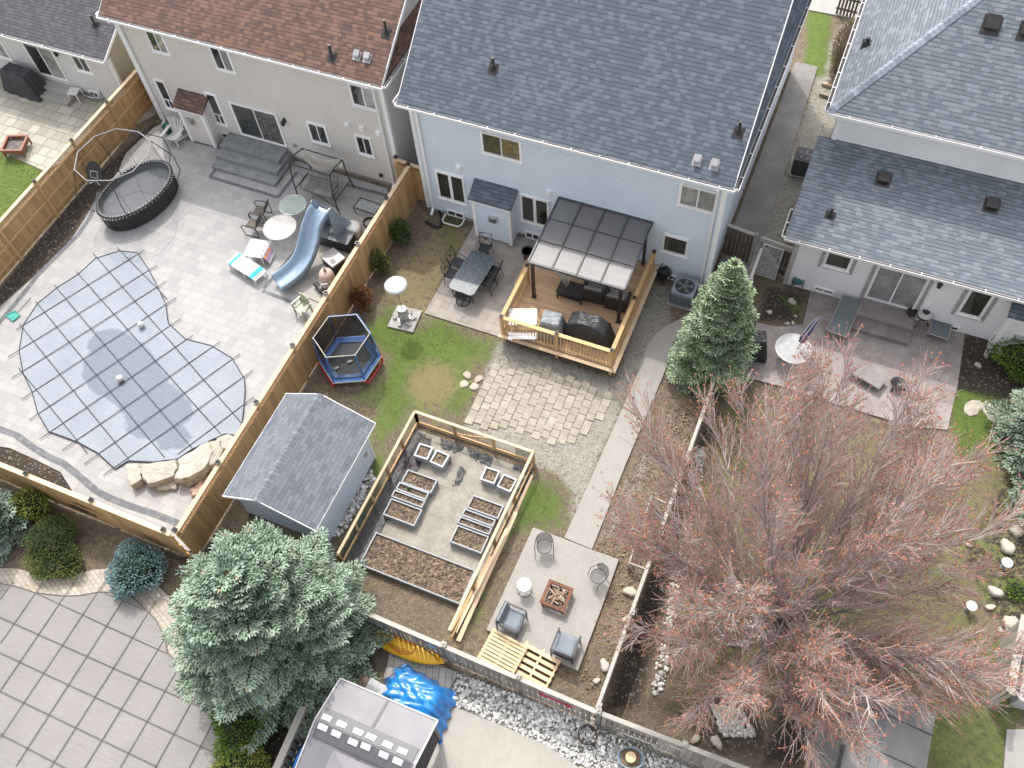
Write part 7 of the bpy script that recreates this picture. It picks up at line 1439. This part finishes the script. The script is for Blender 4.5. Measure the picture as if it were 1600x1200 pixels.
for k, (u, v, r, lb) in enumerate([(1237, 471, .17, 'pale rounded boulder in the moss left of the white house'), (1230, 506, .1, 'blue grey rounded stone at the patio edge by the moss'), (1239, 505, .08, 'small round tan stone by the blue grey stone'), (1243, 494, .07, 'tiny white stone in the moss beside the patio'), (1202, 488, .12, 'flat tan stone at the left end of the mossy bed'), (1541, 555, .12, 'white stone in the dark bed near the stamped patio'), (1528, 571, .13, 'grey blue stone figure sized rock in the dark bed'), (1589, 830, .24, 'pale boulder in the right bed near the frame edge'), (1574, 855, .27, 'long pinkish boulder in the right bed'), (1555, 925, .22, 'pinkish flat rock in the bed above the pale plank fence'), (1547, 949, .14, 'small pale rock left of the plank fence boulder'), (1578, 973, .26, 'large pale boulder by the end of the pale plank fence'), (1563, 985, .1, 'small stone beside the large boulder at the plank fence'), (985, 925, .22, 'white elongated rock by the weathered fence near the patio'), (978, 968, .13, 'tan rock against the weathered fence post'), (945, 1040, .2, 'pale rock in the leaf litter below the patio corner'), (932, 1064, .12, 'pinkish rock in the leaf litter near the back fence'), (1087, 1155, .15, 'pale rock behind the lower fence near the white stones'), (1120, 1160, .2, 'tan rock behind the lower fence'), (1514, 852, .1, 'white stone on the lawn under the maple branches at the right'), (1475, 848, .1, 'small white rock on the lawn, right of the maple'), (575, 845, .3, 'pale boulder under the big spruce by the shed') if False else (618, 1004, .1, 'small stone beside the yellow kayak')]):
    o = MB().rock((0, 0, 0), (r, r * .75, r * .6), k + 60, 12, 8, rz=k).build('rock', STONE if k % 3 else M('pale_rock', (.5, .44, .4), (.4, .34, .3), rough=.9, fine=.2), None, None, True); o.location = G(u, v, r * .25); tag(o, lb, 'rock')
for u, v, lb, r in ((1566, 886, 'round white solar lamp in the right bed', .17), (1511, 953, 'white round lid on the lawn under the right maple twigs', .16), (8, 862, 'round grey glass birdbath bowl in the dark mulch at the left edge', .32)):
    t = thing('birdbath', lb, 'birdbath', G(u, v)); MB().lathe([(r * .5, 0), (r * .35, .1), (r * .3, .3)], n=16).build('stand', M('stand_grey', (.3, .3, .3)), t); MB().lathe([(r * .3, .3), (r * .9, .36), (r, .4), (r * .85, .38), (0, .34)], n=24).build('bowl', M('glazed_white', (.6, .63, .64), rough=.2), t, None, True)
t = thing('half_barrel', 'wooden half barrel planter of soil below the left spruce', 'planter', G(14, 820)); MB().lathe([(.3, 0), (.38, .22), (.4, .42), (.36, .42), (.35, .34)], n=26).build('staves', W_OLD, t); [MB().lathe([(r, z), (r + .01, z + .03), (r, z + .05)], n=26, caps=False).build('hoop', M('hoop_steel', (.4, .38, .35), metal=.4), t) for r, z in ((.365, .12), (.4, .3))]; MB().cyl((0, 0, .34), .355, .02, 22).build('soil', M('reddish_bark', (.2, .1, .06), (.13, .07, .045), fine=.5), t)
# arrows of driftwood decor on the fence C
t = thing('fence_artwork', 'long dark metal fish plaque hung on the cedar fence above the shrubs', 'wall decoration', (-18.95, 5.36, 1.15)); b = MB(); q = [(-.55, 0, 0), (-.3, 0, .12), (.2, 0, .14), (.5, 0, .03), (.62, 0, .12), (.62, 0, -.14), (.45, 0, -.03), (.1, 0, -.13), (-.3, 0, -.1)]; b.quad(q); b.quad([(x, .02, z) for x, y, z in q][::-1]); b.build('plaque', M('dark_iron', (.03, .03, .032)), t)

# ================================================================ BOTTOM YARD: gazebo, kayak, tarp, decor
gx0, gx1, gyb, gyr = -8.12, -5.12, 3.62, 2.35; gyf = 1.05; ze_, zr2 = 2.22, 2.62
t = thing('gazebo', 'hard top gazebo with a grey metal roof and rows of white solar panels', 'gazebo', (-6.6, 2.3, .04)); off = tuple(t.location)
GR_ = M('gazebo_metal', (.21, .20, .215), (.17, .165, .18), rough=.5, fine=.06, scale=1.5, tone=.06); GRD = M('gazebo_trim', (.11, .108, .115), rough=.5)
for y0_, s_ in ((gyb, 1), (gyf, -1)):
    for k in range(2):
        xa = gx0 + (gx1 - gx0) * k / 2 + .003; xb = gx0 + (gx1 - gx0) * (k + 1) / 2 - .003; b = MB(); b.quad([(xa, y0_, ze_), (xb, y0_, ze_), (xb, gyr, zr2), (xa, gyr, zr2)] if s_ < 0 else [(xb, y0_, ze_), (xa, y0_, ze_), (xa, gyr, zr2), (xb, gyr, zr2)]); b.build('roof_panel', GR_, t, off)
b = MB(); xm = (gx0 + gx1) / 2
for y0_ in (gyb, gyf): b.beam((xm, y0_, ze_ + .012), (xm, gyr, zr2 + .012), .08, .015)
b.build('seam', GRD, t, off)
b = MB()
for s_, y2 in ((1, gyr + .42), (-1, gyr - .42)): b.beam((gx0 + .1, (gyr + y2) / 2, (zr2 * 2 - .13) / 2 + .02), (gx1 - .1, (gyr + y2) / 2, (zr2 * 2 - .13) / 2 + .02), .4, .012, up=(0, .3 * s_, 1))
b.build('ridge_panel', GRD, t, off)
b = MB()
for p, q in (((gx0, gyb, ze_), (gx1, gyb, ze_)), ((gx0, gyf, ze_), (gx1, gyf, ze_)), ((gx0, gyb, ze_), (gx0, gyr, zr2)), ((gx0, gyf, ze_), (gx0, gyr, zr2)), ((gx1, gyb, ze_), (gx1, gyr, zr2)), ((gx1, gyf, ze_), (gx1, gyr, zr2))): b.beam(p, q, .04, .06)
b.build('edge_trim', M('pale_edge', (.5, .48, .48), rough=.4), t, off)
SOL = M('white_solar_cover', (.72, .76, .8), rough=.25, fine=.03)
for u, v in ((511, 1122), (534, 1132), (560, 1144), (580, 1152), (606, 1164), (629, 1174), (505, 1137), (526, 1147), (552, 1160), (572, 1167), (600, 1180), (622, 1190)):
    p = G(u, v, 2.58); s_ = 1 if p.y > gyr else -1; zz = zr2 - abs(p.y - gyr) * (zr2 - ze_) / 1.27 + .045; b = MB(); b.box((p.x, p.y, zz), (.27, .15, .02), 0, Matrix.Rotation(-s_ * .3, 3, 'X')); b.build('solar_panel', SOL, t, off)
b = MB(); q0 = [(gx0 + .85, gyr - .5, zr2 + .1), (gx1 - .55, gyr - .5, zr2 + .1), (gx1 - .55, gyf - .2, zr2 - .05), (gx0 + .85, gyf - .2, zr2 - .05)]; ap = ((gx0 + gx1) / 2 + .15, gyr - 1.0, zr2 + .42)
for i in range(4): b.quad([q0[i], q0[(i + 1) % 4], ap])
b.build('raised_vent_roof', GR_, t, off)
for x_ in (gx0 + .15, gx1 - .15):
    for y_ in (gyb - .15, gyf + .15): b = MB(); b.bb(x_ - .05, x_ + .05, y_ - .05, y_ + .05, .04, ze_ - .02); b.build('post', BLACK, t, off)
b = MB(); b.bb(gx1 - .16, gx1 - .13, gyf + .2, gyb - .2, .3, 2.1); b.build('screen_curtain', M('charcoal_screen', (.06, .055, .055), rough=.9), t, off)
KY = M('kayak_yellow', (.85, .47, .015), (.78, .4, .01), rough=.35, fine=.04); p0 = G(628, 1008, .25); t = thing('kayak', 'yellow kayak lying beside the weathered back fence', 'kayak', (p0.x, p0.y, .03), math.atan2(*reversed((Vector(fb_) - Vector(fa_)).normalized()))); b = MB(); n_ = 26; m_ = 14; L_ = 1.45
for i in range(n_ + 1):
    f_ = -1 + 2 * i / n_; w_ = .33 * (1 - abs(f_) ** 2.6) + .01; h_k = .16 * (1 - abs(f_) ** 4) + .02
    for k in range(m_): a = 2 * math.pi * k / m_; s_ = math.sin(a); b.v.append((f_ * L_, w_ * math.cos(a) * (1 - .1 * max(0, s_)), .18 + h_k * (s_ if s_ < 0 else s_ * .55) + .1 * abs(f_) ** 3))
for i in range(n_):
    for k in range(m_): k2 = (k + 1) % m_; b.face([i * m_ + k, i * m_ + k2, (i + 1) * m_ + k2, (i + 1) * m_ + k])
b.face(list(range(m_))); b.face([n_ * m_ + k for k in range(m_)]); b.build('hull', KY, t, None, True)
MB().tube([(.45 * math.cos(a), .24 * math.sin(a), .285) for a in [i * math.pi / 10 for i in range(20)]], .022, 6, closed=True).build('cockpit_rim', M('kayak_orange', (.65, .22, .01)), t); MB().lathe([(.4, .0), (.4, .012)], (0, 0, .262), 24, sx=1.05, sy=.55).build('cockpit_floor', M('kayak_inner', (.5, .22, .01)), t); MB().bb(.95, 1.15, -.06, .06, .255, .275).build('sticker', PLASTW, t)
pa, pb_ = G(662, 1013, .9), G(694, 1036, .1); t = thing('paddle', 'black shafted paddle with yellow blade leaning on the back fence', 'paddle', pb_); off = tuple(pb_); MB().tube([pa, pb_], .016, 6).build('shaft', BLACK, t, off); d = (pb_ - pa).normalized(); b = MB(); sdv = Vector((.8, -.45, 0)); q = [pb_ - d * .02 + sdv * .03, pb_ + sdv * .12 - d * .28, pb_ + sdv * .1 - d * .42, pb_ - d * .5, pb_ - sdv * .1 - d * .4, pb_ - sdv * .09 - d * .12]
b.quad([tuple(a) for a in q]); b.quad([tuple(a + Vector((.008, .008, .01))) for a in q][::-1]); b.build('blade', KY, t, off); 
p = G(674, 1009, 1.0); t = thing('hanging_scoop', 'small pale blue plastic shape hung on the back fence above the paddle', 'toy', p); b = MB(); b.ell((0, 0, 0), (.17, .05, .1), 14, 8); b.build('body', M('sky_blue_plastic', (.2, .4, .62), rough=.3), t, None, True); MB().tube([(0, 0, .08), (-.04, .03, .25)], .025, 6).build('handle', M('sky_blue_plastic', (.2, .4, .62)), t)
TARP = M('blue_tarp', (.01, .15, .45), (.03, .24, .58), rough=.22, fine=.08, scale=3, coat=.4); c = G(652, 1094); rr = random.Random(4); b = MB(); n_ = 34
b.tone = .5; b.v = []
for i in range(n_ + 1):
    for k in range(n_ + 1):
        u_, v_ = -1 + 2 * k / n_, -1 + 2 * i / n_; e = (abs(u_) ** 5 + abs(v_) ** 5) ** .2; hz = .72 * max(0, 1 - max(0, (e - .6) / .42) ** 1.3) + .10 * math.exp(-((u_ - .3) ** 2 + v_ ** 2) * 6); cr = .05 * abs(math.sin(u_ * 6 + 2 * math.sin(v_ * 5))) + .035 * abs(math.sin(v_ * 9 - u_ * 5)) + rr.uniform(-.01, .01); an_ = math.atan2(v_, u_); fl_ = 1 + .05 * math.sin(an_ * 15) * e
        b.v.append((u_ * 1.12 * fl_ * (1 - .12 * v_), v_ * .72 * fl_, max(.02, hz + cr * (1 if e < .9 else .6))))
for i in range(n_):
    for k in range(n_): a = i * (n_ + 1) + k; b.face([a, a + 1, a + n_ + 2, a + n_ + 1])
t = thing('tarp_bundle', 'shiny blue tarp bundle tied over a box behind the gazebo', 'tarp', (c.x, c.y, .03), -.12); b.build('tarp', TARP, t, None, True); b = MB(); b.tube([(1.0 * math.cos(a), .64 * math.sin(a), .5 - .1 * math.sin(3 * a)) for a in [i * math.pi / 14 for i in range(28)]], .012, 5, closed=True); b.build('tie_rope', M('dark_blue_rope', (.01, .03, .15)), t)
t = thing('outdoor_bench', 'old wooden bench with a pale metal box top under the spruce', 'bench', G(588, 1084), -.1); MB().bb(-.55, .3, -.2, .25, .42, .47).build('seat', W_OLD, t); MB().bb(-.2, .45, -.15, .25, .48, .66).build('box', M('pale_metal_box', (.5, .5, .5), rough=.5), t); [MB().bb(x - .03, x + .03, -.18, .22, 0, .42).build('leg', W_OLD, t) for x in (-.48, .24)]
t = thing('paddling_pool', 'blue plastic paddling pool leaning behind the gazebo', 'paddling pool', G(478, 1190)); b = MB(); b.tube([(.1, .55 * math.cos(a), .6 + .55 * math.sin(a)) for a in [i * math.pi / 14 for i in range(28)]], .06, 8, closed=True); b.build('rim', M('pool_toy_blue', (.02, .2, .55), rough=.3), t, None, True); b = MB(); b.quad([(.1, .55 * math.cos(a), .6 + .55 * math.sin(a)) for a in [i * math.pi / 14 for i in range(28)]]); b.build('floor', M('pool_toy_blue', (.02, .2, .55)), t)
dF = (Vector(fb_) - Vector(fa_)).normalized(); nF = Vector((dF.y, -dF.x))
def on_fence(u, v, z): p = G(u, v, z); return p
p = G(868, 1093, .95); t = thing('fence_artwork', 'pink red lobster shaped plaque hung on the weathered back fence', 'wall decoration', (p.x, p.y - .02, .95), math.atan2(dF.y, dF.x)); b = MB(); RD = M('lobster_red', (.5, .05, .08), rough=.5); b.ell((0, 0, 0), (.38, .03, .1), 14, 6); b.build('body', RD, t, None, True); [MB().tube([(s_ * .2, 0, .0), (s_ * .36, 0, q_ * .14), (s_ * .5, 0, q_ * .06)], .025, 5).build('claw', RD, t) for s_ in (-1, 1) for q_ in (-1, 1)]
p = G(998, 1152, .95); dG = (Vector(fc_) - Vector(fb_)).normalized(); t = thing('fence_sign', 'long weathered white board with dark scrollwork on the back fence', 'sign', (p.x, p.y - .05, .85), math.atan2(dG.y, dG.x)); MB().bb(-.52, .52, -.02, .01, -.13, .13).build('board', M('old_white_board', (.5, .5, .48), (.35, .35, .34), fine=.3), t); b = MB(); P_ = [Vector((-.42 + .84 * i / 40, -.032, .06 * math.sin(i * .9) * (1 + .4 * math.sin(i * .37)))) for i in range(41)]; b.tube(P_, .014, 5); b.build('scrollwork', BLACK, t)
p = G(1058, 1165, 1.0); t = thing('fence_plaque', 'small white plaque on the back fence right of the long board', 'sign', (p.x, p.y - .05, .95), math.atan2(dG.y, dG.x)); MB().bb(-.17, .17, -.02, .01, -.06, .06).build('board', PLASTW, t); MB().bb(-.13, .13, -.028, -.021, -.03, .03).build('inset', M('inset_grey', (.6, .6, .58)), t)
p = G(918, 1150); t = thing('twig_basket', 'round brown twig basket on the pebbles below the fence corner', 'basket', p); b = MB()
for k in range(26): a = random.uniform(0, 6.3); z_ = random.uniform(.02, .28); b.tube([((.22 + .06 * math.sin(z_ * 9)) * math.cos(a + j * .25), (.22 + .06 * math.sin(z_ * 9)) * math.sin(a + j * .25), z_ + .02 * math.sin(j)) for j in range(9)], .011, 4)
b.build('weave', M('dark_twig', (.09, .06, .045)), t)
p = G(984, 1188); t = thing('galvanised_planter', 'blue grey metal planter with a wooden stump on a slab at the bottom edge', 'planter', p, .2); MB().bb(-.48, .42, -.35, .35, 0, .05).build('slab', CONC2, t); MB().lathe([(.24, .05), (.28, .38), (.3, .4), (.26, .4), (.25, .34)], n=20, sx=1.3).build('tub', M('blue_grey_metal', (.2, .26, .31), rough=.4, metal=.3), t); MB().lathe([(.14, .3), (.15, .52), (.0, .53)], n=14).build('stump', W_PALLET, t); MB().cyl((0, 0, .33), .3, .02, 16).build('soil', SOILM, t)
# dark shed lower right
sx = [G(u, v, 2.35) for u, v in ((1322, 1036), (1455, 1112))]
t = thing('dark_shed', 'shed with a dark flat panelled roof below the maple at the bottom right', 'shed', (5.8, 7.0, 0)); off = tuple(t.location); x0, x1, y0, y1 = 4.42, 7.08, 5.2, 9.1; xr2 = 5.75
b = MB(); b.bb(x0 + .2, x1 - .2, y0 + .2, y1 - .25, .05, 2.0); b.build('wall', M('shed_wall_grey', (.3, .29, .27), rough=.8), t, off)
RFD = M('shed_roof_dark', (.22, .212, .205), (.28, .27, .262), rough=.85, scale=1.3, fine=.12)
for xa, xb, za, zb2 in ((x0, x0 + .5, 2.1, 2.3), (x0 + .506, xr2, 2.302, 2.5), (xr2 + .006, x1, 2.5, 2.2)):
    b = MB(); b.quad([(xa, y0, za), (xb, y0, zb2), (xb, y1 - (.0 if xb < xr2 + .1 else .35), zb2), (xa, y1 - (.35 if xa < x0 + .1 else 0), za)]); b.build('roof_panel', RFD if xa > x0 + .1 else M('shed_roof_grey', (.2, .195, .185), rough=.8), t, off)
b = MB(); b.beam((xr2, y0, 2.52), (xr2, y1, 2.52), .2, .02); b.build('ridge_strip', M('ridge_grey', (.2, .21, .22), rough=.5), t, off); b = MB()
for k in range(1, 4): y_ = y0 + k * .98; b.beam((x0 + .52, y_, 2.315), (xr2 - .1, y_, 2.5), .02, .01); b.beam((xr2 + .1, y_, 2.49), (x1, y_, 2.212), .02, .01)
b.build('seam', BLACK, t, off)
for y_ in (7.4, 6.3): MB().bb(x0 + .52, x0 + .6, y_, y_ + .7, 2.34, 2.42).build('vent_slot', BLACK, t, off)
t = thing('cold_frame', 'white framed glazed cold frame behind the pale plank fence', 'cold frame', (*g2(1612, 1060), 0)); MB().bb(-.5, .5, -1.0, 1.0, 0, .7).build('box', M('frame_white', (.55, .55, .55)), t); MB().bb(-.42, .42, -.92, .92, .701, .72).build('glass', GLASS, t)
